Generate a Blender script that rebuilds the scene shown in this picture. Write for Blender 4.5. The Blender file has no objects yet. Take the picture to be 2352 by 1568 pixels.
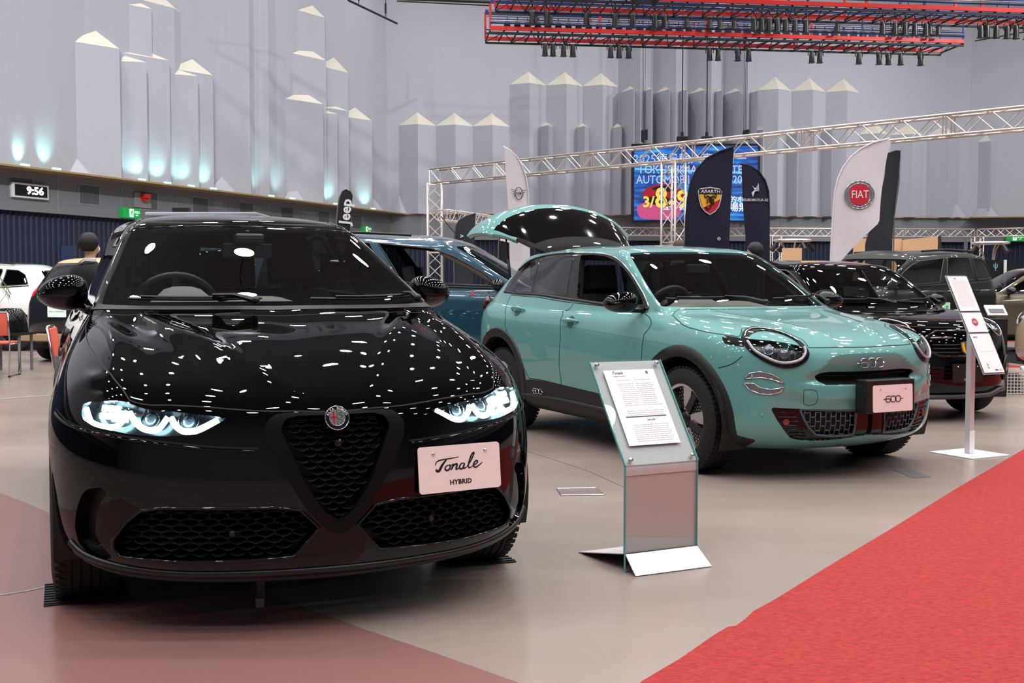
import bpy, math, random
import numpy as np
from mathutils import Vector, Matrix
from mathutils.bvhtree import BVHTree
sc = bpy.context.scene
COL = sc.collection
R = math.radians
# ---------------------------------------------------------------- camera
CAM_H, FPX = 1.20, 2630.0
cd = bpy.data.cameras.new('camera'); cam = bpy.data.objects.new('camera', cd); COL.objects.link(cam)
cam.location = (0, 0, CAM_H); cam.rotation_euler = (R(90-2.79), 0, 0)
cd.sensor_width = 36.0; cd.lens = FPX/2352*36.0; cd.clip_start = .05; cd.clip_end = 400
cd.dof.use_dof = False
sc.camera = cam
# ---------------------------------------------------------------- world, exposure
wd = bpy.data.worlds.new('world'); sc.world = wd; wd.use_nodes = True
wd.node_tree.nodes['Background'].inputs[0].default_value = (.75, .8, .9, 1)
wd.node_tree.nodes['Background'].inputs[1].default_value = .15
vs = sc.view_settings; vs.view_transform = 'Standard'; vs.look = 'None'; vs.gamma = 1; vs.use_curve_mapping = False
vs.exposure = 0.0
cy = sc.cycles
cy.max_bounces = 8; cy.diffuse_bounces = 3; cy.glossy_bounces = 5; cy.transmission_bounces = 8; cy.transparent_max_bounces = 16
cy.caustics_reflective = False; cy.caustics_refractive = False; cy.sample_clamp_indirect = 4.0
cy.use_denoising = True; cy.use_adaptive_sampling = True; cy.adaptive_threshold = .015
random.seed(7)

# ---------------------------------------------------------------- ceiling lamps of the hall (they light everything)
LAMP_W = 106.0
def hall_lamp_light(x, y, z, parent):
    l = bpy.data.lights.new('lamp_light', 'AREA'); l.shape = 'DISK'; l.size = .58; l.energy = LAMP_W; l.color = (1.0, .965, .95); l.spread = R(140)
    o = bpy.data.objects.new('lamp_light', l); COL.objects.link(o); o.parent = parent; o.location = (0, 0, -.02); return o
LAMPS = [(-20+3.4*i, -10+4.3*j) for i in range(14) for j in range(1, 12) if not (i < 3 and j > 7)]


# ---------------------------------------------------------------- materials
def srgb(*c):
    return tuple(((x/255)/12.92 if x/255 <= .04045 else (((x/255)+.055)/1.055)**2.4) for x in c)+(1,)
MATS = {}
def mat(name, col, rough=.5, metal=0, coat=0, emit=0, ecol=None, trans=0, alpha=1, spec=.5, noise=0, scale=20, bump=0, ior=1.45, coatr=.03):
    if name in MATS: return MATS[name]
    m = bpy.data.materials.new(name); m.use_nodes = True; nt = m.node_tree
    b = nt.nodes['Principled BSDF']; I = b.inputs
    c = srgb(*col)
    I['Base Color'].default_value = c; I['Roughness'].default_value = rough; I['Metallic'].default_value = metal
    I['Coat Weight'].default_value = coat; I['Coat Roughness'].default_value = coatr; I['Transmission Weight'].default_value = trans
    I['Alpha'].default_value = alpha; I['Specular IOR Level'].default_value = spec; I['IOR'].default_value = ior
    if emit: I['Emission Color'].default_value = srgb(*(ecol or col)); I['Emission Strength'].default_value = emit
    if noise or bump:
        tc = nt.nodes.new('ShaderNodeTexCoord'); n = nt.nodes.new('ShaderNodeTexNoise'); n.inputs['Scale'].default_value = scale
        n.inputs['Detail'].default_value = 3
        nt.links.new(tc.outputs['Object'], n.inputs['Vector'])
        if noise:
            mx = nt.nodes.new('ShaderNodeMix'); mx.data_type = 'RGBA'
            mx.inputs[6].default_value = tuple(x*(1-noise) for x in c[:3])+(1,); mx.inputs[7].default_value = tuple(min(1, x*(1+noise)) for x in c[:3])+(1,)
            nt.links.new(n.outputs['Fac'], mx.inputs[0]); nt.links.new(mx.outputs[2], I['Base Color'])
        if bump:
            bp = nt.nodes.new('ShaderNodeBump'); bp.inputs['Strength'].default_value = bump; bp.inputs['Distance'].default_value = .01
            nt.links.new(n.outputs['Fac'], bp.inputs['Height']); nt.links.new(bp.outputs[0], I['Normal'])
    MATS[name] = m; return m
def glass_mat(name, tint, opac, rough=.0):
    """thin tinted pane: see-through tint mixed with a clear reflection"""
    if name in MATS: return MATS[name]
    m = bpy.data.materials.new(name); m.use_nodes = True; nt = m.node_tree; nt.nodes.clear()
    o = nt.nodes.new('ShaderNodeOutputMaterial'); t = nt.nodes.new('ShaderNodeBsdfTransparent'); g = nt.nodes.new('ShaderNodeBsdfGlossy')
    t.inputs[0].default_value = tuple(tint)+(1,); g.inputs['Roughness'].default_value = rough
    lw = nt.nodes.new('ShaderNodeFresnel'); lw.inputs[0].default_value = 1.5
    ge = nt.nodes.new('ShaderNodeNewGeometry'); io = nt.nodes.new('ShaderNodeMath'); io.operation = 'MULTIPLY_ADD'; io.inputs[1].default_value = 1/1.5-1.5; io.inputs[2].default_value = 1.5
    nt.links.new(ge.outputs['Backfacing'], io.inputs[0]); nt.links.new(io.outputs[0], lw.inputs[0])
    mth = nt.nodes.new('ShaderNodeMath'); mth.operation = 'MULTIPLY_ADD'; mth.inputs[1].default_value = 1.0; mth.inputs[2].default_value = opac
    nt.links.new(lw.outputs[0], mth.inputs[0])
    mx = nt.nodes.new('ShaderNodeMixShader')
    nt.links.new(mth.outputs[0], mx.inputs[0]); nt.links.new(t.outputs[0], mx.inputs[1]); nt.links.new(g.outputs[0], mx.inputs[2])
    nt.links.new(mx.outputs[0], o.inputs[0]); MATS[name] = m; return m

# ---------------------------------------------------------------- objects
def link(o, parent=None):
    COL.objects.link(o)
    if parent is not None: o.parent = parent
    return o
def thing(name, label, cat, loc=(0, 0, 0), rz=0, group=None):
    o = bpy.data.objects.new(name, None); o.empty_display_size = .1; link(o)
    o.location = loc; o.rotation_euler = (0, 0, rz); tag(o, label, cat, group); return o
def tag(o, label, cat, group=None):
    o['label'] = label; o['category'] = cat
    if group: o['group'] = group
    return o
def struct(o): o['kind'] = 'structure'; return o
def mesh_obj(name, V, F, m, parent=None, smooth=False, N=None, auto=None):
    me = bpy.data.meshes.new(name); me.from_pydata([tuple(map(float, v)) for v in V], [], [tuple(f) for f in F])
    if m: me.materials.append(m)
    if smooth or N is not None: me.polygons.foreach_set('use_smooth', [True]*len(me.polygons))
    if N is not None:
        me.normals_split_custom_set_from_vertices([tuple(map(float, n)) for n in N])
    elif auto is not None:
        me.polygons.foreach_set('use_smooth', [True]*len(me.polygons)); me.set_sharp_from_angle(angle=R(auto))
    me.update()
    return link(bpy.data.objects.new(name, me), parent)
def frame(d):
    d = Vector(d).normalized(); a = Vector((0, 0, 1)) if abs(d.z) < .95 else Vector((1, 0, 0))
    u = d.cross(a).normalized(); v = d.cross(u).normalized(); return u, v
class MB:
    def __init__(s): s.V = []; s.F = []
    def add(s, V, F):
        o = len(s.V); s.V += [tuple(v) for v in V]; s.F += [tuple(i+o for i in f) for f in F]; return s
    def xf(s, M, start=0):
        s.V[start:] = [tuple(M @ Vector(v)) for v in s.V[start:]]; return s
    def box(s, c, d, rz=0, M=None):
        x, y, z = d[0]/2, d[1]/2, d[2]/2; cs, sn = math.cos(rz), math.sin(rz)
        V = [(i*x, j*y, k*z) for k in (-1, 1) for j in (-1, 1) for i in (-1, 1)]
        V = [(c[0]+a*cs-b*sn, c[1]+a*sn+b*cs, c[2]+e) for a, b, e in V]
        if M is not None: V = [tuple(M @ Vector(v)) for v in V]
        return s.add(V, [(0, 2, 3, 1), (4, 5, 7, 6), (0, 1, 5, 4), (2, 6, 7, 3), (0, 4, 6, 2), (1, 3, 7, 5)])
    def cyl(s, a, b, r, n=8, r2=None, cap=True):
        a, b = Vector(a), Vector(b); r2 = r if r2 is None else r2; u, v = frame(b-a)
        V = [a+(u*math.cos(t)+v*math.sin(t))*r for t in (2*math.pi*i/n for i in range(n))]+[b+(u*math.cos(t)+v*math.sin(t))*r2 for t in (2*math.pi*i/n for i in range(n))]
        F = [(i, (i+1) % n, n+(i+1) % n, n+i) for i in range(n)]
        if cap: F += [tuple(range(n-1, -1, -1)), tuple(range(n, 2*n))]
        return s.add(V, F)
    def tube(s, pts, r, n=6, closed=False, rs=None):
        P = [Vector(p) for p in pts]; m = len(P); V = []; F = []; pu = None
        for i, p in enumerate(P):
            d = (P[(i+1) % m]-P[i-1]) if closed else (P[min(i+1, m-1)]-P[max(i-1, 0)])
            d.normalize()
            if pu is None: u, v = frame(d)
            else:
                u = (pu-d*pu.dot(d)); u = u.normalized() if u.length > 1e-6 else frame(d)[0]; v = d.cross(u)
            pu = u; rr = rs[i] if rs else r
            V += [p+(u*math.cos(2*math.pi*k/n)+v*math.sin(2*math.pi*k/n))*rr for k in range(n)]
        for i in range(m if closed else m-1):
            j = (i+1) % m; F += [(i*n+k, i*n+(k+1) % n, j*n+(k+1) % n, j*n+k) for k in range(n)]
        if not closed: F += [tuple(range(n-1, -1, -1)), tuple((m-1)*n+k for k in range(n))]
        return s.add(V, F)
    def lathe(s, prof, n=24, axis='z', c=(0, 0, 0), closed=False):
        m = len(prof); V = []; F = []
        for i in range(n):
            t = 2*math.pi*i/n; ct, st = math.cos(t), math.sin(t)
            for r, h in prof:
                p = (r*ct, r*st, h) if axis == 'z' else ((r*ct, h, r*st) if axis == 'y' else (h, r*ct, r*st))
                V.append((p[0]+c[0], p[1]+c[1], p[2]+c[2]))
        for i in range(n):
            j = (i+1) % n
            for k in range(m if closed else m-1): F.append((i*m+k, j*m+k, j*m+(k+1) % m, i*m+(k+1) % m))
        return s.add(V, F)
    def prism(s, poly, M, t):
        """poly in the xy plane of M, extruded t along its z"""
        n = len(poly); V = [M @ Vector((p[0], p[1], 0)) for p in poly]+[M @ Vector((p[0], p[1], t)) for p in poly]
        return s.add(V, [tuple(range(n-1, -1, -1)), tuple(range(n, 2*n))]+[(i, (i+1) % n, n+(i+1) % n, n+i) for i in range(n)])
    def ball(s, c, r, n=10, sc3=(1, 1, 1), M=None):
        V = []; F = []; m = n//2+1
        for i in range(m+1):
            ph = math.pi*i/m
            for k in range(n):
                t = 2*math.pi*k/n; p = Vector((math.sin(ph)*math.cos(t)*r*sc3[0], math.sin(ph)*math.sin(t)*r*sc3[1], math.cos(ph)*r*sc3[2]))
                if M is not None: p = M @ p
                V.append(p+Vector(c))
        for i in range(m):
            for k in range(n): F.append((i*n+k, (i+1)*n+k, (i+1)*n+(k+1) % n, i*n+(k+1) % n))
        return s.add(V, F)
    def build(s, name, m, parent=None, smooth=False, auto=None, bevel=0, sub=0, seg=2):
        o = mesh_obj(name, s.V, s.F, m, parent, smooth, auto=auto)
        if bevel:
            b = o.modifiers.new('b', 'BEVEL'); b.width = bevel; b.segments = seg; b.limit_method = 'ANGLE'; b.harden_normals = False
        if sub: mo = o.modifiers.new('s', 'SUBSURF'); mo.levels = mo.render_levels = sub
        return o
def spline(pts, n=6, closed=False):
    """Catmull-Rom through points"""
    P = np.array(pts, float); m = len(P); out = []
    for i in range(m if closed else m-1):
        if closed: a, b, c, d = P[i-1], P[i], P[(i+1) % m], P[(i+2) % m]
        else: a, b, c, d = P[max(i-1, 0)], P[i], P[i+1], P[min(i+2, m-1)]
        for k in range(n):
            t = k/n; out.append(.5*((2*b)+(c-a)*t+(2*a-5*b+4*c-d)*t*t+(3*b-a-3*c+d)*t**3))
    if not closed: out.append(P[-1])
    return np.array(out)
def dense(pts, step, closed=True):
    out = []; P = [np.array(p, float) for p in pts]; m = len(P)
    for i in range(m if closed else m-1):
        a, b = P[i], P[(i+1) % m]; n = max(1, int(np.linalg.norm(b-a)/step))
        out += [a+(b-a)*k/n for k in range(n)]
    if not closed: out.append(P[-1])
    return np.array(out)
def text_obj(name, body, size, m, parent, M, align='CENTER', bold=0, ext=.0006, shear=0, sx=1.0, space=1.0):
    c = bpy.data.curves.new(name, 'FONT'); c.body = body; c.size = size; c.align_x = align; c.align_y = 'CENTER'
    c.extrude = ext; c.offset = bold; c.shear = shear; c.space_character = space; c.materials.append(m); c.resolution_u = 3
    o = bpy.data.objects.new(name, c); link(o, parent); o.matrix_local = M @ Matrix.Diagonal((sx, 1, 1, 1)); return o
def basis(loc, xdir, ydir):
    x = Vector(xdir).normalized(); y = Vector(ydir); y = (y-x*y.dot(x)).normalized(); z = x.cross(y)
    return Matrix.Translation(loc) @ Matrix((x, y, z)).transposed().to_4x4()
def pathobj(name, polys, r, m, parent, M, closed=False):
    """flat strokes of round wire drawn in plane M"""
    mb = MB()
    for p in polys: mb.tube([M @ Vector((q[0], q[1], 0)) for q in p], r, 6, closed=closed)
    return mb.build(name, m, parent, smooth=True)

# ---------------------------------------------------------------- hall shell
WALLM = mat('painted_concrete', (164, 167, 178), .85, noise=.03, scale=6)
CAPM = mat('cream_cap', (196, 194, 182), .85)
FRZ = mat('frieze_panel', (112, 115, 122), .7)
FRZD = mat('frieze_vent', (80, 83, 88), .7)
GOLD = mat('gold_ledge', (150, 128, 88), .5)
NAVY = mat('navy_slats', (14, 28, 52), .6)
CEILM = mat('dark_ceiling', (112, 113, 118), .9)
ZF0, ZF1, ZTOP = 2.81, 3.68, 15.5                       # frieze bottom / top, wall top
P0, P1, P2, P3, P4 = (-27.0, -14.4), (-4.36, 40.2), (16.9, 42.6), (26.5, 41.0), (32.0, -14.4)
class Wall:
    def __init__(w, a, b):
        w.a, w.b = Vector((a[0], a[1], 0)), Vector((b[0], b[1], 0)); w.d = (w.b-w.a).normalized(); w.L = (w.b-w.a).length; w.n = Vector((w.d.y, -w.d.x, 0))
    def p(w, t, z, o=0): return w.a+w.d*t+w.n*o+Vector((0, 0, z))
WL, WB, WR, WE = Wall(P0, P1), Wall(P1, P2), Wall(P2, P3), Wall(P3, P4)
def quad_wall(name, W, z0, z1, m, o=0, t=.3):
    mb = MB(); a, b = W.p(-.0, 0, o), W.p(W.L, 0, o)
    V = [W.p(0, z0, o), W.p(W.L, z0, o), W.p(W.L, z1, o), W.p(0, z1, o), W.p(0, z0, o-t), W.p(W.L, z0, o-t), W.p(W.L, z1, o-t), W.p(0, z1, o-t)]
    mb.add(V, [(0, 1, 2, 3), (5, 4, 7, 6), (3, 2, 6, 7), (1, 0, 4, 5), (0, 3, 7, 4), (2, 1, 5, 6)]); return struct(mb.build(name, m))
def prism_towers(name, W, items, m):
    """folded columns standing proud of the wall with pyramid caps: (t0, ridge, t1, depth, eave z, apex z)"""
    mb = MB(); cp = MB()
    for t0, tr, t1, dp, ze, za in items:
        V = [W.p(t0, ZF1+.02), W.p(tr, ZF1+.02, dp), W.p(t1, ZF1+.02), W.p(t0, ze), W.p(tr, ze, dp), W.p(t1, ze)]
        mb.add(V, [(0, 1, 4, 3), (1, 2, 5, 4), (2, 1, 0)])
        cp.add([W.p(t0, ze), W.p(tr, ze, dp), W.p(t1, ze), W.p((t0+t1)/2, za, .02)], [(0, 1, 3), (1, 2, 3)])
    o = struct(mb.build(name, m)); c = cp.build('tower_caps', CAPM, o); return o
for nm, W in (('wall_left', WL), ('wall_back', WB), ('wall_right', WR), ('wall_side', WE)):
    w = quad_wall(nm, W, ZF1, ZTOP, WALLM)
    quad_wall('trim_1', W, ZF0, ZF1, FRZ, .16, .4); quad_wall('trim_2', W, ZF1-.01, ZF1+.03, GOLD, .72 if W is WL or W is WR else .24, .9 if W is WL or W is WR else .3)
    # lower wall: fine vertical slats as one profile
    n = int(W.L/.16); V = []; F = []
    for i in range(n):
        t = i*.16
        for dt, o in ((0, 0), (.03, .03), (.10, .03), (.13, 0)):
            V += [W.p(t+dt, 0, o), W.p(t+dt, ZF0, o)]
    F = [(2*i, 2*i+2, 2*i+3, 2*i+1) for i in range(len(V)//2-1)]
    struct(mesh_obj('wall_slats', V, F, NAVY))
struct(MB().box((2.5, -14.6, 7.7), (60, .3, 15.6)).build('wall_front', WALLM))
# frieze joints and vents
jm = MB(); vt = MB(); lp = MB()
for W, step in ((WL, 2.03), (WB, 2.6), (WR, 2.6)):
    t = W.L-1.35 if W is WL else 1.2
    while 0 < t < W.L:
        jm.box(W.p(t, (ZF0+ZF1)/2, .165), (.03, .012, ZF1-ZF0-.08), rz=math.atan2(W.d.y, W.d.x))
        if W is not WB: vt.box(W.p(t+(1.1 if W is not WL else -1.05), 3.30, .168), (.62, .012, .42), rz=math.atan2(W.d.y, W.d.x)); lp.box(W.p(t+(1.1 if W is not WL else -1.05), 3.30, .165), (.68, .010, .48), rz=math.atan2(W.d.y, W.d.x))
        t += -step if W is WL else step
JM = mat('joint_strip', (128, 131, 138), .6)
struct(jm.build('trim_3', JM)); struct(lp.build('trim_4', JM)); struct(vt.build('trim_5', FRZD))
# towers on the back wall, from left to right
def tb(px): 
    X = (px-1176)/FPX; a, d = WB.a, WB.d; return (X*a.y-a.x)/(d.x-X*d.y)
def hz(py, Y): return CAM_H+(656-py)/FPX*Y
B = []
for x0, x1, ye, ya in ((918, 1003, 292, 262), (1003, 1087, 293, 263), (1087, 1171, 294, 264), (1171, 1254, 200, 170), (1254, 1337, 202, 171), (1337, 1418, 204, 173),
                       (1735, 1812, 213, 182), (1812, 1890, 215, 184), (1890, 1967, 217, 186), (1968, 2035, 312, 284), (2040, 2115, 314, 288), (2122, 2195, 316, 291), (2233, 2272, 330, 305)):
    t0, t1 = tb(x0), tb(x1); Y = WB.p((t0+t1)/2, 0).y; B.append((t0, (t0+t1)/2, t1, .42, hz(ye, Y), hz(ya, Y)))
prism_towers('wall_columns', WB, B, WALLM)
B = []
for x0, x1, ye, ya in ((1234, 1273, 296, 284), (1316, 1354, 298, 286), (1397, 1434, 299, 287), (1717, 1753, 306, 293), (1795, 1830, 307, 295), (1873, 1907, 308, 296)):
    t0, t1 = tb(x0), tb(x1); Y = WB.p((t0+t1)/2, 0).y; B.append((t0, (t0+t1)/2, t1, .62, hz(ye, Y), hz(ya, Y)))
prism_towers('wall_columns', WB, B, WALLM)
B = []
for i in range(4):
    t0, t1 = tb(1418+i*79.2), tb(1418+(i+1)*79.2); B.append((t0, (t0+t1)/2, t1, .75, 13.4, 13.9))
for i in range(8):
    t0, t1 = tb(1420+i*39.4), tb(1420+(i+1)*39.4); B.append((t0, (t0+t1)/2, t1, .95, 8.05, 8.35))
prism_towers('wall_columns', WB, B, WALLM)
def tl(px):
    X = (px-1176)/FPX; a, d = WL.a, WL.d; return (X*a.y-a.x)/(d.x-X*d.y)
def hl_(px, py): t = tl(px); return CAM_H+(656-py)/FPX*WL.p(t, 0).y
B = []
for x0, xr, x1, ye, ya, xa, dp in ((166, 250, 290, 100, 72, 207, .9), (272, 300, 319, 146, 133, 289, 1.2), (293, 368, 396, 128, 120, 328, .8), (385, 422, 434, 174, 161, 399, 1.1), (398, 469, 496, 162, 137, 430, .75),
                                (307, 342, 358, 20, 14, 325, .45), (340, 397, 424, 10, -4, 364, .35), (690, 737, 753, 32, 15, 706, .45), (677, 731, 740, 129, 110, 692, .7), (661, 716, 730, 231, 209, 681, .95),
                                (737, 788, 801, 157, 133, 755, .5), (726, 747, 753, 262, 253, 733, 1.0), (737, 776, 786, 250, 243, 755, .9), (786, 833, 846, 270, 246, 800, .8), (600, 612, 640, -60, -80, 620, .3), (505, 562, 590, -60, -80, 540, .5)):
    B.append((tl(x0), tl(xr), tl(x1), dp*.5, hl_(x0, ye), hl_(xa, ya)))
B.append((tl(-140), tl(-60), tl(205), .6, 14, 15)); B.append((tl(-420), tl(-300), tl(-160), .6, 14, 15))
prism_towers('wall_columns', WL, B, WALLM)
# low splayed feet on the ledge
def feet(W, ts):
    mb = MB()
    for t0, t1, h in ts:
        mb.add([W.p(t0, ZF1+.03, .02), W.p(t1, ZF1+.03, .02), W.p((t0+t1)/2, ZF1+.03, .35), W.p((t0*.6+t1*.4), ZF1+h, .02)], [(0, 2, 3), (2, 1, 3), (0, 1, 2)])
    return struct(mb.build('wall_feet', WALLM))
feet(WL, [(tl(135), tl(235), .5), (tl(480), tl(556), .5), (tl(650), tl(710), .55), (tl(750), tl(800), .5), (tl(840), tl(885), .5)])
feet(WB, [(tb(895), tb(948), .7), (tb(2160), tb(2215), .75)]); feet(WR, [(.15, 1.1, .7)])
struct(MB().box((2.5, 14, ZTOP+.1), (62, 60, .2)).build('ceiling', CEILM))
# ---------------------------------------------------------------- floor
def floor_material():
    m = bpy.data.materials.new('vinyl_floor'); m.use_nodes = True; nt = m.node_tree; b = nt.nodes['Principled BSDF']
    tc = nt.nodes.new('ShaderNodeTexCoord'); mp = nt.nodes.new('ShaderNodeMapping'); mp.inputs['Scale'].default_value = (.35, .9, 1)
    nt.links.new(tc.outputs['Object'], mp.inputs[0])
    n = nt.nodes.new('ShaderNodeTexNoise'); n.inputs['Scale'].default_value = 1.1; n.inputs['Detail'].default_value = 4; nt.links.new(mp.outputs[0], n.inputs[0])
    f = nt.nodes.new('ShaderNodeTexNoise'); f.inputs['Scale'].default_value = 90; f.inputs['Detail'].default_value = 2; nt.links.new(tc.outputs['Object'], f.inputs[0])
    r = nt.nodes.new('ShaderNodeValToRGB'); r.color_ramp.elements[0].position = .3; r.color_ramp.elements[0].color = srgb(140, 126, 119); r.color_ramp.elements[1].position = .72; r.color_ramp.elements[1].color = srgb(155, 141, 133)
    nt.links.new(n.outputs['Fac'], r.inputs[0]); nt.links.new(r.outputs[0], b.inputs['Base Color'])
    rr = nt.nodes.new('ShaderNodeMapRange'); rr.inputs[3].default_value = .20; rr.inputs[4].default_value = .34; nt.links.new(n.outputs['Fac'], rr.inputs[0]); nt.links.new(rr.outputs[0], b.inputs['Roughness'])
    bp = nt.nodes.new('ShaderNodeBump'); bp.inputs['Strength'].default_value = .05; bp.inputs['Distance'].default_value = .004; nt.links.new(f.outputs['Fac'], bp.inputs['Height']); nt.links.new(bp.outputs[0], b.inputs['Normal'])
    b.inputs['Specular IOR Level'].default_value = .6
    return m
struct(MB().box((2.5, 14, -.05), (62, 60, .1)).build('floor', floor_material()))
def gp(px, py):
    """floor point seen at a pixel of the survey photograph"""
    th = R(2.79); dx, dz = (px-1176)/FPX, -(py-784)/FPX
    d = Vector((dx, math.cos(th)+dz*math.sin(th), -math.sin(th)+dz*math.cos(th))); s = -CAM_H/d.z; return Vector((d.x*s, d.y*s, 0))
PINK = mat('rose_vinyl_floor', (134, 98, 93), .26, spec=.6)
def sheet(name, pts, z, m, t=.002):
    mb = MB(); n = len(pts); V = [(p[0], p[1], z) for p in pts]+[(p[0], p[1], z-t) for p in pts]
    a = sum(pts[i-1][0]*pts[i][1]-pts[i][0]*pts[i-1][1] for i in range(n)); fr = tuple(range(n)); fr = fr if a > 0 else fr[::-1]
    mb.add(V, [fr]+[(i, (i+1) % n, n+(i+1) % n, n+i) for i in range(n)]); return mb.build(name, m)
E1 = [gp(-60, 1118), gp(0, 1132), gp(60, 1155), gp(120, 1182)]; E2 = [gp(850, 1450), gp(1000, 1500), gp(1190, 1568), gp(1400, 1650)]
struct(sheet('floor_inlay', E1+E2+[Vector((1.0, 2.2, 0)), Vector((-3.5, 2.2, 0))], .0015, PINK))
LINE = mat('court_line', (190, 186, 184), .35)
def strip(pts, w, name, m, z=.003, kind=True):
    mb = MB(); P = [Vector((p[0], p[1], z)) for p in pts]; V = []
    for i, p in enumerate(P):
        d = (P[min(i+1, len(P)-1)]-P[max(i-1, 0)]).normalized(); l = Vector((-d.y, d.x, 0)); V += [p-l*w/2, p+l*w/2]
    mb.add(V, [(2*i, 2*i+2, 2*i+3, 2*i+1) for i in range(len(P)-1)]); o = mb.build(name, m); return struct(o) if kind else o
strip([gp(-40, 1374), gp(60, 1358), gp(115, 1346)], .018, 'floor_joint', mat('joint_metal', (190, 188, 186), .2, .8))
strip([gp(-20, 918), gp(60, 912), gp(115, 908)], .05, 'floor_line', LINE)
strip([gp(1208, 1035), gp(1280, 1058), gp(1360, 1085), gp(1440, 1122), gp(1500, 1160)], .006, 'floor_line', mat('faint_line', (150, 143, 140), .3))
strip([gp(1180, 1010), gp(1208, 1035)], .006, 'floor_line', mat('faint_line', (150, 143, 140), .3))
a, b, c_, d_ = gp(1279, 1123), gp(1369, 1121), gp(1387, 1137), gp(1289, 1138.5)
hatch = thing('floor_hatch', 'small metal floor box lid set in the grey floor beside the black SUV', 'floor box')
sheet('hatch_lid', [a, b, c_, d_], .004, mat('hatch_lid', (126, 112, 108), .3), .003).parent = hatch
mb = MB()
for p, q in ((a, b), (b, c_), (c_, d_), (d_, a)): mb.tube([p+Vector((0, 0, .004)), q+Vector((0, 0, .004))], .0035, 4)
mb.build('hatch_rim', mat('hatch_rim', (190, 186, 182), .25, .8), hatch)
# ---------------------------------------------------------------- carpets
def carpet_material(name, c1, c2):
    m = bpy.data.materials.new(name); m.use_nodes = True; nt = m.node_tree; b = nt.nodes['Principled BSDF']; b.inputs['Roughness'].default_value = .95; b.inputs['Specular IOR Level'].default_value = .1
    tc = nt.nodes.new('ShaderNodeTexCoord'); mp = nt.nodes.new('ShaderNodeMapping'); mp.inputs['Scale'].default_value = (1, 2.2, 1); mp.inputs['Rotation'].default_value = (0, 0, R(35)); nt.links.new(tc.outputs['Object'], mp.inputs[0])
    n = nt.nodes.new('ShaderNodeTexNoise'); n.inputs['Scale'].default_value = 38; n.inputs['Detail'].default_value = 8; n.inputs['Roughness'].default_value = .75; nt.links.new(mp.outputs[0], n.inputs[0])
    r = nt.nodes.new('ShaderNodeValToRGB'); r.color_ramp.elements[0].position = .32; r.color_ramp.elements[0].color = srgb(*c1); r.color_ramp.elements[1].position = .62; r.color_ramp.elements[1].color = srgb(*c2)
    nt.links.new(n.outputs['Fac'], r.inputs[0]); nt.links.new(r.outputs[0], b.inputs['Base Color'])
    bp = nt.nodes.new('ShaderNodeBump'); bp.inputs['Strength'].default_value = .5; bp.inputs['Distance'].default_value = .004; nt.links.new(n.outputs['Fac'], bp.inputs['Height']); nt.links.new(bp.outputs[0], b.inputs['Normal'])
    return m
REDC = carpet_material('red_needle_felt', (128, 46, 45), (170, 64, 62)); BLKC = carpet_material('black_needle_felt', (14, 15, 18), (28, 29, 33))
edge = [gp(1440, 1600), gp(1475, 1568), gp(1560, 1518), gp(1640, 1462), gp(1672, 1443), gp(1690, 1441), gp(1712, 1425), gp(1732, 1406), gp(1780, 1380), gp(1900, 1305), gp(2050, 1215), gp(2200, 1122), gp(2352, 1033), gp(2450, 978), gp(2560, 915)]
tag(sheet('carpet', edge+[Vector((9.5, 8.2, 0)), Vector((9.5, 1.0, 0)), Vector((1.2, 1.0, 0))], .007, REDC, .006), 'large red felt carpet along the lower right foreground', 'carpet')
for i, (q, m, lab) in enumerate((([(2296, 745), (2350, 745), (2350, 752), (2292, 751)], REDC, 'narrow red carpet strip far behind the display boards, farthest from the camera'),
                  ([(2262, 768), (2360, 772), (2360, 787), (2262, 782)], REDC, 'nearer red carpet strip below the beige car at the right edge'),
                  ([(2300, 838), (2360, 842), (2360, 905), (2318, 880), (2296, 860)], REDC, 'red carpet patch beside the white plastic crate'),
                  ([(2275, 812), (2360, 800), (2360, 838), (2284, 828)], BLKC, 'black carpet strip between the red strips at right'),
                  ([(112, 783), (190, 781), (190, 789), (112, 790)], REDC, 'red carpet strip on the floor behind the orange chairs at left'))):
    tag(sheet('carpet', [gp(*p) for p in q], .006, m, .005), lab, 'carpet')
TAPE = mat('clear_tape', (150, 150, 152), .12, alpha=.75)
tag(sheet('tape_patch', [gp(2050, 1078), (gp(2088, 1076)), gp(2140, 1096), gp(2096, 1098)], .003, TAPE, .001), 'clear tape patch stuck on the floor in front of the teal car', 'tape')
MATM = mat('ribbed_rubber', (16, 16, 17), .6)
def wheel_mat(x, y, rz, lab):
    mb = MB(); mb.box((0, 0, .0035), (.34, .30, .005))
    for i in range(9): mb.box((-.15+.0375*i, 0, .0075), (.012, .30, .004))
    o = mb.build('tire_mat', MATM); o.location = (x, y, 0); o.rotation_euler = (0, 0, rz); tag(o, lab, 'mat', 'rubber mats under the tires')

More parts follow.
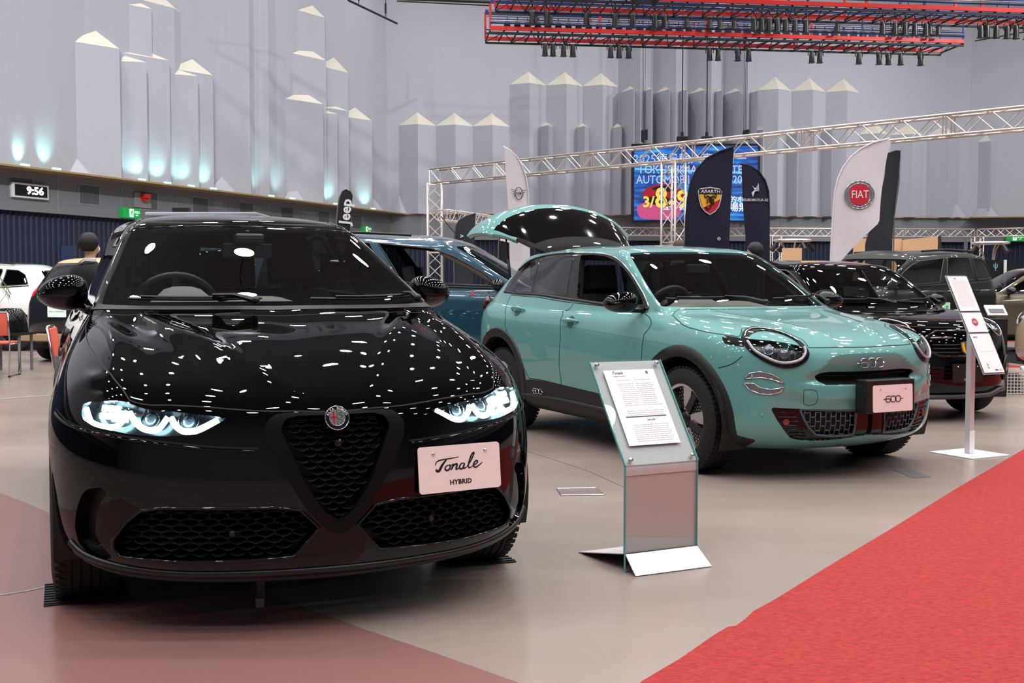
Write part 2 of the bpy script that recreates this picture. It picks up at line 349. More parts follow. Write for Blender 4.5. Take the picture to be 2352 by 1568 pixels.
# ---------------------------------------------------------------- lamp fittings
CANM = mat('lamp_can_black', (18, 18, 20), .5)
me0 = None
for i, (x, y) in enumerate(LAMPS):
    if me0 is None:
        mb = MB(); mb.lathe([(.20, -.02), (.21, 0), (.19, .25), (.08, .34), (.0, .34)], 20); mb.cyl((0, 0, .34), (0, 0, 1.6), .015, 6); o = mb.build('ceiling_lamp', CANM, auto=40); me0 = o.data
    else: o = link(bpy.data.objects.new('ceiling_lamp', me0))
    o.location = (x, y, 13.4); tag(o, 'round hall downlight hanging from the dark ceiling', 'lamp', 'hall downlights'); hall_lamp_light(x, y, 13.4, o)
GLOW = mat('cove_glow', (150, 255, 235), .5, emit=3, ecol=(120, 255, 225))
def uplight(W, t):
    mb = MB(); mb.box((0, 0, 0), (.2, .07, .04)); o = mb.build('ledge_uplight', GLOW); o.location = W.p(t, ZF1+.06, .64); o.rotation_euler = (0, 0, math.atan2(W.d.y, W.d.x))
    tag(o, 'small cyan uplight on the gold ledge at the foot of the folded wall', 'light', 'cyan ledge uplights')
    l = bpy.data.lights.new('uplight_beam', 'SPOT'); l.energy = 34; l.color = (.45, 1, .88); l.spot_size = R(75); l.spot_blend = .9; l.shadow_soft_size = .06
    p = bpy.data.objects.new('uplight_beam', l); link(p, o); p.location = (0, -.02, .06); p.rotation_euler = (R(180-42), 0, 0)
for px in (12, 85, 283, 342, 397, 448, 583, 632, 733, 820): uplight(WL, tl(px))
uplight(WR, 3.2)

def added_wall_flood(lab, p, q, w, ang=70, col=(1, .97, .96)):  # unseen floodlights added to give the folded walls directional contrast
    t = thing('added_floodlight', lab, 'lamp', p); d = (Vector(q)-Vector(p)).normalized(); mb = MB(); mb.cyl((0, 0, 0), -d*.5, .22, 16, .12); mb.cyl(-d*.25, -d*.25+Vector((0, 0, 1.8)), .02, 6); mb.build('added_flood_housing', CANM, t, auto=40)
    l = bpy.data.lights.new('flood_beam', 'SPOT'); l.energy = w; l.color = col; l.spot_size = R(ang); l.spot_blend = .6; l.shadow_soft_size = .25; o = bpy.data.objects.new('flood_beam', l); link(o, t); o.rotation_euler = d.to_track_quat('-Z', 'Y').to_euler(); o.location = d*.03
added_wall_flood('unseen floodlight above the hall, added for contrast and aimed at the left folded wall', (-3.0, 4.0, 12.5), (-11.5, 24, 6.5), 16000)
added_wall_flood('unseen floodlight at the upper right, added for contrast and aimed at the back wall', (19.0, 24.0, 13.2), (1.0, 40.8, 6.5), 7000, 75)
added_wall_flood('unseen floodlight at the upper right, added for contrast and aimed at the right part of the back wall', (24.0, 30.0, 13.0), (12.0, 42.0, 7.5), 4000, 80)

# ---------------------------------------------------------------- car body surface
FY = [0, .36, .68, .90, .985, 1.0]; FX = [0, .045, .17, .40, .68, 1.0]
GY = [1.0, .97, .82, .46, 0]; GX = [1.0, .60, .25, .06, 0]
SF = [0, .19, .38, .58, .79, 1.0]
def bs(t): return np.stack([(1-t)**3/6, (3*t**3-6*t*t+4)/6, (-3*t**3+3*t*t+3*t+1)/6, t**3/6], -1)
class Surf:
    """closed body shell: 28 ribs around (rib 0 = front centre, 14 = rear centre), levels from sill to roof spine.
    level = xf, cd, w5, w8, w10, xr, cdr, zf, z5, z8, z10, zr"""
    def __init__(S, levels, tweak=None, fy=FY, fx=FX, post=None, nu=10, nv=10, gy=GY, gx=GX):
        K = len(levels); C = np.zeros((15, K, 3)); S.K = K; S.post = post
        for k, (xf, cd_, w5, w8, w10, xr, cdr, zf, z5, z8, z10, zr) in enumerate(levels):
            for i in range(15):
                if i <= 5: x = xf-cd_*fx[i]; y = w5*fy[i]; z = zf+(z5-zf)*fx[i]**.8
                elif i <= 10:
                    t = SF[i-5]; x = (xf-cd_)*(1-t)+(xr+cdr)*t
                    q = lambda a, b, c: a+(b-a)*min(t/.58, 1) if t <= .58 else b+(c-b)*(t-.58)/.42
                    y = q(w5, w8, w10); z = q(z5, z8, z10)
                else: j = i-10; x = xr+cdr*gx[j]; y = w10*gy[j]; z = zr+(z10-zr)*gx[j]**.8
                C[i, k] = (x, y, z)
        for (i, k), d in (tweak or {}).items(): C[i, k] += np.array(d)
        M = C*np.array([1, -1, 1])
        ring = np.concatenate([C, M[13:0:-1]], 0)          # 28 ribs
        D = ring.copy()                                     # quasi interpolation
        D -= (np.roll(ring, 1, 0)-2*ring+np.roll(ring, -1, 0))/6
        E = D.copy(); E[:, 1:-1] -= (D[:, :-2]-2*D[:, 1:-1]+D[:, 2:])/6
        top = E[:, -2:-1]*np.array([1, -1, 1]); bot = 2*E[:, :1]-E[:, 1:2]
        S.G = np.concatenate([bot, E, top], 1)
        nS = 28*nu; nK = (K-1)*nv
        u = np.arange(nS)/nu; v = np.arange(nK+1)/nv
        uu, vv = np.meshgrid(u, v, indexing='ij'); S.nS, S.nK, S.nu, S.nv = nS, nK, nu, nv
        P = S.ev(uu.ravel(), vv.ravel()); S.P = P
        e = 2e-2
        du = S.ev(uu.ravel()+e, vv.ravel())-S.ev(uu.ravel()-e, vv.ravel())
        dv = S.ev(uu.ravel(), np.minimum(vv.ravel()+e, K-1))-S.ev(uu.ravel(), np.maximum(vv.ravel()-e, 0))
        N = np.cross(du, dv); L = np.linalg.norm(N, axis=1, keepdims=True)
        L[L < 1e-12] = 1; S.N = N/L
        tp = vv.ravel() > K-1-1e-6; S.N[tp] = (0, 0, 1)
        s = uu.ravel().copy(); s[s > 14] -= 28
        S.U = np.stack([s, vv.ravel()], 1)
        W = nK+1; F = []
        for i in range(nS):
            a = i*W; b = ((i+1) % nS)*W
            F += [(a+j, b+j, b+j+1, a+j+1) for j in range(nK)]
        S.F = F
        S.bvh = BVHTree.FromPolygons([Vector(p) for p in P], F)
    def ev(S, u, v):
        u = np.atleast_1d(np.asarray(u, float)); v = np.atleast_1d(np.asarray(v, float))
        u = np.mod(u, 28.0); iu = np.floor(u).astype(int); tu = u-iu
        iv = np.minimum(np.floor(v).astype(int), S.K-2); tv = v-iv
        bu, bv = bs(tu), bs(tv); out = np.zeros((len(u), 3))
        for a in range(4):
            for b in range(4):
                out += (bu[:, a]*bv[:, b])[:, None]*S.G[(iu-1+a) % 28, np.clip(iv+b, 0, S.K+1)]
        if S.post is not None: out = S.post(out)
        return out
    def pn(S, s, k, off=0):
        e = .02; p = S.ev([s], [k])[0]
        du = S.ev([s+e], [k])[0]-S.ev([s-e], [k])[0]; dv = S.ev([s], [min(k+e, S.K-1)])[0]-S.ev([s], [max(k-e, 0)])[0]
        n = np.cross(du, dv); n /= np.linalg.norm(n)+1e-12
        return Vector(p+n*off), Vector(n)
    def sk(S, hit, idx):
        i = idx//S.nK; j = idx % S.nK; f = S.F[idx]; A, B, Cc, D = [S.P[t] for t in f]; h = np.array(hit)
        s, t = .5, .5
        for _ in range(6):
            p = A*(1-s)*(1-t)+B*s*(1-t)+Cc*s*t+D*(1-s)*t; ds = (B-A)*(1-t)+(Cc-D)*t; dt = (D-A)*(1-s)+(Cc-B)*s
            J = np.stack([ds, dt], 1); q = np.linalg.lstsq(J, h-p, rcond=None)[0]; s += q[0]; t += q[1]
        u = (i+min(max(s, 0), 1))/S.nu; u = u-28 if u > 14 else u
        return (u, (j+min(max(t, 0), 1))/S.nv)
    def cast(S, mode, a, b):
        if mode == 'f': o, d = (4, a, b), (-1, 0, 0)
        elif mode == 'r': o, d = (-8, a, b), (1, 0, 0)
        elif mode == 's': o, d = (a, 3, b), (0, -1, 0)
        elif mode == 'S': o, d = (a, -3, b), (0, 1, 0)
        elif mode == 't': o, d = (a, b, 4), (0, 0, -1)
        h, n, i, _ = S.bvh.ray_cast(Vector(o), Vector(d))
        if h is None: return None
        return h, S.sk(h, i)
    def near(S, p):
        h, n, i, _ = S.bvh.find_nearest(Vector(p)); return h, S.sk(h, i)
    def poly(S, mode, pts, step=.03, closed=True):
        if mode == 'k': return dense(pts, .12, closed)
        P = dense(pts, step, closed); out = []
        for p in P:
            r = S.near(p) if mode == '3' else S.cast(mode, p[0], p[1])
            if r is None: r = S.near((p[0], .9, p[1]) if mode == 's' else (.8, p[0], p[1]))
            out.append(r[1])
        return np.array(out)
def mirror_poly(Q): Q = np.array(Q).copy(); Q[:, 0] *= -1; return Q[::-1]
def sdf(Q, U):
    """signed distance (negative inside) of points U to closed polygon Q"""
    lo, hi = Q.min(0)-.4, Q.max(0)+.4; out = np.full(len(U), 1.0)
    sel = np.where(((U >= lo) & (U <= hi)).all(1))[0]
    if len(sel) == 0: return out
    X = U[sel]; best = np.full(len(X), 1e9); ins = np.zeros(len(X), bool); sc_ = np.array([1.0, .35])
    for i in range(len(Q)):
        a, b = Q[i-1], Q[i]; d = (b-a)*sc_; w = (X-a)*sc_
        t = np.clip((w@d)/(d@d+1e-12), 0, 1); best = np.minimum(best, ((w-t[:, None]*d)**2).sum(1))
        if a[1] != b[1]:
            c = ((a[1] > X[:, 1]) != (b[1] > X[:, 1])) & (X[:, 0] < (b[0]-a[0])*(X[:, 1]-a[1])/(b[1]-a[1])+a[0]); ins ^= c
    out[sel] = np.where(ins, -1, 1)*np.sqrt(best); return out
class Piece:
    def __init__(s, P, N, U, F): s.P, s.N, s.U, s.F = P, N, U, F
    def split(s, f):
        f = np.where(np.abs(f) < 1e-5, 1e-5, f); neg = f < 0; ng = neg.tolist()
        ins, outs, cut = [], [], {}; P = [s.P]; N = [s.N]; U = [s.U]; n0 = len(s.P); nP, nN, nU = [], [], []
        def mid(a, b):
            key = (a, b) if a < b else (b, a)
            if key not in cut:
                a, b = key; t = f[a]/(f[a]-f[b]); ua, ub = s.U[a].copy(), s.U[b].copy()
                if abs(ua[0]-ub[0]) > 10: ub[0] += 28 if ua[0] > ub[0] else -28
                nP.append(s.P[a]*(1-t)+s.P[b]*t); nn = s.N[a]*(1-t)+s.N[b]*t; nN.append(nn/(np.linalg.norm(nn)+1e-9)); nU.append(ua*(1-t)+ub*t)
                cut[key] = n0+len(nP)-1
            return cut[key]
        for F in s.F:
            c = sum(ng[i] for i in F)
            if c == 0: outs.append(F)
            elif c == len(F): ins.append(F)
            else:
                A, B = [], []
                for q in range(len(F)):
                    a, b = F[q-1], F[q]
                    if ng[a] != ng[b]: m = mid(a, b); A.append(m); B.append(m)
                    (A if ng[b] else B).append(b)
                if len(A) > 2: ins.append(tuple(A))
                if len(B) > 2: outs.append(tuple(B))
        if nP: P.append(np.array(nP)); N.append(np.array(nN)); U.append(np.array(nU))
        P, N, U = np.concatenate(P), np.concatenate(N), np.concatenate(U)
        return Piece(P, N, U, ins).compact(), Piece(P, N, U, outs).compact()
    def compact(s):
        if not s.F: return s
        ids = np.unique(np.concatenate([np.array(f) for f in s.F])); mp = np.full(len(s.P), -1); mp[ids] = np.arange(len(ids)); mp = mp.tolist()
        s.F = [tuple(mp[i] for i in f) for f in s.F]; s.P, s.N, s.U = s.P[ids], s.N[ids], s.U[ids]; return s
    def edges(s):
        E = {}
        for F in s.F:
            for q in range(len(F)): E[(F[q-1], F[q])] = 1
        return [e for e in E if (e[1], e[0]) not in E]
    def obj(s, name, m, parent, rim=.012, off=0.0, flip=False):
        P = s.P+s.N*off; N = s.N; F = list(s.F)
        if rim:
            E = s.edges(); ids = sorted({i for e in E for i in e}); n = len(P); a = {v: n+i for i, v in enumerate(ids)}; b = {v: n+len(ids)+i for i, v in enumerate(ids)}
            nr = np.zeros((len(ids), 3)); pos = {v: i for i, v in enumerate(ids)}
            for i, j in E:
                c = np.cross(s.P[j]-s.P[i], s.N[i]); c /= np.linalg.norm(c)+1e-9; nr[pos[i]] += c; nr[pos[j]] += c
            nr /= np.linalg.norm(nr, axis=1, keepdims=True)+1e-9
            q = P[ids] if len(ids) else np.zeros((0, 3))
            nn = N[ids] if len(ids) else q
            P = np.concatenate([P, q, q-nn*rim]); N = np.concatenate([N, nr, nr])
            F += [(a[j], a[i], b[i], b[j]) for i, j in E]
        return mesh_obj(name, P, F, m, parent, N=N)
def wheel(parent, c, side, r, w, rim_r, style, tire_m, rim_m, dark_m, detail=1):
    """side = +1 outer face towards +y. wheel > tire, rim, hub cap"""
    e = bpy.data.objects.new('wheel', None); link(e, parent); e.location = c
    n = 48 if detail else 28; y0 = -w/2*side; y1 = w/2*side; t = MB()
    prof = [(rim_r-.005, y0), (rim_r+.02, y0-.004*side), (r-.03, y0+.004*side), (r-.006, y0+.02*side), (r, y0+.045*side)]
    if detail:
        for i in range(4):
            a = y0+(w-.09)*side*(i+.7)/4.4+.045*side; prof += [(r, a-.004*side), (r-.007, a-.003*side), (r-.007, a+.003*side), (r, a+.004*side)]
    prof += [(r, y1-.045*side), (r-.006, y1-.02*side), (r-.03, y1-.004*side), (rim_r+.02, y1+.004*side), (rim_r-.005, y1), (rim_r-.005, y0)]
    t.lathe(prof, n, 'y')
    if detail:
        for i in range(60):                                  # shoulder tread blocks
            a = 2*math.pi*i/60; M = Matrix.Rotation(-a, 4, 'Y')
            for yy in (y1-.028*side, y0+.028*side): t.box((r-.001, yy, 0), (.007, .036, .022), M=M)
    t.build('tire', tire_m, e, auto=40)
    q = MB(); q.lathe([(rim_r-.004, y1-.004*side), (rim_r-.022, y1-.012*side), (rim_r-.03, y1-.06*side), (rim_r-.035, y0)], n, 'y')
    bar = MB(); fy = y1-.03*side
    if style == 'five':
        for i in range(5):
            a = 2*math.pi*i/5+.3
            for da in (-.16, .16):
                M = Matrix.Rotation(-(a+da), 4, 'Y'); s0 = len(bar.V)
                bar.add([(.05, fy-.02*side, -.02), (rim_r-.02, fy, -.018), (rim_r-.02, fy, .018), (.05, fy-.02*side, .02), (.05, fy-.05*side, -.02), (rim_r-.02, fy-.04*side, -.022), (rim_r-.02, fy-.04*side, .022), (.05, fy-.05*side, .02)],
                        [(0, 1, 2, 3), (7, 6, 5, 4), (0, 4, 5, 1), (2, 6, 7, 3), (1, 5, 6, 2), (0, 3, 7, 4)]); bar.xf(M, s0)
    elif style == 'aero':
        for i in range(5):                                   # polished blades between perforated dark panels
            a = 2*math.pi*i/5+.2; M = Matrix.Rotation(-a, 4, 'Y'); s0 = len(q.V)
            q.add([(.06, fy, -.022), (rim_r-.012, fy+.012*side, -.062), (rim_r-.012, fy+.012*side, .03), (.06, fy, .022),
                   (.06, fy-.03*side, -.022), (rim_r-.012, fy-.03*side, -.062), (rim_r-.012, fy-.03*side, .03), (.06, fy-.03*side, .022)],
                  [(0, 1, 2, 3), (7, 6, 5, 4), (0, 4, 5, 1), (2, 6, 7, 3), (1, 5, 6, 2), (0, 3, 7, 4)]); q.xf(M, s0)
            a = 2*math.pi*(i+.5)/5+.2
            M = Matrix.Rotation(-(a+.12), 4, 'Y'); s0 = len(bar.V); bar.box((rim_r*.62, fy+.004*side, 0), (rim_r*.62, .03, .05)); bar.xf(M, s0)
            for jr in range(6):
                for ja in range(5):
                    rr = .09+.022*jr; aa = a-.42+.14*ja+(.07 if jr % 2 else 0)
                    M = Matrix.Rotation(-aa, 4, 'Y'); s0 = len(q.V); q.box((rr, fy-.006*side, 0), (.011, .006, .006)); q.xf(M, s0)
        bar.lathe([(.03, fy-.012*side), (rim_r-.02, fy-.012*side)], n, 'y')
    else:
        for i in range(10):
            M = Matrix.Rotation(-2*math.pi*i/10, 4, 'Y'); s0 = len(bar.V); bar.box((rim_r*.5, fy-.02*side, 0), (rim_r*.95, .03, .028)); bar.xf(M, s0)
    q.build('rim', rim_m, e, auto=35); bar.build('spokes', dark_m, e, auto=35)
    h = MB(); h.lathe([(0, fy+.012*side), (.03, fy+.01*side), (.055, fy), (.06, fy-.05*side)], 20, 'y'); h.build('hub_cap', dark_m, e, smooth=True)
    d = MB(); d.lathe([(0, y0+.05*side), (rim_r-.04, y0+.05*side)], 24, 'y'); d.lathe([(.0, y0+.07*side), (.14, y0+.07*side), (.14, y0+.05*side)], 24, 'y')
    d.build('brake_disc', mat('brake_metal', (70, 70, 72), .35, .8), e)
    return e

# ---------------------------------------------------------------- car assembly helpers
def pnv(S, Q, off=0):
    Q = np.array(Q, float); e = .02; K = S.K-1; s, k = Q[:, 0], np.clip(Q[:, 1], 0, K)
    p = S.ev(s, k); du = S.ev(s+e, k)-S.ev(s-e, k); dv = S.ev(s, np.minimum(k+e, K))-S.ev(s, np.maximum(k-e, 0))
    n = np.cross(du, dv); n /= np.linalg.norm(n, axis=1, keepdims=True)+1e-12
    return p+n*off, n
def on_path(S, pts, step=.08, smooth=True, closed=False):
    Q = spline(pts, 8, closed) if smooth else dense(pts, step, closed)
    return Q
class Both(list): pass
def ribbon(S, parent, name, paths, m, w=.005, off=.0006, smooth=True, closed=False):
    """thin strip lying on the body (a shut line or a trim line)"""
    if isinstance(paths, Both): return [ribbon(S, parent, name, [p], m, w, off, smooth, closed) for p in paths]
    mb = MB()
    for pts in paths:
        Q = on_path(S, pts, smooth=smooth, closed=closed); p, n = pnv(S, Q, off)
        t = np.gradient(p, axis=0); l = np.cross(n, t); l /= np.linalg.norm(l, axis=1, keepdims=True)+1e-9
        V = []; F = []
        for i in range(len(p)): V += [p[i]-l[i]*w/2, p[i]+l[i]*w/2]
        F = [(2*i, 2*i+1, 2*i+3, 2*i+2) for i in range(len(p)-1)]
        if closed: F.append((2*len(p)-2, 2*len(p)-1, 1, 0))
        mb.add(V, F)
    return mb.build(name, m, parent)
def bead(S, parent, name, paths, m, r=.006, off=0, smooth=True, closed=False, n=6):
    if isinstance(paths, Both): return [bead(S, parent, name, [p], m, r, off, smooth, closed, n) for p in paths]
    mb = MB()
    for pts in paths:
        Q = on_path(S, pts, smooth=smooth, closed=closed); p, _ = pnv(S, Q, off); mb.tube(p, r, n, closed=closed)
    return mb.build(name, m, parent, smooth=True)
def both(paths): return Both(list(paths)+[[(-a, b) for a, b in p] for p in paths])
def reveal(S, parent, name, poly, depth, m, off=-.004, smooth=False, lip=.0):
    """wall running inward from an outline on the body"""
    Q = spline(poly, 6, True) if smooth else dense(poly, .12, True)
    p, n = pnv(S, Q, off); q = p-n*depth; N = len(p); V = list(p)+list(q)
    return mesh_obj(name, V, [(i, (i+1) % N, N+(i+1) % N, N+i) for i in range(N)], m, parent, auto=40)
def poly_smooth(poly, closed=True): return spline(poly, 5, closed)
class Car:
    def __init__(c, S, root, paint, extra=None):
        c.S = S; c.root = root; c.paint = paint; c.shell = Piece(S.P.copy(), S.N.copy(), S.U.copy(), list(S.F))
    def cut(c, poly, both_=True, smooth=False, frm=None, step=.12):
        """cut the outline (s, level) from the shell; returns the loose piece(s)"""
        out = []
        for sg in ((1, -1) if both_ else (1,)):
            Q = np.array([(a*sg, b) for a, b in poly], float); Q = spline(Q, 6, True) if smooth else dense(Q, step, True)
            ins, c.shell = c.shell.split(sdf(Q, c.shell.U)); out.append(ins)
        return out
    def cut_arch(c, x, z, r, kmax=8, piece=None):
        P = c.shell.P; f = np.hypot(P[:, 0]-x, P[:, 2]-z)-r
        f = np.where((np.abs(P[:, 1]) < .45) | (c.shell.U[:, 1] > kmax), 1.0, f)
        ins, c.shell = c.shell.split(f); return ins
    def split_k(c, piece, poly):
        Q = dense(np.array(poly, float), .12, True); return piece.split(sdf(Q, piece.U))
    def liners(c, x, z, r, m, y=.80, w=.26):
        for sd in (-1, 1):
            V = []; F = []; n = 20
            for i in range(n+1):
                a = math.pi*(-.12+1.24*i/n); V += [(x+math.cos(a)*r, sd*(y+w/2-.02), z+math.sin(a)*r), (x+math.cos(a)*r, sd*(y-w/2-.05), z+math.sin(a)*r)]
            F = [(2*i, 2*i+1, 2*i+3, 2*i+2) for i in range(n)]
            F.append(tuple(2*i+1 for i in range(n+1)))
            mesh_obj('wheel_arch_liner', V, F, m, c.root)
    def arch_trim(c, x, z, r0, r1, m, a0=-15, a1=195, off=.012, name='wheel_arch_trim'):
        """flared cladding band around a wheel opening, following the body side"""
        for sd in (-1, 1):
            V = []; F = []; n = 40; rr = [r0, r0, r0+.012, r1-.012, r1]; oo = [-.05, off-.004, off, off, -.004]
            for i in range(n+1):
                a = R(a0+(a1-a0)*i/n)
                for r, o in zip(rr, oo):
                    px, pz = x+math.cos(a)*r, max(.215, z+math.sin(a)*r)
                    h = c.S.cast('s' if sd > 0 else 'S', px, pz)
                    y = abs(h[0].y) if h else .86
                    V.append((px, sd*(y+o), pz))
            k = len(rr)
            for i in range(n): F += [(i*k+j, i*k+j+1, (i+1)*k+j+1, (i+1)*k+j) for j in range(k-1)]
            mesh_obj(name, V, F, m, c.root, auto=50)
def scales(S, parent, name, inside, m, ys, zs, pitch_y, pitch_z, depth=.02, w=.042, sag=.010, mode='f', r=.0022):
    """staggered smile-shaped fins of a sports grille, each with a bright rolled lip"""
    mb = MB(); row = 0; z = zs[0]
    while z < zs[1]:
        y = ys[0]+(pitch_y/2 if row % 2 else 0)
        while y < ys[1]:
            if inside(y, z):
                h = S.cast('f', y, z)
                if h is not None:
                    x0 = h[0].x-depth; n = S.pn(*h[1])[1]; sl = -n.y/max(n.x, .2)
                    A, B = [], []
                    for i in range(9):
                        t = -1+2*i/8; dy = t*w/2; A.append((x0-sl*-dy*1.0-.004*t*t, y+dy, z-sag*(1-t*t)**1.0+sag*.4)); B.append((x0-sl*-dy-.022, y+dy*.9, z+sag*.9))
                    mb.tube(A, r, 4)
                    V = A+B; mb.add(V, [(i, i+1, 10+i, 9+i) for i in range(8)])
            y += pitch_y
        z += pitch_z; row += 1
    return mb.build(name, m, parent, smooth=True)
def inpoly(P, y, z):
    c = False
    for i in range(len(P)):
        a, b = P[i-1], P[i]
        if (a[1] > z) != (b[1] > z) and y < (b[0]-a[0])*(z-a[1])/(b[1]-a[1])+a[0]: c = not c
    return c
def text_mesh(items, ext=.0005):
    """letters as plain mesh: items = (body, size, matrix, shear, offset, xscale, spacing)"""
    mb = MB()
    for it in items:
        body, size, M = it[:3]; sh = it[3] if len(it) > 3 else 0; of = it[4] if len(it) > 4 else 0; sx = it[5] if len(it) > 5 else 1; sp = it[6] if len(it) > 6 else 1
        c = bpy.data.curves.new('t', 'FONT'); c.body = body; c.size = size; c.align_x = 'CENTER'; c.align_y = 'CENTER'; c.extrude = ext; c.offset = of; c.shear = sh; c.space_character = sp; c.resolution_u = 2
        o = bpy.data.objects.new('t', c); COL.objects.link(o); bpy.context.view_layer.update()
        me = bpy.data.meshes.new_from_object(o.evaluated_get(bpy.context.evaluated_depsgraph_get()))
        MM = M @ Matrix.Diagonal((sx, 1, 1, 1)); mb.add([MM @ v.co for v in me.vertices], [tuple(p.vertices) for p in me.polygons])
        bpy.data.objects.remove(o); bpy.data.curves.remove(c); bpy.data.meshes.remove(me)
    return mb
def face_basis(p, n, up=(0, 0, 1)):
    """plane at p facing n: x to the viewer's right, y up"""
    n = Vector(n).normalized(); u = Vector(up); u = (u-n*u.dot(n)).normalized(); return basis(p, u.cross(n), u)
def mirror_housing(root, x, y, z, sd, m_cap, m_low, sx=.085, sy=.10, sz=.07, foot=None, low=.45, rot=0.0):
    e = bpy.data.objects.new('door_mirror', None); link(e, root)
    e.location = (x, sd*y, z)
    def shape(z0, z1):
        V = []; F = []; nu, nv = 20, 14; rows = []
        for j in range(nv+1):
            v = z0+(z1-z0)*j/nv; row = []
            for i in range(nu):
                t = 2*math.pi*i/nu; rr = math.sqrt(max(0, 1-abs(v)**2.4)); c, s = math.cos(t), math.sin(t)
                px = math.copysign(abs(c)**.8, c)*rr; py = math.copysign(abs(s)**.75, s)*rr
                tap = 1-.22*(py*sd*.5+.5)          # slimmer towards the tip
                bx = px*sx*(1.0 if px > 0 else .55)
                row.append(len(V)); V.append((bx+py*sd*-.018, py*sy, v*sz*tap+(.012 if v > 0 else 0)*py*-sd))
            rows.append(row)
        for j in range(nv):
            for i in range(nu): F.append((rows[j][i], rows[j][(i+1) % nu], rows[j+1][(i+1) % nu], rows[j+1][i]))
        return V, F
    V, F = shape(-.28, 1); mesh_obj('mirror_cap', V, F, m_cap, e, smooth=True)
    V, F = shape(-1, -.30); mesh_obj('mirror_base', V, F, m_low, e, smooth=True)
    V, F = shape(-.31, -.27); V = [(a*1.02, b*1.02, c) for a, b, c in V]; mesh_obj('mirror_seam', V, F, m_low, e, smooth=True)
    if foot:
        mb = MB(); a = Vector((-.01, -sd*sy*.6, -sz*.6)); b = Vector(foot)-Vector((x, y, z)); b.y *= sd
        mb.tube([a, (a+b)/2+Vector((0, 0, -.006)), b], .02, 8, rs=[.022, .018, .026]); mb.build('mirror_arm', m_low, e, smooth=True)
    g = MB(); g.ball((-sx*.52, 0, 0), 1, 16, (.004, sy*.8, sz*.72)); g.build('mirror_glass', mat('mirror_glass', (180, 185, 190), .03, 1), e, smooth=True)
    return e
def seat(root, x, y, m, z=.28, h=.62, w=.50, hd=True, tilt=.22, name='seat'):
    e = bpy.data.objects.new(name, None); link(e, root); e.location = (x, y, z)
    c = MB(); c.box((.05, 0, .16), (.50, w, .17)); c.build('seat_cushion', m, e, smooth=True, bevel=.05, seg=4)
    b = MB(); b.box((0, 0, h/2), (.14, w*.92, h)); b.xf(Matrix.Translation((-.2, 0, .2)) @ Matrix.Rotation(-tilt, 4, 'Y')); b.build('seat_back', m, e, smooth=True, bevel=.055, seg=4)
    if hd:
        r = MB(); r.box((0, 0, h+.13), (.10, w*.5, .19)); r.cyl((0, -.06, h-.02), (0, -.06, h+.06), .007); r.cyl((0, .06, h-.02), (0, .06, h+.06), .007)
        r.xf(Matrix.Translation((-.2, 0, .2)) @ Matrix.Rotation(-tilt, 4, 'Y')); r.build('headrest', m, e, smooth=True, bevel=.04, seg=3)
    return e
def steering_wheel(root, x, y, z, m, r=.185):
    e = bpy.data.objects.new('steering_wheel', None); link(e, root); e.location = (x, y, z); e.rotation_euler = (0, R(-62), 0)
    t = MB(); t.tube([(math.cos(a)*r, math.sin(a)*r, 0) for a in np.linspace(0, 2*math.pi, 33)[:-1]], .016, 8, closed=True); t.build('steering_rim', m, e, smooth=True)
    h = MB(); h.cyl((0, 0, -.01), (0, 0, .035), .062, 16)
    for a in (0, math.pi/2+.9, -math.pi/2-.9): h.box((math.cos(a)*.11, math.sin(a)*.11, 0), (.16, .035, .018), rz=a)
    h.cyl((0, 0, 0), (.0, 0, -.25), .03, 10); h.build('steering_hub', m, e, auto=40)
    return e
def dash(S, root, m, x0, x1, z0, w, hood_y=None, zt=.06):
    """dashboard top with twin humps, running to the foot of the windscreen"""
    V = []; F = []; ny = 33; nx = 9
    for i in range(nx):
        t = i/(nx-1); x = x0+(x1-x0)*t
        for j in range(ny):
            y = -w+2*w*j/(ny-1); z = z0-.02*t+.0
            z += zt*math.exp(-((y+.36)/.13)**4)*math.sin(math.pi*min(1, t*1.25))**.7 if hood_y else 0
            z += zt*.55*math.exp(-((y+.02)/.17)**4)*math.sin(math.pi*min(1, t*1.25))**.7 if hood_y else 0
            if i == nx-1: z -= .30; x = x1-.02
            V.append((x, y, z))
    for i in range(nx-1): F += [(i*ny+j, i*ny+j+1, (i+1)*ny+j+1, (i+1)*ny+j) for j in range(ny-1)]
    return mesh_obj('dashboard', V, F, m, root, smooth=True)
def wiper(S, root, name, pts, m, piv):
    mb = MB(); p, n = pnv(S, spline(pts, 8), .018); mb.tube(p, .006, 5)
    q, _ = pnv(S, spline(pts, 8)[4:-4], .030); mb.tube(q, .005, 5)
    a, _ = pnv(S, [piv, pts[len(pts)//2]], .04); mb.tube([a[0], (a[0]+a[1])/2+np.array([0, 0, .012]), a[1]], .009, 6, rs=[.016, .01, .007]); mb.ball(a[0], .02, 8)
    return mb.build(name, m, root, auto=50)
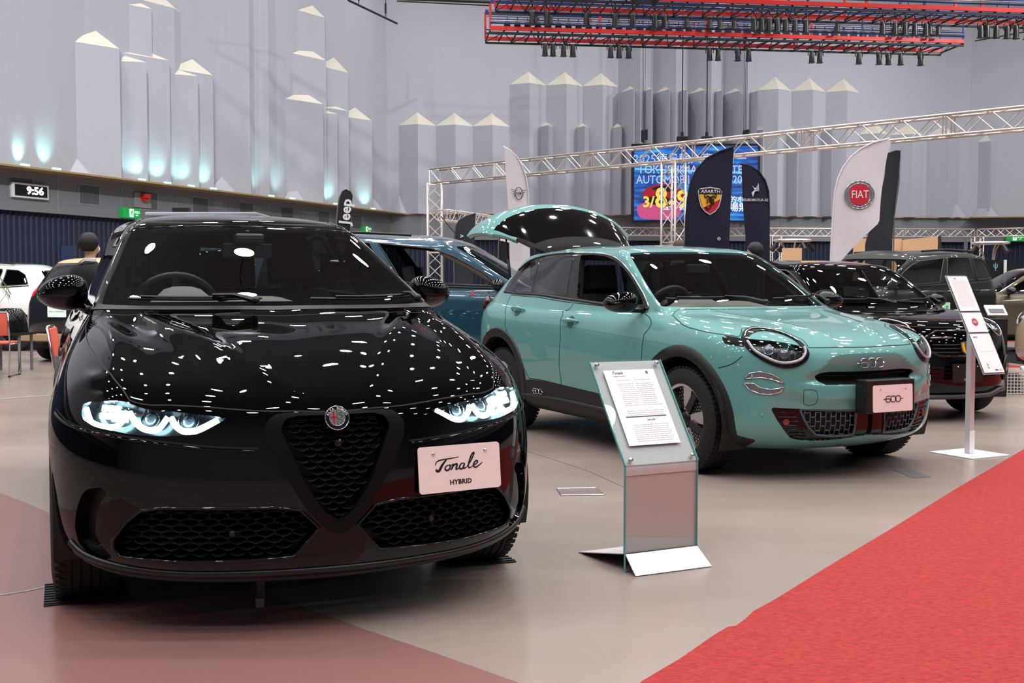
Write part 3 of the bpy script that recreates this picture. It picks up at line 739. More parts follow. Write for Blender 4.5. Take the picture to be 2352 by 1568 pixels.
def licence_plate(root, M, w=.33, h=.165, texts=(), bg=(246, 226, 224), t=.004, ink=(20, 20, 22)):  # default background colour includes pink bounce from the red carpet
    """display plate with two screws; M: centre, x right, y up, z out"""
    e = bpy.data.objects.new('display_plate', None); link(e, root); e.matrix_local = M
    n = 5; r = .012; pts = []
    for cx, cy_, a0 in ((w/2-r, h/2-r, 0), (-w/2+r, h/2-r, 90), (-w/2+r, -h/2+r, 180), (w/2-r, -h/2+r, 270)):
        pts += [(cx+r*math.cos(R(a0+90*i/n)), cy_+r*math.sin(R(a0+90*i/n))) for i in range(n+1)]
    mb = MB(); mb.prism(pts, Matrix.Identity(4), t); mb.build('plate_panel', mat('plate_%d_%d' % (bg[0], bg[1]), bg, .45), e)
    for sx in (-.105, .105):
        s = MB(); s.lathe([(0, t+.006), (.004, t+.005), (.007, t)], 12, c=(sx, h/2-.026, 0)); s.build('screw', mat('chrome', (220, 220, 222), .12, 1), e, smooth=True)
    if texts:
        text_mesh([(b, sz, Matrix.Translation((x, y, t+.0005)))+tuple(rest) for b, sz, x, y, *rest in texts]).build('plate_lettering', mat('ink_%d' % ink[0], ink, .5), e)
    return e

# ---------------------------------------------------------------- black SUV (front left)
#       xf    cd    w5    w8    w10    xr    cdr   zf    z5    z8    z10   zr
SUV_L = [(.70, .70, .76, .76, .80, -3.35, .72, .165, .20, .20, .22, .30),
 (.865, .87, .875, .85, .88, -3.50, .86, .21, .245, .25, .28, .36),
 (.905, .905, .925, .87, .895, -3.57, .93, .32, .35, .36, .38, .45),
 (.915, .915, .935, .875, .90, -3.60, .96, .45, .47, .50, .52, .58),
 (.912, .91, .935, .88, .90, -3.60, .96, .57, .60, .65, .66, .72),
 (.895, .895, .925, .875, .89, -3.58, .94, .68, .71, .79, .81, .88),
 (.87, .88, .895, .855, .86, -3.55, .93, .765, .82, .90, .93, .98),
 (.80, .85, .855, .82, .825, -3.52, .90, .83, .925, .99, 1.02, 1.06),
 (.58, .84, .80, .79, .79, -3.49, .86, .915, 1.01, 1.04, 1.07, 1.10),
 (.20, .62, .765, .775, .77, -3.47, .83, 1.01, 1.065, 1.065, 1.09, 1.13),
 (-.22, .24, .745, .765, .755, -3.44, .80, 1.085, 1.10, 1.09, 1.11, 1.16),
 (-.64, .20, .665, .70, .685, -3.32, .68, 1.285, 1.27, 1.25, 1.26, 1.30),
 (-1.03, .17, .585, .62, .60, -3.12, .48, 1.465, 1.44, 1.44, 1.43, 1.46),
 (-1.23, .17, .525, .555, .54, -3.00, .40, 1.535, 1.515, 1.54, 1.52, 1.53),
 (-1.5, .16, .32, .34, .33, -2.9, .35, 1.575, 1.57, 1.59, 1.57, 1.565),
 (-1.7, .15, .0, .0, .0, -2.8, .3, 1.585, 1.59, 1.60, 1.585, 1.575)]
SUV_POS = (-.928, 4.731, R(-68.5))
suv = Surf(SUV_L)
def symm(half): return [p for p in half]+[(-a, b) for a, b in reversed(half) if a != 0]
BLK = mat('piano_black_paint', (4, 4, 6), .5, coat=1, coatr=.012, spec=.0)
BLK.node_tree.nodes['Principled BSDF'].inputs['Coat IOR'].default_value = 1.42
GLB = mat('gloss_black_plastic', (6, 6, 7), .4, coat=.7, spec=.1)
SCL = mat('scale_gloss', (34, 34, 37), .2, .8)
MTB = mat('matte_black_plastic', (14, 14, 15), .55)
GAP = mat('shut_line_shadow', (2, 2, 2), .7)
RUB = mat('tire_rubber', (20, 20, 21), .75, bump=.15, scale=60)
CHR = mat('chrome', (220, 220, 222), .12, 1)
SAT = mat('satin_black', (26, 26, 28), .35)
DRLM = mat('daytime_light', (235, 250, 255), .3, emit=22, ecol=(190, 240, 255))
LMPM = mat('headlamp_beam', (240, 252, 255), .3, emit=40, ecol=(195, 240, 255))
WS = glass_mat('windscreen_glass', (.86, .89, .89), .05)
WD = glass_mat('dark_window_glass', (.09, .10, .11), .04)
CLR = glass_mat('clear_lens', (.93, .95, .96), .015)
TRIM = mat('interior_grey', (112, 112, 108), .8)
SEATM = mat('black_leather', (22, 22, 24), .45)
def hood_shape(P):
    """twin ridges spreading from the badge to the pillars and a raised centre"""
    P = P.copy(); x, y, z = P[:, 0], P[:, 1], P[:, 2]
    wx = 1/(1+np.exp(-(x+.22)/.05))*1/(1+np.exp((x-.80)/.04)); wz = 1/(1+np.exp(-(z-(.74+.0*x))/.02))
    yr = .14+(.84-x)*.40; ay = np.abs(y)
    P[:, 2] += wx*wz*(.010*np.exp(-((ay-yr)/.055)**2)-.007*np.exp(-((ay-yr-.12)/.07)**2)-.006*np.exp(-(y/.10)**2)*(x < .9))
    # fender shoulder crease and bonnet-to-fender valley
    P[:, 2] += wx*.010*np.exp(-((ay-.70)/.05)**2)*wz-wx*.007*np.exp(-((ay-.60)/.05)**2)*wz
    # pulled-in bumper corners behind the air curtains
    return P
suv = Surf(SUV_L, post=hood_shape)
def build_suv():
    S = suv
    root = thing('car', 'glossy black SUV with lit headlights and a display plate painted with pink carpet bounce', 'car', (SUV_POS[0], SUV_POS[1], 0), SUV_POS[2])
    c = Car(S, root, BLK)
    for x in (0, -2.636): c.cut_arch(x, .37, .395)
    # ---- glass
    ws = c.cut(symm([(0, 10.25), (3.0, 10.22), (4.45, 10.2), (4.35, 10.6), (4.15, 11.2), (3.7, 11.9), (3.2, 12.15), (1.3, 12.22), (0, 12.24)]), False)[0]
    ws.obj('windshield', WS, root, rim=.004)
    band = dict(off=.001)
    for p in c.cut([(5.2, 10.35), (5.05, 10.9), (5.1, 11.4), (5.5, 11.9), (7.35, 12.25), (7.75, 10.45)]): p.obj('side_window', WD, root, rim=.004)
    for p in c.cut([(7.9, 10.45), (7.55, 12.25), (9.6, 12.2), (10.3, 11.7), (10.3, 10.5)]): p.obj('side_window', WD, root, rim=.004)
    c.cut([(12.0, 10.3), (12.4, 11.9), (14.0, 12.1), (16.0, 12.1), (16.0, 10.3)], False, step=.1)[0].obj('rear_window', WD, root, rim=.004)
    # ---- headlights
    HL = [(3.02, 5.95), (2.94, 6.10), (2.31, 6.24), (1.76, 6.08), (1.28, 5.92), (1.10, 5.82), (1.37, 5.22), (1.73, 5.12), (2.18, 5.14), (2.67, 5.28), (2.95, 5.5)]
    HOUS = mat('lamp_housing', (10, 10, 12), .25, coat=.5)
    for sg, p in zip((1, -1), c.cut(HL)):
        h = bpy.data.objects.new('headlight', None); link(h, root)
        p.obj('lamp_lens', CLR, h, rim=0)
        p.obj('lamp_housing', HOUS, h, rim=0, off=-.05)
        reveal(S, h, 'lamp_bezel', [(a*sg, b) for a, b in HL], .05, HOUS)
        drl = [[(3.00, 5.88), (2.90, 5.62), (2.78, 5.40), (2.5, 5.30), (2.34, 5.45), (2.27, 5.93)], [(2.24, 5.9), (2.12, 5.55), (1.98, 5.36), (1.84, 5.42), (1.76, 5.88)], [(1.72, 5.85), (1.64, 5.50), (1.53, 5.32), (1.38, 5.42), (1.20, 5.80)]]
        bead(S, h, 'light_strip', [[(a*sg, b) for a, b in q] for q in drl], DRLM, .0105, -.016, smooth=True)
        for i, (a, b) in enumerate(((2.55, 5.82), (1.99, 5.86), (1.53, 5.76))):
            pp, nn = S.pn(a*sg, b, -.035); M = face_basis(pp, nn); q = MB()
            if i == 0:
                for u in (-.028, 0, .028):
                    for v in (-.012, .014): q.box((u, v, .012), (.024, .022, .012))
                q.xf(M).build('beam_module', LMPM, h, bevel=.003)
            else:
                q.lathe([(.0, .016), (.014, .013), (.022, .004), (.024, 0)], 20); q.xf(M).build('projector_lens', mat('projector_glass', (90, 100, 110), .04, .3, coat=1), h, smooth=True)
                q = MB(); q.lathe([(.026, .004), (.034, .010), (.036, .004), (.030, -.004)], 20); q.xf(M).build('projector_ring', mat('dark_chrome', (110, 112, 118), .15, 1), h, smooth=True)
    # ---- V grille
    vin = symm([(0, 2.62), (.15, 2.87), (.33, 3.7), (.49, 4.8), (.56, 5.35), (.52, 5.72), (.42, 5.85), (.0, 5.88)])
    vout = symm([(0, 2.26), (.08, 2.33), (.17, 2.52), (.34, 3.05), (.57, 4.1), (.70, 4.9), (.73, 5.45), (.66, 5.86), (.58, 5.97), (.0, 6.0)])
    ring = c.cut(vout, False, smooth=False)[0]
    inner, ring = c.split_k(ring, vin)
    g = bpy.data.objects.new('grille', None); link(g, root)
    ring.obj('grille_frame', mat('grille_frame_black', (7, 7, 8), .42, spec=.2), g, rim=.05, off=.014)
    inner.obj('grille_backing', MTB, g, rim=0, off=-.06)
    yz = lambda poly: [(p[1], p[2]) for p in pnv(S, dense(poly, .1, True))[0]]
    vp = yz(vin); sc_in = lambda P, mg: (lambda y, z: inpoly(P, y-mg, z) and inpoly(P, y+mg, z) and inpoly(P, y, z+mg*.4) and inpoly(P, y, z-mg*.4))
    scales(S, g, 'grille_scales', sc_in(vp, .012), SCL, (-.24, .24), (.42, .75), .050, .0205, .012, .046, .011)
    mb = MB()
    for z in np.arange(.715, .76, .0065): mb.box((.850, 0, z), (.004, .30, .0015))
    mb.build('upper_slats', GLB, g)
    # ---- lower intakes
    LI = [(2.33, 1.62), (2.40, 1.85), (2.38, 2.1), (2.18, 2.62), (2.0, 2.95), (1.75, 3.06), (.62, 3.04), (.38, 2.95), (.19, 2.45), (.45, 1.68), (.9, 1.62), (1.5, 1.58)]
    for sg, p in zip((1, -1), c.cut(LI)):
        q = bpy.data.objects.new('lower_intake', None); link(q, root); L2 = [(a*sg, b) for a, b in LI]
        p.obj('intake_backing', MTB, q, rim=0, off=-.06); reveal(S, q, 'intake_wall', L2, .06, GLB)
        scales(S, q, 'intake_scales', sc_in(yz(L2), .016), SCL, (-.72, .72), (.275, .46), .060, .021, .02, .054, .012)
        bead(S, q, 'intake_rim', [L2], GLB, .006, .001, smooth=False, closed=True)
        s = MB(); pp, nn = S.pn(1.05*sg, 2.35, -.012); s.lathe([(0, .004), (.009, .004), (.011, 0), (.011, -.02)], 14); s.xf(face_basis(pp, nn)).build('parking_sensor', SAT, q, smooth=True)
    CU = [(2.74, 3.40), (2.50, 3.50), (2.42, 3.35), (2.52, 3.1), (2.60, 2.6), (2.64, 2.25), (2.58, 1.9), (2.45, 1.55), (2.6, 1.42), (2.85, 1.46), (3.02, 1.8), (3.03, 2.3), (2.95, 2.8), (2.85, 3.2)]
    for sg, p in zip((1, -1), c.cut(CU)):
        p.obj('air_curtain', MTB, root, rim=0, off=-.05); reveal(S, root, 'air_curtain_wall', [(a*sg, b) for a, b in CU], .05, GLB)
    # ---- hood and doors as loose panels
    hood = symm([(0, 6.06), (.58, 6.12), (1.33, 6.28), (1.79, 6.32), (2.25, 6.34), (2.40, 6.7), (2.68, 7.15), (3.15, 7.68), (3.9, 8.15), (4.5, 8.6), (4.6, 9.3), (4.2, 9.75), (2.0, 9.85), (0, 9.86)])
    c.cut(hood, False)[0].obj('hood', BLK, root, rim=.012)
    for p in c.cut([(5.62, 9.9), (5.75, 7.0), (5.85, 2.0), (7.9, 2.0), (7.7, 7.0), (7.6, 10.1)]): p.obj('front_door', BLK, root, rim=.012)
    for p in c.cut([(7.7, 10.1), (7.8, 7.0), (8.0, 2.0), (9.0, 2.0), (9.3, 4.5), (10.0, 6.5), (10.2, 10.2)]): p.obj('rear_door', BLK, root, rim=.012)
    c.shell.obj('body', BLK, root, rim=.015)
    cw = symm([(0, 9.9), (2.5, 9.9), (4.3, 9.85), (4.5, 10.2), (3, 10.24), (0, 10.27)])
    ribbon(S, root, 'cowl_panel', [[(-4.3, 10.05), (-2, 10.07), (0, 10.08), (2, 10.07), (4.3, 10.05)]], MTB, .045, .002)
    # ---- lines
    ribbon(S, root, 'shut_line', [hood], GAP, .005, .0009, smooth=False, closed=True)
    ribbon(S, root, 'bumper_seam', both([[(3.9, 5.5), (3.74, 5.52), (3.14, 5.26), (2.21, 5.06), (1.67, 4.92), (1.21, 4.80), (.78, 4.74)]]), GAP, .006, .0009)
    bead(S, root, 'bumper_crease', both([[(3.9, 5.40), (3.14, 5.18), (2.21, 4.98), (1.67, 4.84), (1.21, 4.72), (.80, 4.66)]]), BLK, .005, 0)
    bead(S, root, 'front_splitter', [[(-3.25, 1.75), (-3.0, 1.45), (-2.5, 1.25), (-1.7, 1.1), (-.8, 1.12), (0, 1.14), (.8, 1.12), (1.7, 1.1), (2.5, 1.25), (3.0, 1.45), (3.25, 1.75)]], SAT, .014, .0)
    bead(S, root, 'splitter_edge', [[(-3.2, 1.5), (-2.5, .85), (-1.7, .66), (-.8, .62), (0, .62), (.8, .62), (1.7, .66), (2.5, .85), (3.2, 1.5)]], mat('satin_metal_black', (44, 44, 46), .45, .3), .012, .0)
    bead(S, root, 'pillar_trim', both([[(4.62, 10.12), (4.5, 10.7), (4.25, 11.3), (3.8, 11.95), (3.3, 12.25)]]), GLB, .008, .0)
    bead(S, root, 'windshield_seal', [[(-3.3, 12.28), (-1.3, 12.32), (0, 12.33), (1.3, 12.32), (3.3, 12.28)]], GLB, .005, 0)
    bead(S, root, 'roof_ditch', both([[(3.3, 12.25), (3.6, 13.0), (4.6, 13.4), (7, 13.5), (10, 13.4)]]), GLB, .006, 0)
    pl = MB(); pl.box((-1.55, 0, .20), (3.7, 1.36, .05)); pl.build('underbody', MTB, root)
    # ---- mirrors, wipers
    for sd in (-1, 1): mirror_housing(root, -.80, .862, 1.168, sd, BLK, GLB, .10, .108, .088, foot=(-.80, .74, 1.085))
    wiper(S, root, 'wiper', [(-2.6, 10.22), (-1.9, 10.2), (-1, 10.2), (-.2, 10.24)], SAT, (-.35, 10.05))
    wiper(S, root, 'wiper', [(.6, 10.22), (1.6, 10.2), (2.6, 10.24), (3.2, 10.3)], SAT, (2.9, 10.05))
    # ---- badge
    p, n = S.pn(0, 5.70, .020); M = face_basis(p, n); b = bpy.data.objects.new('badge', None); link(b, root); b.matrix_local = M
    q = MB(); q.lathe([(0, .006), (.0405, .006), (.0425, .003), (.0425, -.02)], 40); q.build('badge_disc', mat('badge_navy', (14, 22, 40), .2, .4, coat=1), b, auto=30)
    q = MB(); q.lathe([(.0395, .0065), (.041, .009), (.0425, .0065)], 40); q.lathe([(.0265, .0065), (.0275, .008), (.0285, .0065)], 40); q.build('badge_rings', CHR, b, smooth=True)
    q = MB(); q.add([(math.cos(math.pi/2+math.pi*i/16)*.0265-.0008, math.sin(math.pi/2+math.pi*i/16)*.0265, .0068) for i in range(17)], [tuple(range(17))]); q.build('badge_field_left', mat('badge_silver', (205, 205, 208), .2, .9), b)
    q = MB(); q.add([(math.cos(-math.pi/2+math.pi*i/16)*.0265+.0008, math.sin(-math.pi/2+math.pi*i/16)*.0265, .0068) for i in range(17)], [tuple(range(17))]); q.build('badge_field_right', mat('badge_silver', (205, 205, 208), .2, .9), b)
    q = MB(); q.box((-.0115, 0, .0076), (.005, .045, .0012)); q.box((-.0125, .002, .0076), (.022, .005, .0012)); q.build('badge_cross', mat('badge_red', (160, 20, 30), .25, coat=1), b)
    q = MB(); q.tube([(x_, y_, .0078) for x_, y_ in spline([(.018, .018), (.010, .019), (.006, .013), (.014, .010), (.019, .005), (.010, .001), (.006, -.003), (.014, -.006), (.018, -.010), (.010, -.014), (.012, -.020)], 5)], .0022, 5); q.build('badge_serpent', mat('badge_green', (20, 90, 60), .25, coat=1), b, smooth=True)
    items = []
    for i, ch in enumerate('ALFA ROMEO'):
        a = R(157-i*14.9); items.append((ch, .0118, Matrix.Translation((math.cos(a)*.0335, math.sin(a)*.0335, .0068)) @ Matrix.Rotation(a-math.pi/2, 4, 'Z'), 0, .0003))
    text_mesh(items, .0004).build('badge_lettering', mat('badge_letter', (225, 225, 228), .3, .5), b)
    p, n = S.pn(.02, 4.85, -.012); q = MB(); q.lathe([(0, .012), (.006, .011), (.009, .006), (.012, .006), (.015, .002), (.017, -.02)], 20); q.xf(face_basis(p, n)).build('front_camera', GLB, root, smooth=True)
    # ---- display plate (offset to the car's left)
    M = basis((.872, .452, .548), (-.156, .988, 0), (-.10, 0, 1))
    MT = Matrix.Translation
    pe = licence_plate(root, M, texts=(('HYBRID', .0235, .0, -.050, 0, .0006, 1.05, 1.05),))
    def brush(pts, r, taper=True):
        Q = spline([(x/1000, y/1000) for x, y in pts], 6); n = len(Q); mb_ = MB(); rs = [r*(.45+.55*math.sin(math.pi*(i+1)/(n+1))) if taper else r for i in range(n)]
        mb_.tube([(q[0], q[1], .0042) for q in Q], r, 6, rs=rs); V = [(v[0], v[1], .0042+(v[2]-.0042)*.25) for v in mb_.V]; scr_.add(V, mb_.F)
    scr_ = MB()
    brush([(-112, 10), (-108, 20), (-95, 26), (-60, 29), (-24, 32)], .0022)                       # T bar
    brush([(-70, 27), (-80, 17), (-90, 5), (-97, -6), (-104, -9), (-109, -6), (-108, -2)], .0048)    # T stem
    brush([(-62, 8), (-72, 5), (-77, -3), (-72, -9), (-63, -7), (-57, 1), (-60, 8), (-52, 6)], .0030)
    brush([(-52, 6), (-45, 9), (-50, -1), (-55, -9)], .0034); brush([(-52, -3), (-40, 8), (-32, 9), (-34, 0), (-36, -8), (-26, -5)], .0034)
    brush([(-4, 9), (-14, 10), (-22, 2), (-22, -7), (-13, -7), (-5, 4), (-3, 10)], .0030); brush([(-3, 10), (-8, 0), (-8, -7), (2, -4)], .0032)
    brush([(2, -4), (18, 12), (30, 32), (34, 42), (26, 38), (14, 14), (10, -2), (15, -7), (24, -3)], .0030)
    brush([(24, -3), (36, 2), (46, 10), (42, 15), (33, 9), (30, -2), (38, -7), (52, 0), (64, 8)], .0030)
    scr_.xf(Matrix.Translation((.022, .004, 0)) @ Matrix.Scale(1.08, 4)); scr_.build('plate_script', mat('ink_20', (20, 20, 22), .5), pe)
    k = MB(); k.box((0, 0, -.02), (.10, .03, .04)); k.xf(M); k.build('plate_bracket', MTB, root)
    # ---- wheels
    RIM = mat('dark_alloy', (40, 40, 43), .25, .8)
    for x in (0, -2.636):
        c.liners(x, .37, .41, MTB)
        for sd in (-1, 1): wheel(root, (x, sd*.80, .352), sd, .352, .235, .24, 'five', RUB, RIM, SAT, 1)
    # ---- cabin
    inter = mat('cabin_black', (16, 16, 17), .8)
    fl = MB(); fl.box((-1.7, 0, .36), (2.6, 1.44, .04)); fl.box((-3.0, 0, .75), (.9, 1.4, .5)); fl.build('cabin_floor', inter, root)
    dash(S, root, TRIM, -.40, -.92, 1.105, .64, hood_y=True, zt=.10)
    steering_wheel(root, -.98, -.36, 1.075, SEATM, .20)
    for y in (-.37, .37): seat(root, -1.55, y, SEATM, z=.38, h=.62)
    seat(root, -2.45, 0, SEATM, z=.42, h=.55, w=1.2)
    q = MB(); q.box((0, 0, 0), (.03, .24, .07)); q.cyl((.0, 0, .03), (.02, 0, .10), .012); q.xf(MT((-1.08, 0, 1.375))); q.build('rear_view_mirror', SEATM, root, bevel=.01)
    q = MB(); q.box((-1.02, 0, 1.43), (.10, .14, .05)); q.build('sensor_pod', SEATM, root, bevel=.012)
    hl = MB(); hl.box((-1.9, 0, 1.50), (1.5, .95, .03)); hl.build('headliner', mat('headliner_grey', (60, 60, 60), .9), root, bevel=.01)
    return root
suv_root = build_suv()

# ---------------------------------------------------------------- teal crossover
FI_L = [(.60, .62, .76, .74, .76, -3.18, .62, .185, .20, .20, .22, .28),
 (.73, .76, .85, .84, .87, -3.29, .73, .235, .25, .25, .28, .34),
 (.785, .80, .885, .86, .895, -3.35, .79, .32, .34, .36, .38, .44),
 (.80, .81, .89, .875, .90, -3.39, .83, .42, .47, .50, .52, .58),
 (.80, .81, .89, .885, .905, -3.40, .84, .53, .58, .64, .65, .70),
 (.79, .80, .885, .885, .905, -3.40, .84, .65, .69, .77, .79, .84),
 (.77, .79, .875, .875, .90, -3.38, .84, .745, .80, .88, .91, .95),
 (.71, .76, .845, .855, .875, -3.36, .82, .83, .91, .955, .98, 1.03),
 (.54, .80, .80, .835, .85, -3.33, .80, .905, .975, .99, 1.015, 1.07),
 (.20, .68, .77, .82, .825, -3.30, .78, .975, 1.015, 1.01, 1.035, 1.10),
 (-.25, .25, .75, .81, .81, -3.28, .76, 1.04, 1.04, 1.03, 1.05, 1.13),
 (-.60, .23, .70, .735, .72, -3.14, .63, 1.25, 1.25, 1.22, 1.22, 1.25),
 (-.92, .20, .63, .66, .63, -2.94, .44, 1.43, 1.42, 1.405, 1.375, 1.38),
 (-1.09, .20, .56, .59, .56, -2.84, .36, 1.485, 1.47, 1.475, 1.46, 1.45),
 (-1.36, .20, .34, .36, .34, -2.72, .3, 1.51, 1.51, 1.52, 1.50, 1.485),
 (-1.60, .18, .0, .0, .0, -2.62, .25, 1.525, 1.52, 1.53, 1.51, 1.49)]
FI_POS = (1.872, 7.763, R(-62.43))
fi = Surf(FI_L)
TEAL = mat('sea_green_paint', (99, 155, 152), .42, metal=.12, coat=1, coatr=.015, noise=.04, scale=900, spec=.2)
def facia_shape(P):
    """recessed nose panel round the badge and an undercut below the chin ridge"""
    P = P.copy(); x, y, z = P[:, 0], P[:, 1], P[:, 2]; ay = np.abs(y); sg = lambda t: 1/(1+np.exp(-np.clip(t, -30, 30)))
    fr = sg((x-.45)/.03)
    top = .782-.11*sg((ay-.34)/.035); dz_ = np.clip(top-z, 0, .2); side = sg((.46-ay)/.02)
    P[:, 0] -= fr*.46*dz_*side*sg((z-.612)/.005)
    zl = .510+.058*sg((ay-.48)/.03); d2 = np.clip(zl-z, 0, .06)
    P[:, 0] -= fr*.40*d2*sg((.60-ay)/.03)*sg((z-.33)/.04)
    # eye bulges
    w = np.exp(-(((ay-.60)/.16)**2+((z-.82)/.12)**2))*sg((x-.2)/.08)
    P[:, 0] += .028*w; P[:, 2] += .014*w
    # soft hood spine
    P[:, 2] += .010*np.exp(-((ay-(.18+(.7-x)*.34))/.05)**2)*sg((x+.2)/.05)*sg((z-.84)/.015)*sg((.62-x)/.04)
    return P
fi = Surf(FI_L, post=facia_shape)
def six_hundred(h, r, gap=.10):
    """the -600- wordmark as line paths, height h centred on 0"""
    w = h*1.0; c = h*.30; out = []
    def rr(x0, x1, y0, y1, c):
        pts = []
        for cx, cy_, a0 in ((x1-c, y1-c, 0), (x0+c, y1-c, 90), (x0+c, y0+c, 180), (x1-c, y0+c, 270)):
            pts += [(cx+c*math.cos(R(a0+90*i/4)), cy_+c*math.sin(R(a0+90*i/4))) for i in range(5)]
        return pts+[pts[0]]
    g = h*.16; xs = [-1.5*w-g, -.5*w, .5*w+g]
    out += [rr(xs[1], xs[1]+w, -h/2, h/2, c), rr(xs[2], xs[2]+w, -h/2, h/2, c)]
    x = xs[0]; out.append(rr(x, x+w, -h/2, h*.05, c*.8)); out.append([(x, -h*.2), (x, h/2-c), (x+c*.3, h/2-c*.3), (x+c, h/2), (x+w, h/2)])
    out.append([(x-w*.55, 0), (x, 0)]); out.append([(xs[2]+w, 0), (xs[2]+w*1.5, 0)]); out.append([(x+w, -h*.05), (xs[1], -h*.05)]); out.append([(xs[1]+w, 0), (xs[2], 0)])
    return out
def build_fiat():
    S = fi
    root = thing('car', 'sea green crossover with open tailgate and round eyelid headlights', 'car', (FI_POS[0], FI_POS[1], 0), FI_POS[2])
    c = Car(S, root, TEAL)
    c.cut_arch(-.02, .345, .43); c.cut_arch(-2.575, .375, .43)
    # ---- windscreen
    WSP = symm([(0, 10.05), (2.3, 10.03), (3.95, 10.06), (3.8, 10.8), (3.62, 11.45), (3.5, 12.02), (3.3, 12.2), (1.3, 12.28), (0, 12.28)])
    c.cut(WSP, False)[0].obj('windshield', WS, root, rim=.004)
    # ---- black side surround holding the panes
    SUR = [(5.10, 9.90), (5.0, 10.3), (4.84, 10.9), (4.94, 11.5), (5.35, 12.08), (6.11, 12.48), (7.31, 12.64), (9.27, 12.72), (10.3, 12.35), (10.95, 11.65), (11.0, 11.0), (10.85, 10.5), (8.86, 10.48), (7.48, 10.28), (6.49, 10.08)]
    FW = [(5.25, 10.12), (5.08, 10.8), (5.12, 11.3), (5.35, 11.75), (5.75, 12.1), (6.3, 12.32), (6.95, 12.36), (7.42, 10.42), (6.7, 10.28), (5.9, 10.2)]
    RW = [(7.82, 10.5), (7.3, 12.36), (8.2, 12.42), (9.36, 12.42), (9.17, 10.63), (8.38, 10.58)]
    RQ = [(9.27, 10.64), (9.46, 12.40), (10.22, 12.15), (10.55, 11.45), (10.66, 11.1), (10.60, 10.62)]
    for sg, p in zip((1, -1), c.cut(SUR)):
        m_ = lambda L: [(a*sg, b) for a, b in L]
        w, p = c.split_k(p, m_(FW))
        if sg > 0: w.obj('front_door_window', WD, root, rim=.003)
        reveal(S, root, 'window_frame', m_(FW), .05, MTB)
        w, p = c.split_k(p, m_(RW)); w.obj('rear_door_window', WD, root, rim=.003)
        w, p = c.split_k(p, m_(RQ)); w.obj('quarter_window', WD, root, rim=.003)
        p.obj('window_surround', GLB, root, rim=.02, off=-.002)
        bead(S, root, 'window_chrome_line', [m_([(5.1, 9.98), (4.86, 10.9), (4.97, 11.5), (5.38, 12.06), (6.15, 12.46), (7.31, 12.61)])], CHR, .006, .001)
        bead(S, root, 'window_top_line', [m_([(7.35, 12.62), (9.27, 12.70), (10.3, 12.33), (10.9, 11.7)])], SAT, .006, .001)
        bead(S, root, 'belt_line', [m_([(5.15, 9.9), (6.49, 10.14), (7.48, 10.34), (8.86, 10.53), (10.8, 10.55)])], SAT, .012, -.002)
    # ---- headlights with painted upper lid
    HO = [(2.89, 7.12), (2.72, 7.55), (2.45, 7.92), (2.14, 8.08), (1.86, 8.05), (1.68, 7.75), (1.56, 7.2), (1.47, 6.64), (1.45, 6.25), (1.54, 5.80), (1.75, 5.46), (2.01, 5.36), (2.29, 5.54), (2.58, 5.92), (2.82, 6.38), (2.90, 6.75)]
    HI = [(2.74, 7.06), (2.58, 7.42), (2.30, 7.72), (2.05, 7.80), (1.84, 7.66), (1.69, 7.25), (1.60, 6.72), (1.62, 6.3), (1.72, 5.98), (1.92, 5.80), (2.18, 5.82), (2.45, 6.1), (2.66, 6.5), (2.74, 6.8)]
    LID = [(3.0, 7.08), (2.72, 7.06), (2.26, 7.00), (1.84, 6.86), (1.4, 6.72), (1.3, 8.5), (3.2, 8.5)]
    HOC = MATS.get('chrome_dark') or mat('chrome_dark', (90, 92, 96), .1, 1)
    for sg, p in zip((1, -1), c.cut(HO, smooth=True)):
        m_ = lambda L: [(a*sg, b) for a, b in L]; h = bpy.data.objects.new('headlight', None); link(h, root)
        inn, ring = c.split_k(p, spline(m_(HI), 6, True)); ring.obj('headlight_ring', GLB, h, rim=.012, off=.007)
        lid, low = c.split_k(inn, m_(LID)); lid.obj('painted_eyelid', TEAL, h, rim=.006, off=.001)
        low.obj('lamp_lens', CLR, h, rim=0, off=.004); low.obj('lamp_housing', mat('lamp_silver', (70, 72, 76), .25, .8), h, rim=0, off=-.035)
        reveal(S, h, 'lamp_bezel', m_(HI), .035, GLB, smooth=True)
        bead(S, h, 'light_guide', [m_([(2.78, 6.85), (2.66, 6.35), (2.42, 5.97), (2.15, 5.70), (1.90, 5.69), (1.66, 5.92), (1.545, 6.35), (1.54, 6.7)])], mat('light_guide', (168, 168, 178), .3, coat=1), .009, .010)
        bead(S, h, 'chrome_arc', [m_([(2.80, 7.15), (2.60, 7.62), (2.30, 7.92), (2.02, 7.95), (1.78, 7.70), (1.60, 7.1)])], CHR, .004, .011)
        for a, b in ((2.35, 6.45), (2.0, 6.25)):
            pp, nn = S.pn(a*sg, b, -.024); q = MB(); q.lathe([(0, .016), (.02, .012), (.03, .0), (.034, .006), (.036, 0)], 18); q.xf(face_basis(pp, nn)).build('projector_lens', mat('projector_glass', (90, 100, 110), .04, .3, coat=1), h, smooth=True)
        q = MB()
        for i in range(7):
            pp, nn = S.pn((1.75+.13*i)*sg, 6.1-.0*i, -.028); q.box((0, 0, 0), (.004, .05, .01), M=face_basis(pp, nn))
        q.build('reflector_fins', CHR, h)
    BB = [(2.91, 7.12), (3.37, 7.20), (3.46, 6.95), (3.46, 6.63), (3.10, 6.53), (2.88, 6.5)]
    for p in c.cut(BB): p.obj('side_lamp_wing', GLB, root, rim=.008, off=-.002)
    # ---- daylight brackets
    DU = [(2.87, 4.70), (2.74, 5.02), (2.51, 5.13), (2.27, 5.04), (2.09, 4.82), (1.98, 4.58), (2.10, 4.64), (2.27, 4.76), (2.49, 4.82), (2.69, 4.76)]
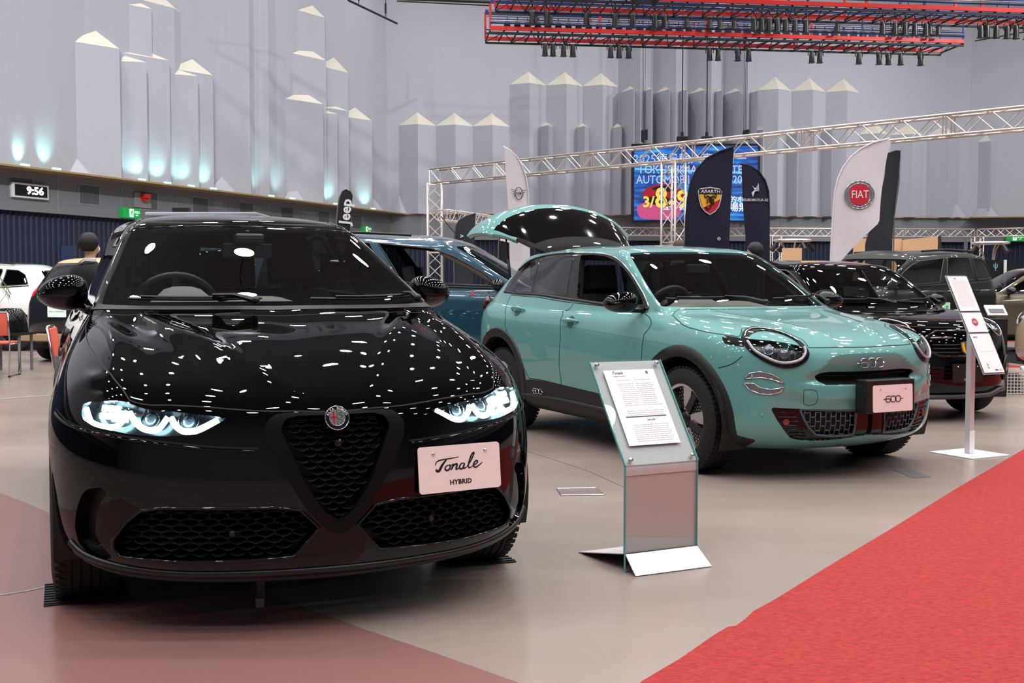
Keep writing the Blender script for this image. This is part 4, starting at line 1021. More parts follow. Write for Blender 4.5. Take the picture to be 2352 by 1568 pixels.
    DL = [(2.88, 4.47), (2.64, 4.49), (2.52, 4.31), (2.28, 4.22), (2.12, 4.30), (1.98, 4.38), (2.08, 4.10), (2.30, 3.96), (2.52, 3.98), (2.74, 4.15)]
    for L in (DU, DL):
        for sg, p in zip((1, -1), c.cut(L)):
            p.obj('daytime_lamp', mat('daytime_lamp_off', (112, 112, 120), .2, .3, coat=1), root, rim=.004, off=.004)
            bead(S, root, 'daytime_lamp_rim', [[(a*sg, b) for a, b in L]], CHR, .003, .004, smooth=False, closed=True)
    # ---- nose slot
    SL = symm([(0, 5.19), (.93, 5.21), (1.20, 5.14), (1.33, 4.98), (1.22, 4.70), (1.10, 4.52), (0, 4.53)])
    p = c.cut(SL, False)[0]; s_ = bpy.data.objects.new('upper_grille', None); link(s_, root)
    p.obj('grille_backing', MTB, s_, rim=0, off=-.07); reveal(S, s_, 'grille_wall', SL, .07, MTB)
    bead(S, s_, 'grille_bar', [[(-1.2, 4.9), (-.6, 4.9), (0, 4.9), (.6, 4.9), (1.2, 4.9)]], SAT, .007, -.03)
    # ---- lower intake
    INL = [(.03, 3.14), (.35, 3.17), (1.65, 3.24), (2.28, 3.28), (2.12, 2.6), (1.95, 2.0), (1.78, 1.38), (1.42, 1.12), (.78, 1.2), (.28, 1.42), (.03, 1.42)]
    MS = [(.36, 3.12), (1.60, 3.20), (1.52, 2.7), (1.41, 2.15), (1.24, 1.62), (.85, 1.46), (.40, 1.50)]
    MESHM = mat('grille_slate', (70, 84, 90), .35, .2, coat=.4)
    for sg, p in zip((1, -1), c.cut(INL)):
        q = bpy.data.objects.new('lower_intake', None); link(q, root); m_ = lambda L: [(a*sg, b) for a, b in L]
        p.obj('intake_backing', MTB, q, rim=0, off=-.045); reveal(S, q, 'intake_wall', m_(INL), .045, MTB)
        _, fr = c.split_k(p, m_(MS)); 
        fr.obj('intake_louvre_panel', GLB, q, rim=.01, off=-.012)
        # brick lattice
        yz = [(a[1], a[2]) for a in pnv(S, dense(m_(MS), .1, True))[0]]; mb = MB(); ys = np.array([a[0] for a in yz]); zs = np.array([a[1] for a in yz])
        y = ys.min()
        def xs(y, z):
            h = S.cast('f', y, z); return (h[0].x if h else .6)-.012
        col = 0; pit = .034
        while y < ys.max():
            zz = [z for z in np.arange(.25, .47, .006) if inpoly(yz, y, z)]
            if len(zz) > 1: mb.tube([(xs(y, z), y, z) for z in (zz[0], (zz[0]+zz[-1])/2, zz[-1])], .0045, 4)
            z = .262+(.0 if col % 2 else .028)
            while z < .47:
                if inpoly(yz, y+pit/2, z): mb.tube([(xs(y+t*pit, z), y+t*pit, z-(.004 if 0 < t < 1 else 0)) for t in (0, .5, 1)], .0045, 4)
                z += .056
            y += pit; col += 1
        mb.build('intake_lattice', MESHM, q, smooth=True)
        bead(S, q, 'lattice_rim', [m_(MS)], MESHM, .008, -.008, smooth=False, closed=True)
        lv = [m_([(2.2-.26*(3.2-k), k), (1.95-.15*(3.2-k)*.7, k), (1.66-.12*(3.2-k), k)]) for k in (3.0, 2.75, 2.5, 2.25, 2.0, 1.75, 1.5)]
        bead(S, q, 'louvre_fins', lv, GLB, .005, -.008, smooth=False)
        pp, nn = S.pn(1.90*sg, 2.45, -.006); f = MB(); f.lathe([(0, .006), (.012, .006), (.016, .002), (.018, .008), (.02, 0)], 16); f.xf(face_basis(pp, nn)).build('fog_lamp', mat('fog_red', (150, 60, 60), .1, .5, coat=1), q, smooth=True)
    c.cut(symm([(0, 3.14), (.05, 3.14), (.05, 1.45), (0, 1.45)]), False)
    CB = symm([(0, 3.1), (.36, 3.12), (.30, 2.1), (.24, 1.6), (0, 1.6)])
    Piece(S.P.copy(), S.N.copy(), S.U.copy(), list(S.F)).split(sdf(dense(CB, .1, True), S.U))[0].obj('radar_cover', mat('radar_cover', (30, 14, 16), .2, coat=.5), root, rim=.01, off=-.014)
    # ---- cladding
    CF = [(3.7, 1.66), (3.26, 1.66), (2.9, 1.42), (2.54, 1.18), (2.75, .5), (2.9, -.2), (4.3, -.2), (4.3, 1.7)]
    for p in c.cut(CF): p.obj('bumper_corner_cladding', MTB, root, rim=.008, off=.003)
    SC = [(5.5, 2.38), (7.07, 2.48), (8.14, 2.56), (8.66, 2.62), (9.06, 2.58), (9.30, 2.34), (9.6, 2.3), (9.9, -.2), (5.3, -.2), (5.3, 2.3)]
    for sg, p in zip((1, -1), c.cut(SC)):
        p.obj('sill_cladding', MTB, root, rim=.01, off=.008)
        bead(S, root, 'sill_trim', [[(a*sg, b) for a, b in [(5.6, 1.62), (7, 1.68), (8.14, 1.72), (9.2, 1.6)]]], SAT, .012, .006)
    c.arch_trim(-.02, .345, .40, .478, MTB); c.arch_trim(-2.575, .375, .40, .478, MTB)
    # ---- tailgate, swung up
    TG = [(11.75, 4.2), (11.7, 7.0), (11.75, 9.5), (11.9, 11.0), (12.15, 12.2), (12.3, 13.0), (13, 13.35), (14.0, 13.4)]
    U = c.shell.U.copy(); U[:, 0] = np.abs(U[:, 0])
    Q = dense(TG+[(15.2, 13.4), (15.2, 4.2)], .12, True)
    tg, c.shell = c.shell.split(sdf(Q, U))
    hx, hzz = -2.66, 1.455; ang = R(76)
    gate = bpy.data.objects.new('tailgate', None); link(gate, root); gate.location = (hx+.06, 0, hzz-.085); gate.rotation_euler = (0, ang, 0)
    for attr in (tg,): tg.P = tg.P-np.array([hx, 0, hzz])
    Ug = tg.U.copy(); Ug[:, 0] = np.abs(Ug[:, 0])
    gl, rest = tg.split(sdf(dense([(11.9, 8.9), (11.95, 10.8), (12.3, 12.0), (15, 12.1), (15, 8.9)], .1, True), Ug))
    Ur = rest.U.copy(); Ur[:, 0] = np.abs(Ur[:, 0]); sp, low = rest.split(sdf(dense([(11.4, 11.2), (11.4, 14), (15, 14), (15, 11.2)], .1, True), Ur))
    gl.obj('rear_window', mat('rear_glass_black', (8, 8, 9), .05, coat=1), gate, rim=.01); sp.obj('roof_spoiler', GLB, gate, rim=.03, off=.012); low.obj('tailgate_panel', TEAL, gate, rim=.04)
    inn = Piece(low.P-low.N*.045, -low.N, low.U, [f[::-1] for f in low.F]); inn.obj('tailgate_lining', MTB, gate, rim=0)
    pb = MB(); pb.box((-.62, 0, -.66), (.05, .34, .07)); pb.build('plate_recess', GLB, gate, bevel=.015)
    wp = MB(); wp.tube([(-.50, .0, -.36), (-.42, .02, -.26), (-.33, .03, -.15)], .010, 6); wp.tube([(-.52, -.18, -.37), (-.50, .0, -.35), (-.49, .2, -.37)], .007, 6); wp.build('rear_wiper', MTB, gate, smooth=True)
    tl = text_mesh([('600', .05, basis((-.70, .0, -.58), (0, -1, 0), (0, 0, 1)))]); tl.build('tailgate_lettering', CHR, gate)
    for sd in (-1, 1):
        st = MB(); a = Vector((-2.92, sd*.60, 1.22)); b = Vector((-3.02, sd*.60, 1.66)); st.cyl(a, (a+b)/2, .013, 8); st.cyl((a+b)/2, b, .008, 8); st.build('gas_strut', MTB, root, smooth=True)
        t = MB(); t.ball((0, 0, 0), 1, 16, (.035, .05, .10)); o = t.build('tail_lamp', mat('tail_lamp_red', (60, 8, 11), .1, coat=1), root, smooth=True); pp, nn = S.pn(sd*11.45, 7.4); o.location = pp-nn*.022
    # ---- loose panels
    HD = symm([(0, 6.85), (.69, 6.86), (1.42, 6.74), (1.42, 7.3), (1.66, 8.1), (2.1, 8.25), (2.6, 7.9), (2.92, 7.2), (3.4, 7.24), (4.02, 7.27), (4.55, 7.38), (4.72, 7.6), (4.51, 8.24), (4.0, 9.2), (3.44, 9.7), (3.0, 9.9), (0, 9.92)])
    c.cut(HD, False)[0].obj('hood', TEAL, root, rim=.012)
    ribbon(S, root, 'shut_line', [HD], GAP, .006, .0009, smooth=False, closed=True)
    FD = [(5.16, 9.85), (5.45, 8.2), (5.92, 6.43), (5.93, 4.84), (5.9, 2.43), (7.0, 2.48), (8.12, 2.58), (8.16, 3.6), (8.12, 5.1), (8.2, 6.76), (7.9, 9.2), (7.55, 10.22), (6.5, 10.04)]
    RD = [(7.55, 10.22), (7.9, 9.2), (8.2, 6.76), (8.12, 5.1), (8.16, 3.6), (8.12, 2.58), (8.66, 2.66), (9.04, 2.64), (9.35, 3.9), (9.6, 4.8), (9.78, 5.61), (9.87, 6.7), (10.1, 8.8), (10.2, 10.45), (8.86, 10.42)]
    for nm, L in (('front_door', FD), ('rear_door', RD)):
        for sg, p in zip((1, -1), c.cut(L)):
            p.obj(nm, TEAL, root, rim=.012); ribbon(S, root, 'door_gap', [[(a*sg, b) for a, b in L]], GAP, .006, .0009, smooth=False, closed=True)
    c.shell.obj('body', TEAL, root, rim=.015)
    for L in ([(3.6, 5.15), (3.2, 5.45), (2.93, 5.95)],): ribbon(S, root, 'bumper_seam', both([L]), GAP, .005, .0009)
    ribbon(S, root, 'tow_cover_outline', [[(-1.58, 4.2), (-1.45, 4.28), (-1.32, 4.2), (-1.29, 3.9), (-1.31, 3.55), (-1.42, 3.45), (-1.53, 3.55)]], GAP, .003, .0009, closed=True)
    for a, b in ((-.81, 3.55), (.81, 3.55), (-2.45, 2.81), (2.45, 2.81)):
        pp, nn = S.pn(a, b, -.001); q = MB(); q.lathe([(0, .002), (.009, .002), (.010, -.004)], 16); q.xf(face_basis(pp, nn)).build('parking_sensor', TEAL, root, smooth=True)
    # ---- door handles
    for sg in (1, -1):
        for a, b, nm in ((7.9, 6.62, 0), (9.48, 7.58, 1)):
            h = bpy.data.objects.new('door_handle', None); link(h, root)
            pp, nn = S.pn(a*sg, b, 0); M = face_basis(pp, nn)
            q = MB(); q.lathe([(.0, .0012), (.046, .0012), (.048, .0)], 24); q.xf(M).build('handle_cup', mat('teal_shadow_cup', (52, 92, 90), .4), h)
            q = MB(); q.tube([M @ Vector((t*.105, .004, .030*(1-t*t)**.5+.004)) for t in np.linspace(-1, 1, 13)], .013, 8, rs=[.006]+[.010+.008*(1-abs(t)) for t in np.linspace(-.9, .9, 11)]+[.006]); q.build('handle_bar', TEAL, h, smooth=True)
    # ---- badge, plate, text
    P, n = S.pn(.0, 5.70, .012); M = face_basis((.763, .012, .722), (1, 0, .12))
    pathobj('number_badge', six_hundred(.056, 0), .0034, CHR, root, M)
    k = MB(); k.box((.842, .045, .525), (.10, .40, .205)); k.build('plate_mount', SAT, root, bevel=.008)
    M = basis((.893, .055, .512), (0, 1, 0), (-.03, 0, 1)); pe = licence_plate(root, M)
    pathobj('plate_lettering', six_hundred(.036, 0), .0024, mat('ink_20', (20, 20, 22), .5), pe, Matrix.Translation((0, -.004, .005)))
    for sg in (-1,):
        pp, nn = S.pn(8.78*sg, 1.98, .014); pathobj('sill_lettering', six_hundred(.040, 0), .003, CHR, root, face_basis(pp, nn))
    # ---- mirrors, wipers, aerial
    for sd in (-1, 1): mirror_housing(root, -.63, .95, 1.085, sd, BLK, GLB, .10, .115, .080, foot=(-.60, .76, 1.035))
    for p_ in ([(-3.2, 10.3), (-2, 10.28), (-1, 10.28), (0, 10.3)], [(.6, 10.28), (1.6, 10.3), (2.4, 10.34), (3.1, 10.45)]): wiper(S, root, 'wiper', p_, SAT, (p_[-1][0]*.9, 10.0))
    pl = MB(); pl.box((-1.45, 0, .22), (3.3, 1.36, .06)); pl.build('underbody', MTB, root)
    for x, z in ((-.02, .345), (-2.575, .375)): c.liners(x, z, .44, MTB, .78, .24)
    RIM = mat('machined_alloy', (190, 190, 192), .22, .9)
    for x in (0, -2.557):
        for sd in (-1, 1): wheel(root, (x, sd*.77, .34), sd, .34, .215, .235, 'aero', RUB, RIM, SAT, 1)
    # ---- cabin
    inter = mat('cabin_black', (16, 16, 17), .8); SG = mat('seat_warm_grey', (62, 60, 56), .8); DG = mat('dash_light_grey', (120, 118, 112), .8)
    fl = MB(); fl.box((-1.55, 0, .34), (2.5, 1.44, .04)); fl.box((-2.85, 0, .70), (.7, 1.3, .5)); fl.build('cabin_floor', inter, root)
    dash(S, root, DG, -.38, -.85, 1.055, .66, hood_y=True, zt=.08)
    steering_wheel(root, -.88, -.37, 1.03, SEATM, .18)
    for y in (-.37, .37): seat(root, -1.45, y, SG, z=.35, h=.60)
    seat(root, -2.3, 0, SG, z=.38, h=.50, w=1.2)
    q = MB(); q.box((-1.02, 0, 1.33), (.03, .22, .065)); q.build('rear_view_mirror', SEATM, root, bevel=.01)
    hl = MB(); hl.box((-1.75, 0, 1.43), (1.3, .95, .03)); hl.build('headliner', mat('headliner_grey', (60, 60, 60), .9), root, bevel=.01)
    return root
fi_root = build_fiat()

# ---------------------------------------------------------------- generic builder for the other cars
def build_car(label, L, pos, paint, wb, r_w, ty=.78, wz=None, open_win=False, hl=None, tail=None, arch=None, clad=None, rim_m=None, roof_m=None, style='ten', dark=WD,
              rail=False, post=None, nu=6, seatm=None, glassless=(), z_pos=0, gate=None):
    S = Surf(L, nu=nu, nv=nu, post=post); root = thing('car', label, 'car', (pos[0], pos[1], z_pos), pos[2]); c = Car(S, root, paint); wz = wz or r_w
    for x in (0, -wb): c.cut_arch(x, wz+.01, r_w+.06)
    c.cut(symm([(0, 10.08), (2.3, 10.05), (3.95, 10.08), (3.8, 10.8), (3.62, 11.45), (3.5, 12.0), (3.3, 12.15), (0, 12.22)]), False)[0].obj('windshield', WS, root, rim=.004)
    FW = [(5.15, 10.12), (5.0, 10.8), (5.12, 11.5), (5.45, 12.0), (7.15, 12.3), (7.42, 10.35), (6.3, 10.22)]
    RW = [(7.75, 10.4), (7.45, 12.3), (9.15, 12.35), (9.25, 10.5)]
    RQ = [(9.45, 10.52), (9.4, 12.3), (10.2, 12.2), (10.75, 11.6), (10.85, 10.6)]
    for nm, Q in (('front_door_window', FW), ('rear_door_window', RW), ('quarter_window', RQ)):
        for sg, p in zip((1, -1), c.cut(Q)):
            if not (open_win and nm == 'front_door_window'): p.obj(nm, dark, root, rim=.004)
            bead(S, root, 'window_seal', [[(a*sg, b) for a, b in Q]], SAT, .010, 0, smooth=False, closed=True)
    c.cut([(12.0, 10.5), (12.3, 12.0), (14.0, 12.1), (16.0, 12.1), (16.0, 10.5)], False)[0].obj('rear_window', WD, root, rim=.004)
    if hl:
        for sg, p in zip((1, -1), c.cut(hl, smooth=True)):
            h = bpy.data.objects.new('headlight', None); link(h, root); m_ = [(a*sg, b) for a, b in hl]
            p.obj('lamp_lens', CLR, h, rim=0); p.obj('lamp_housing', mat('lamp_silver', (70, 72, 76), .25, .8), h, rim=0, off=-.03); bead(S, h, 'lamp_rim', [m_], CHR, .007, .002, closed=True)
            a = sum(q[0] for q in hl)/len(hl); b = sum(q[1] for q in hl)/len(hl); pp, nn = S.pn(a*sg, b, -.022); q = MB(); q.lathe([(0, .018), (.03, .014), (.045, 0), (.05, .006), (.055, 0)], 16); q.xf(face_basis(pp, nn)).build('reflector', CHR, h, smooth=True)
    if tail:
        for p in c.cut(tail): p.obj('tail_lamp', mat('tail_lamp_lit', (200, 24, 30), .15, coat=1, emit=1.6, ecol=(255, 20, 30)), root, rim=.02, off=.004)
    for sg in (1, -1):
        gaps = [[(5.5, 10.0), (5.6, 8), (5.9, 6.4), (5.9, 2.2)], [(7.55, 10.2), (7.9, 8), (8.1, 6), (8.05, 2.2)], [(9.8, 10.3), (9.85, 7), (9.5, 4.6)], [(0, 6.8), (1.5, 6.85), (2.6, 7.1), (3.4, 7.5), (4.4, 8.3), (3.6, 9.6), (3.2, 9.95)]]
        ribbon(S, root, 'shut_line', Both([[(a*sg, b) for a, b in g] for g in gaps]), GAP, .007, .001)
        bead(S, root, 'belt_line', [[(5.2, 9.95), (7.5, 10.2), (10.9, 10.4)] if sg > 0 else [(-5.2, 9.95), (-7.5, 10.2), (-10.9, 10.4)]], SAT, .012, 0)
        for a, b in ((7.55, 7.6), (9.3, 7.9)):
            pp, nn = S.pn(a*sg, b, .012); M = face_basis(pp, nn); q = MB(); q.tube([M @ Vector((t*.09, 0, .02*(1-t*t))) for t in (-1, -.5, 0, .5, 1)], .012, 6); q.build('door_handle', paint, root, smooth=True)
        if rail: bead(S, root, 'roof_rail', [[(5.5*sg, 13.3), (6.5*sg, 13.35), (8*sg, 13.35), (10*sg, 13.2)]], SAT, .018, .045)
    if roof_m:
        for p in c.cut(symm([(0, 12.5), (3, 12.5), (5, 12.6), (9, 12.7), (11.5, 12.6), (13, 12.45), (14, 12.45), (14, 16), (0, 16)])[:9], True): p.obj('roof', roof_m, root, rim=.01, off=.002)
    if clad is not None:
        A, B = c.shell.split(c.shell.U[:, 1]-clad); A.obj('lower_cladding', MTB, root, rim=.01, off=.004); c.shell = B
    c.shell.obj('body', paint, root, rim=.015)
    for x in (0, -wb):
        c.liners(x, wz+.01, r_w+.07, MTB, ty, .24)
        if arch: c.arch_trim(x, wz+.01, r_w+.045, r_w+.10, arch)
        for sd in (-1, 1): wheel(root, (x, sd*ty, r_w), sd, r_w, .205, r_w*.68, style, RUB, rim_m or mat('dark_alloy', (40, 40, 43), .25, .8), SAT, 0)
    w0 = L[10][2]
    for sd in (-1, 1): mirror_housing(root, L[10][0]-L[10][1]-.12, w0+.15, L[10][8]+.05, sd, BLK, GLB, .085, .10, .075, foot=(L[10][0]-L[10][1]-.1, w0, L[10][8]))
    pl = MB(); pl.box((-wb/2, 0, .24), (wb+.9, 1.25, .08)); pl.build('underbody', MTB, root)
    inter = seatm or mat('cabin_black', (16, 16, 17), .8)
    fl = MB(); fl.box((-wb/2-.2, 0, .40), (wb*.9, 1.3, .04)); fl.build('cabin_floor', inter, root)
    dash(S, root, TRIM, L[10][0]-.18, L[10][0]-.62, L[10][7]-.03, w0-.08)
    steering_wheel(root, L[10][0]-.66, -.36, L[10][7], SEATM, .18)
    x = L[10][0]-1.25
    for y in (-.34, .34): seat(root, x, y, inter, z=.42, h=.60, w=.46)
    seat(root, x-.85, 0, inter, z=.45, h=.5, w=1.1)
    return root, S
# ---- small black hatchback right of the teal car
AB_L = [(.56, .58, .68, .68, .70, -2.75, .50, .20, .20, .20, .22, .28), (.69, .70, .77, .77, .79, -2.84, .58, .23, .25, .25, .28, .34), (.73, .735, .80, .79, .81, -2.90, .62, .33, .35, .36, .38, .44),
 (.745, .75, .812, .80, .815, -2.92, .64, .45, .48, .50, .52, .56), (.74, .745, .815, .81, .82, -2.92, .64, .56, .60, .63, .65, .68), (.72, .73, .81, .81, .815, -2.91, .63, .67, .71, .75, .77, .80),
 (.68, .71, .80, .80, .80, -2.88, .62, .77, .82, .85, .88, .91), (.60, .68, .775, .79, .785, -2.86, .60, .845, .90, .925, .95, .99), (.42, .68, .74, .77, .765, -2.83, .58, .90, .955, .965, .985, 1.03),
 (.08, .52, .71, .755, .75, -2.80, .56, .95, .985, .985, 1.00, 1.06), (-.20, .28, .69, .745, .735, -2.78, .54, .99, 1.0, 1.0, 1.02, 1.09), (-.50, .26, .635, .68, .655, -2.66, .45, 1.20, 1.19, 1.17, 1.18, 1.21),
 (-.80, .24, .575, .61, .575, -2.48, .34, 1.37, 1.355, 1.35, 1.33, 1.34), (-.97, .24, .51, .54, .50, -2.38, .3, 1.425, 1.405, 1.42, 1.41, 1.40), (-1.25, .22, .30, .32, .30, -2.3, .25, 1.455, 1.45, 1.465, 1.45, 1.435), (-1.5, .2, 0, 0, 0, -2.2, .2, 1.465, 1.465, 1.475, 1.46, 1.44)]
def build_hatchback():
    HLs = [(2.55, 7.0), (2.35, 7.6), (2.0, 7.7), (1.7, 7.3), (1.6, 6.6), (1.75, 5.9), (2.05, 5.7), (2.4, 6.1)]
    root, S = build_car('small glossy black hatchback with round headlights parked right of the sea green car', AB_L, (3.70, 10.70, R(-70)), BLK, 2.30, .30, ty=.71, open_win=True, hl=HLs)
    gr = bpy.data.objects.new('grille', None); link(gr, root); ring = symm([(0, 6.35), (.8, 6.3), (1.25, 5.6), (1.15, 4.6), (.8, 4.2), (0, 4.15)])
    bead(S, gr, 'grille_surround', [ring], GLB, .012, .004, smooth=False, closed=True)
    for i in range(3): bead(S, gr, 'grille_bar', [[(-1.0, 4.5+.3*i), (0, 4.5+.3*i), (1.0, 4.5+.3*i)]], MTB, .006, .001)
    bead(S, gr, 'moustache_bar', [[(-1.05, 5.65), (-.3, 5.7)], [(1.05, 5.65), (.3, 5.7)]], mat('dark_chrome', (110, 112, 118), .15, 1), .012, .006)
    sh = [(0, -.5), (.32, -.28), (.42, .1), (.45, .45), (.2, .5), (-.2, .5), (-.45, .45), (-.42, .1), (-.32, -.28)]
    b = bpy.data.objects.new('badge', None); link(b, root); M = face_basis((.755, 0, .655), (1, 0, .1)); b.matrix_local = M
    MB().prism([(x*.115, y*.115) for x, y in sh], Matrix.Identity(4), .012).build('badge_shield', CHR, b)
    MB().prism([(x*.095, y*.095) for x, y in sh[5:]+[sh[0]]], Matrix.Translation((0, 0, .004)), .010).build('badge_yellow', mat('shield_yellow', (230, 180, 40), .3), b)
    MB().prism([(x*.095, y*.095) for x, y in sh[:5]], Matrix.Translation((0, 0, .004)), .0095).build('badge_red', mat('shield_red', (190, 40, 35), .3), b)
    for sg in (1, -1):
        f = bpy.data.objects.new('fog_lamp', None); link(f, root); pp, nn = S.pn(2.35*sg, 3.0, .008); M = face_basis(pp, nn)
        q = MB(); q.lathe([(.045, .004), (.085, .012), (.115, .004), (.118, -.01)], 24); q.xf(M).build('fog_bezel', MTB, f, smooth=True)
        q = MB(); q.lathe([(0, .012), (.02, .012), (.035, .004), (.045, .008)], 20); q.xf(M).build('fog_glass', CHR, f, smooth=True)
    bead(S, root, 'lower_mesh', [[(a, k) for a in (-1.6, 0, 1.6)] for k in (2.6, 2.9, 3.2, 3.5)], mat('mesh_flat_black', (8, 8, 8), .8, spec=.1), .006, .001)
    bead(S, root, 'front_splitter', [[(-3.3, 1.9), (-2.9, 1.3), (-1.8, 1.5), (-1.3, 1.1), (0, 1.1), (1.3, 1.1), (1.8, 1.5), (2.9, 1.3), (3.3, 1.9)]], mat('satin_grey_lip', (64, 64, 66), .45), .022, .02, smooth=False)
    M = basis((.795, .0, .44), (0, 1, 0), (-.05, 0, 1)); licence_plate(root, M, bg=(22, 20, 22), ink=(190, 190, 190), texts=(('LIMITED', .025, 0, -.055),))
    for p_ in ([(-3.0, 10.35), (-2, 10.3), (-1, 10.3), (0, 10.35)], [(.6, 10.3), (1.6, 10.3), (2.4, 10.36), (3.1, 10.5)]): wiper(S, root, 'wiper', p_, SAT, (p_[-1][0]*.9, 10.0))
    st = mat('stripe_tan', (150, 120, 70), .4)  # tan and pink stripes laid over the roof
    for k in range(5): ribbon(S, root, 'roof_stripe', [[(-2.5+.5*k, 13.3), (-2.6+.5*k, 14.2)]], st if k < 3 else mat('stripe_pink', (130, 100, 105), .4), .07, .002)
    return root
build_hatchback()
# ---- high-roofed vans
def van_levels(sc_=1.0, H=1.84):
    k = (H-1.84)
    return [(.70, .70, .78, .80, .80, -3.45, .55, .22, .22, .22, .24, .30), (.84, .84, .88, .88, .88, -3.52, .60, .27, .28, .28, .30, .36), (.88, .88, .91, .90, .90, -3.56, .62, .38, .40, .40, .42, .48),
 (.90, .90, .92, .91, .915, -3.58, .63, .52, .54, .55, .57, .62), (.895, .90, .925, .92, .92, -3.58, .63, .66, .69, .70, .72, .77), (.88, .89, .92, .92, .92, -3.57, .62, .80, .83, .85, .87, .92),
 (.84, .87, .91, .915, .915, -3.56, .62, .92, .96, .98, 1.0, 1.04), (.74, .84, .885, .905, .905, -3.55, .61, 1.0, 1.05, 1.07, 1.09, 1.12), (.52, .80, .85, .89, .895, -3.54, .60, 1.06, 1.10, 1.11, 1.12, 1.16),
 (.20, .60, .82, .875, .88, -3.53, .59, 1.12, 1.13, 1.135, 1.14, 1.19), (-.02, .36, .80, .865, .87, -3.52, .58, 1.16, 1.16, 1.16, 1.17, 1.22), (-.42, .34, .75, .81, .815, -3.46, .52, 1.42, 1.41, 1.42, 1.42, 1.46),
 (-.82, .34, .69, .735, .74, -3.38, .45, 1.66+k, 1.63+k, 1.67+k, 1.67+k, 1.67+k), (-1.02, .34, .62, .67, .67, -3.32, .4, 1.745+k, 1.72+k, 1.76+k, 1.755+k, 1.74+k), (-1.3, .3, .36, .38, .38, -3.2, .35, 1.80+k, 1.79+k, 1.82+k, 1.81+k, 1.79+k), (-1.6, .3, 0, 0, 0, -3.1, .3, 1.82+k, 1.82+k, 1.835+k, 1.82+k, 1.80+k)]
BLUE = mat('petrol_blue_paint', (24, 68, 88), .3, metal=.3, coat=1)
HLV = [(3.1, 6.6), (2.6, 7.2), (2.0, 7.0), (1.9, 6.2), (2.3, 5.7), (2.9, 5.9)]
r_, S_ = build_car('petrol blue high-roofed van behind the black SUV, its front door window open', van_levels(), (.42, 13.95, R(-6)), BLUE, 2.785, .33, ty=.80, open_win=True, hl=HLV, rail=True, clad=1.8, arch=MTB, seatm=mat('seat_van_grey', (60, 62, 66), .8))
pp, nn = S_.pn(-5.85, 8.0, .004); M = face_basis(pp, nn)
text_mesh([('X', .085, M @ Matrix.Translation((-.09, 0, 0)), 0, .003, 1.3)]).build('side_lettering_red', mat('badge_red', (160, 20, 30), .25, coat=1), r_)
text_mesh([('TR', .075, M @ Matrix.Translation((.04, 0, 0)), 0, .002, 1.3)]).build('side_lettering', CHR, r_)
mb = MB(); mb.cyl((-1.1, .1, 1.80), (-1.32, .1, 2.06), .006, 6); mb.build('roof_aerial', MTB, r_)
ap = MB(); ap.tube([(-.50, -.70, 1.20), (-.88, -.64, 1.44), (-1.2, -.60, 1.60)], .035, 8); ap.build('pillar_lining', mat('pillar_cream', (150, 146, 134), .8), r_)
ap = MB(); ap.tube([(-.50, .70, 1.20), (-.88, .64, 1.44), (-1.2, .60, 1.60)], .035, 8); ap.build('pillar_lining', mat('pillar_cream', (150, 146, 134), .8), r_)
GREEN = mat('dark_olive_paint', (15, 26, 16), .45, coat=.45, spec=.2)
build_car('dark green high-roofed van with rounded side windows parked behind the hatchback', van_levels(H=1.76), (4.55, 16.55, R(-140)), GREEN, 2.70, .33, ty=.80, rail=True, clad=1.8, arch=MTB, hl=HLV, dark=WS)
# ---- crossover, side on, at the right edge
def scaled(L, sx, sy, sz): return [(a*sx, b*sx, c*sy, d*sy, e*sy, f*sx, g*sx, h*sz, i*sz, j*sz, k*sz, l*sz) for a, b, c, d, e, f, g, h, i, j, k, l in L]
TAUPE = mat('taupe_paint', (92, 86, 70), .3, metal=.4, coat=1)
build_car('taupe crossover parked side on at the right edge of the hall', scaled(FI_L, 1.02, 1.0, 1.02), (8.45, 21.6, R(176)), TAUPE, 2.58, .34, ty=.77, wz=.34, clad=1.7, arch=MTB, hl=HLV, roof_m=mat('cream_roof', (200, 198, 188), .3, coat=1))
BEIGE = mat('beige_paint', (176, 158, 138), .3, metal=.1, coat=1)
build_car('beige compact car whose round headlight shows at the right picture edge', scaled(FI_L, .94, .98, .98), (7.45, 14.75, R(-158)), BEIGE, 2.4, .32, ty=.74, hl=[(2.5, 6.9), (2.2, 7.2), (1.8, 6.9), (1.7, 6.2), (1.9, 5.5), (2.3, 5.6)])
# ---- left background
GREY = mat('charcoal_paint', (30, 33, 38), .3, metal=.3, coat=1); TAN = mat('tan_roof_paint', (206, 168, 122), .35, coat=.6)
r_, S_ = build_car('charcoal SUV with a tan roof seen from behind at left', scaled(SUV_L, .98, .99, 1.04), (-6.06, 20.98, R(75)), GREY, 2.62, .35, ty=.79, tail=[(11.8, 6.3), (11.75, 8.4), (12.4, 8.5), (12.45, 6.3)], roof_m=TAN, clad=2.2)
M = basis((-3.545, 0, .80), (0, -1, 0), (0, 0, 1)); licence_plate(r_, M, bg=(220, 240, 236), texts=(('MINI COUNTRYMAN', .028, 0, 0),))
mb = MB(); mb.box((-3.49, 0, .40), (.10, 1.45, .12)); mb.build('bumper_skid', mat('skid_tan', (150, 128, 98), .5), r_, bevel=.02)
WHITE = mat('white_paint', (214, 214, 212), .3, coat=1)
build_car('white estate car parked side on at the left picture edge', scaled(SUV_L, 1.0, 1.0, 1.02), (-11.85, 21.9, R(180)), WHITE, 2.7, .34, ty=.79, rail=True)

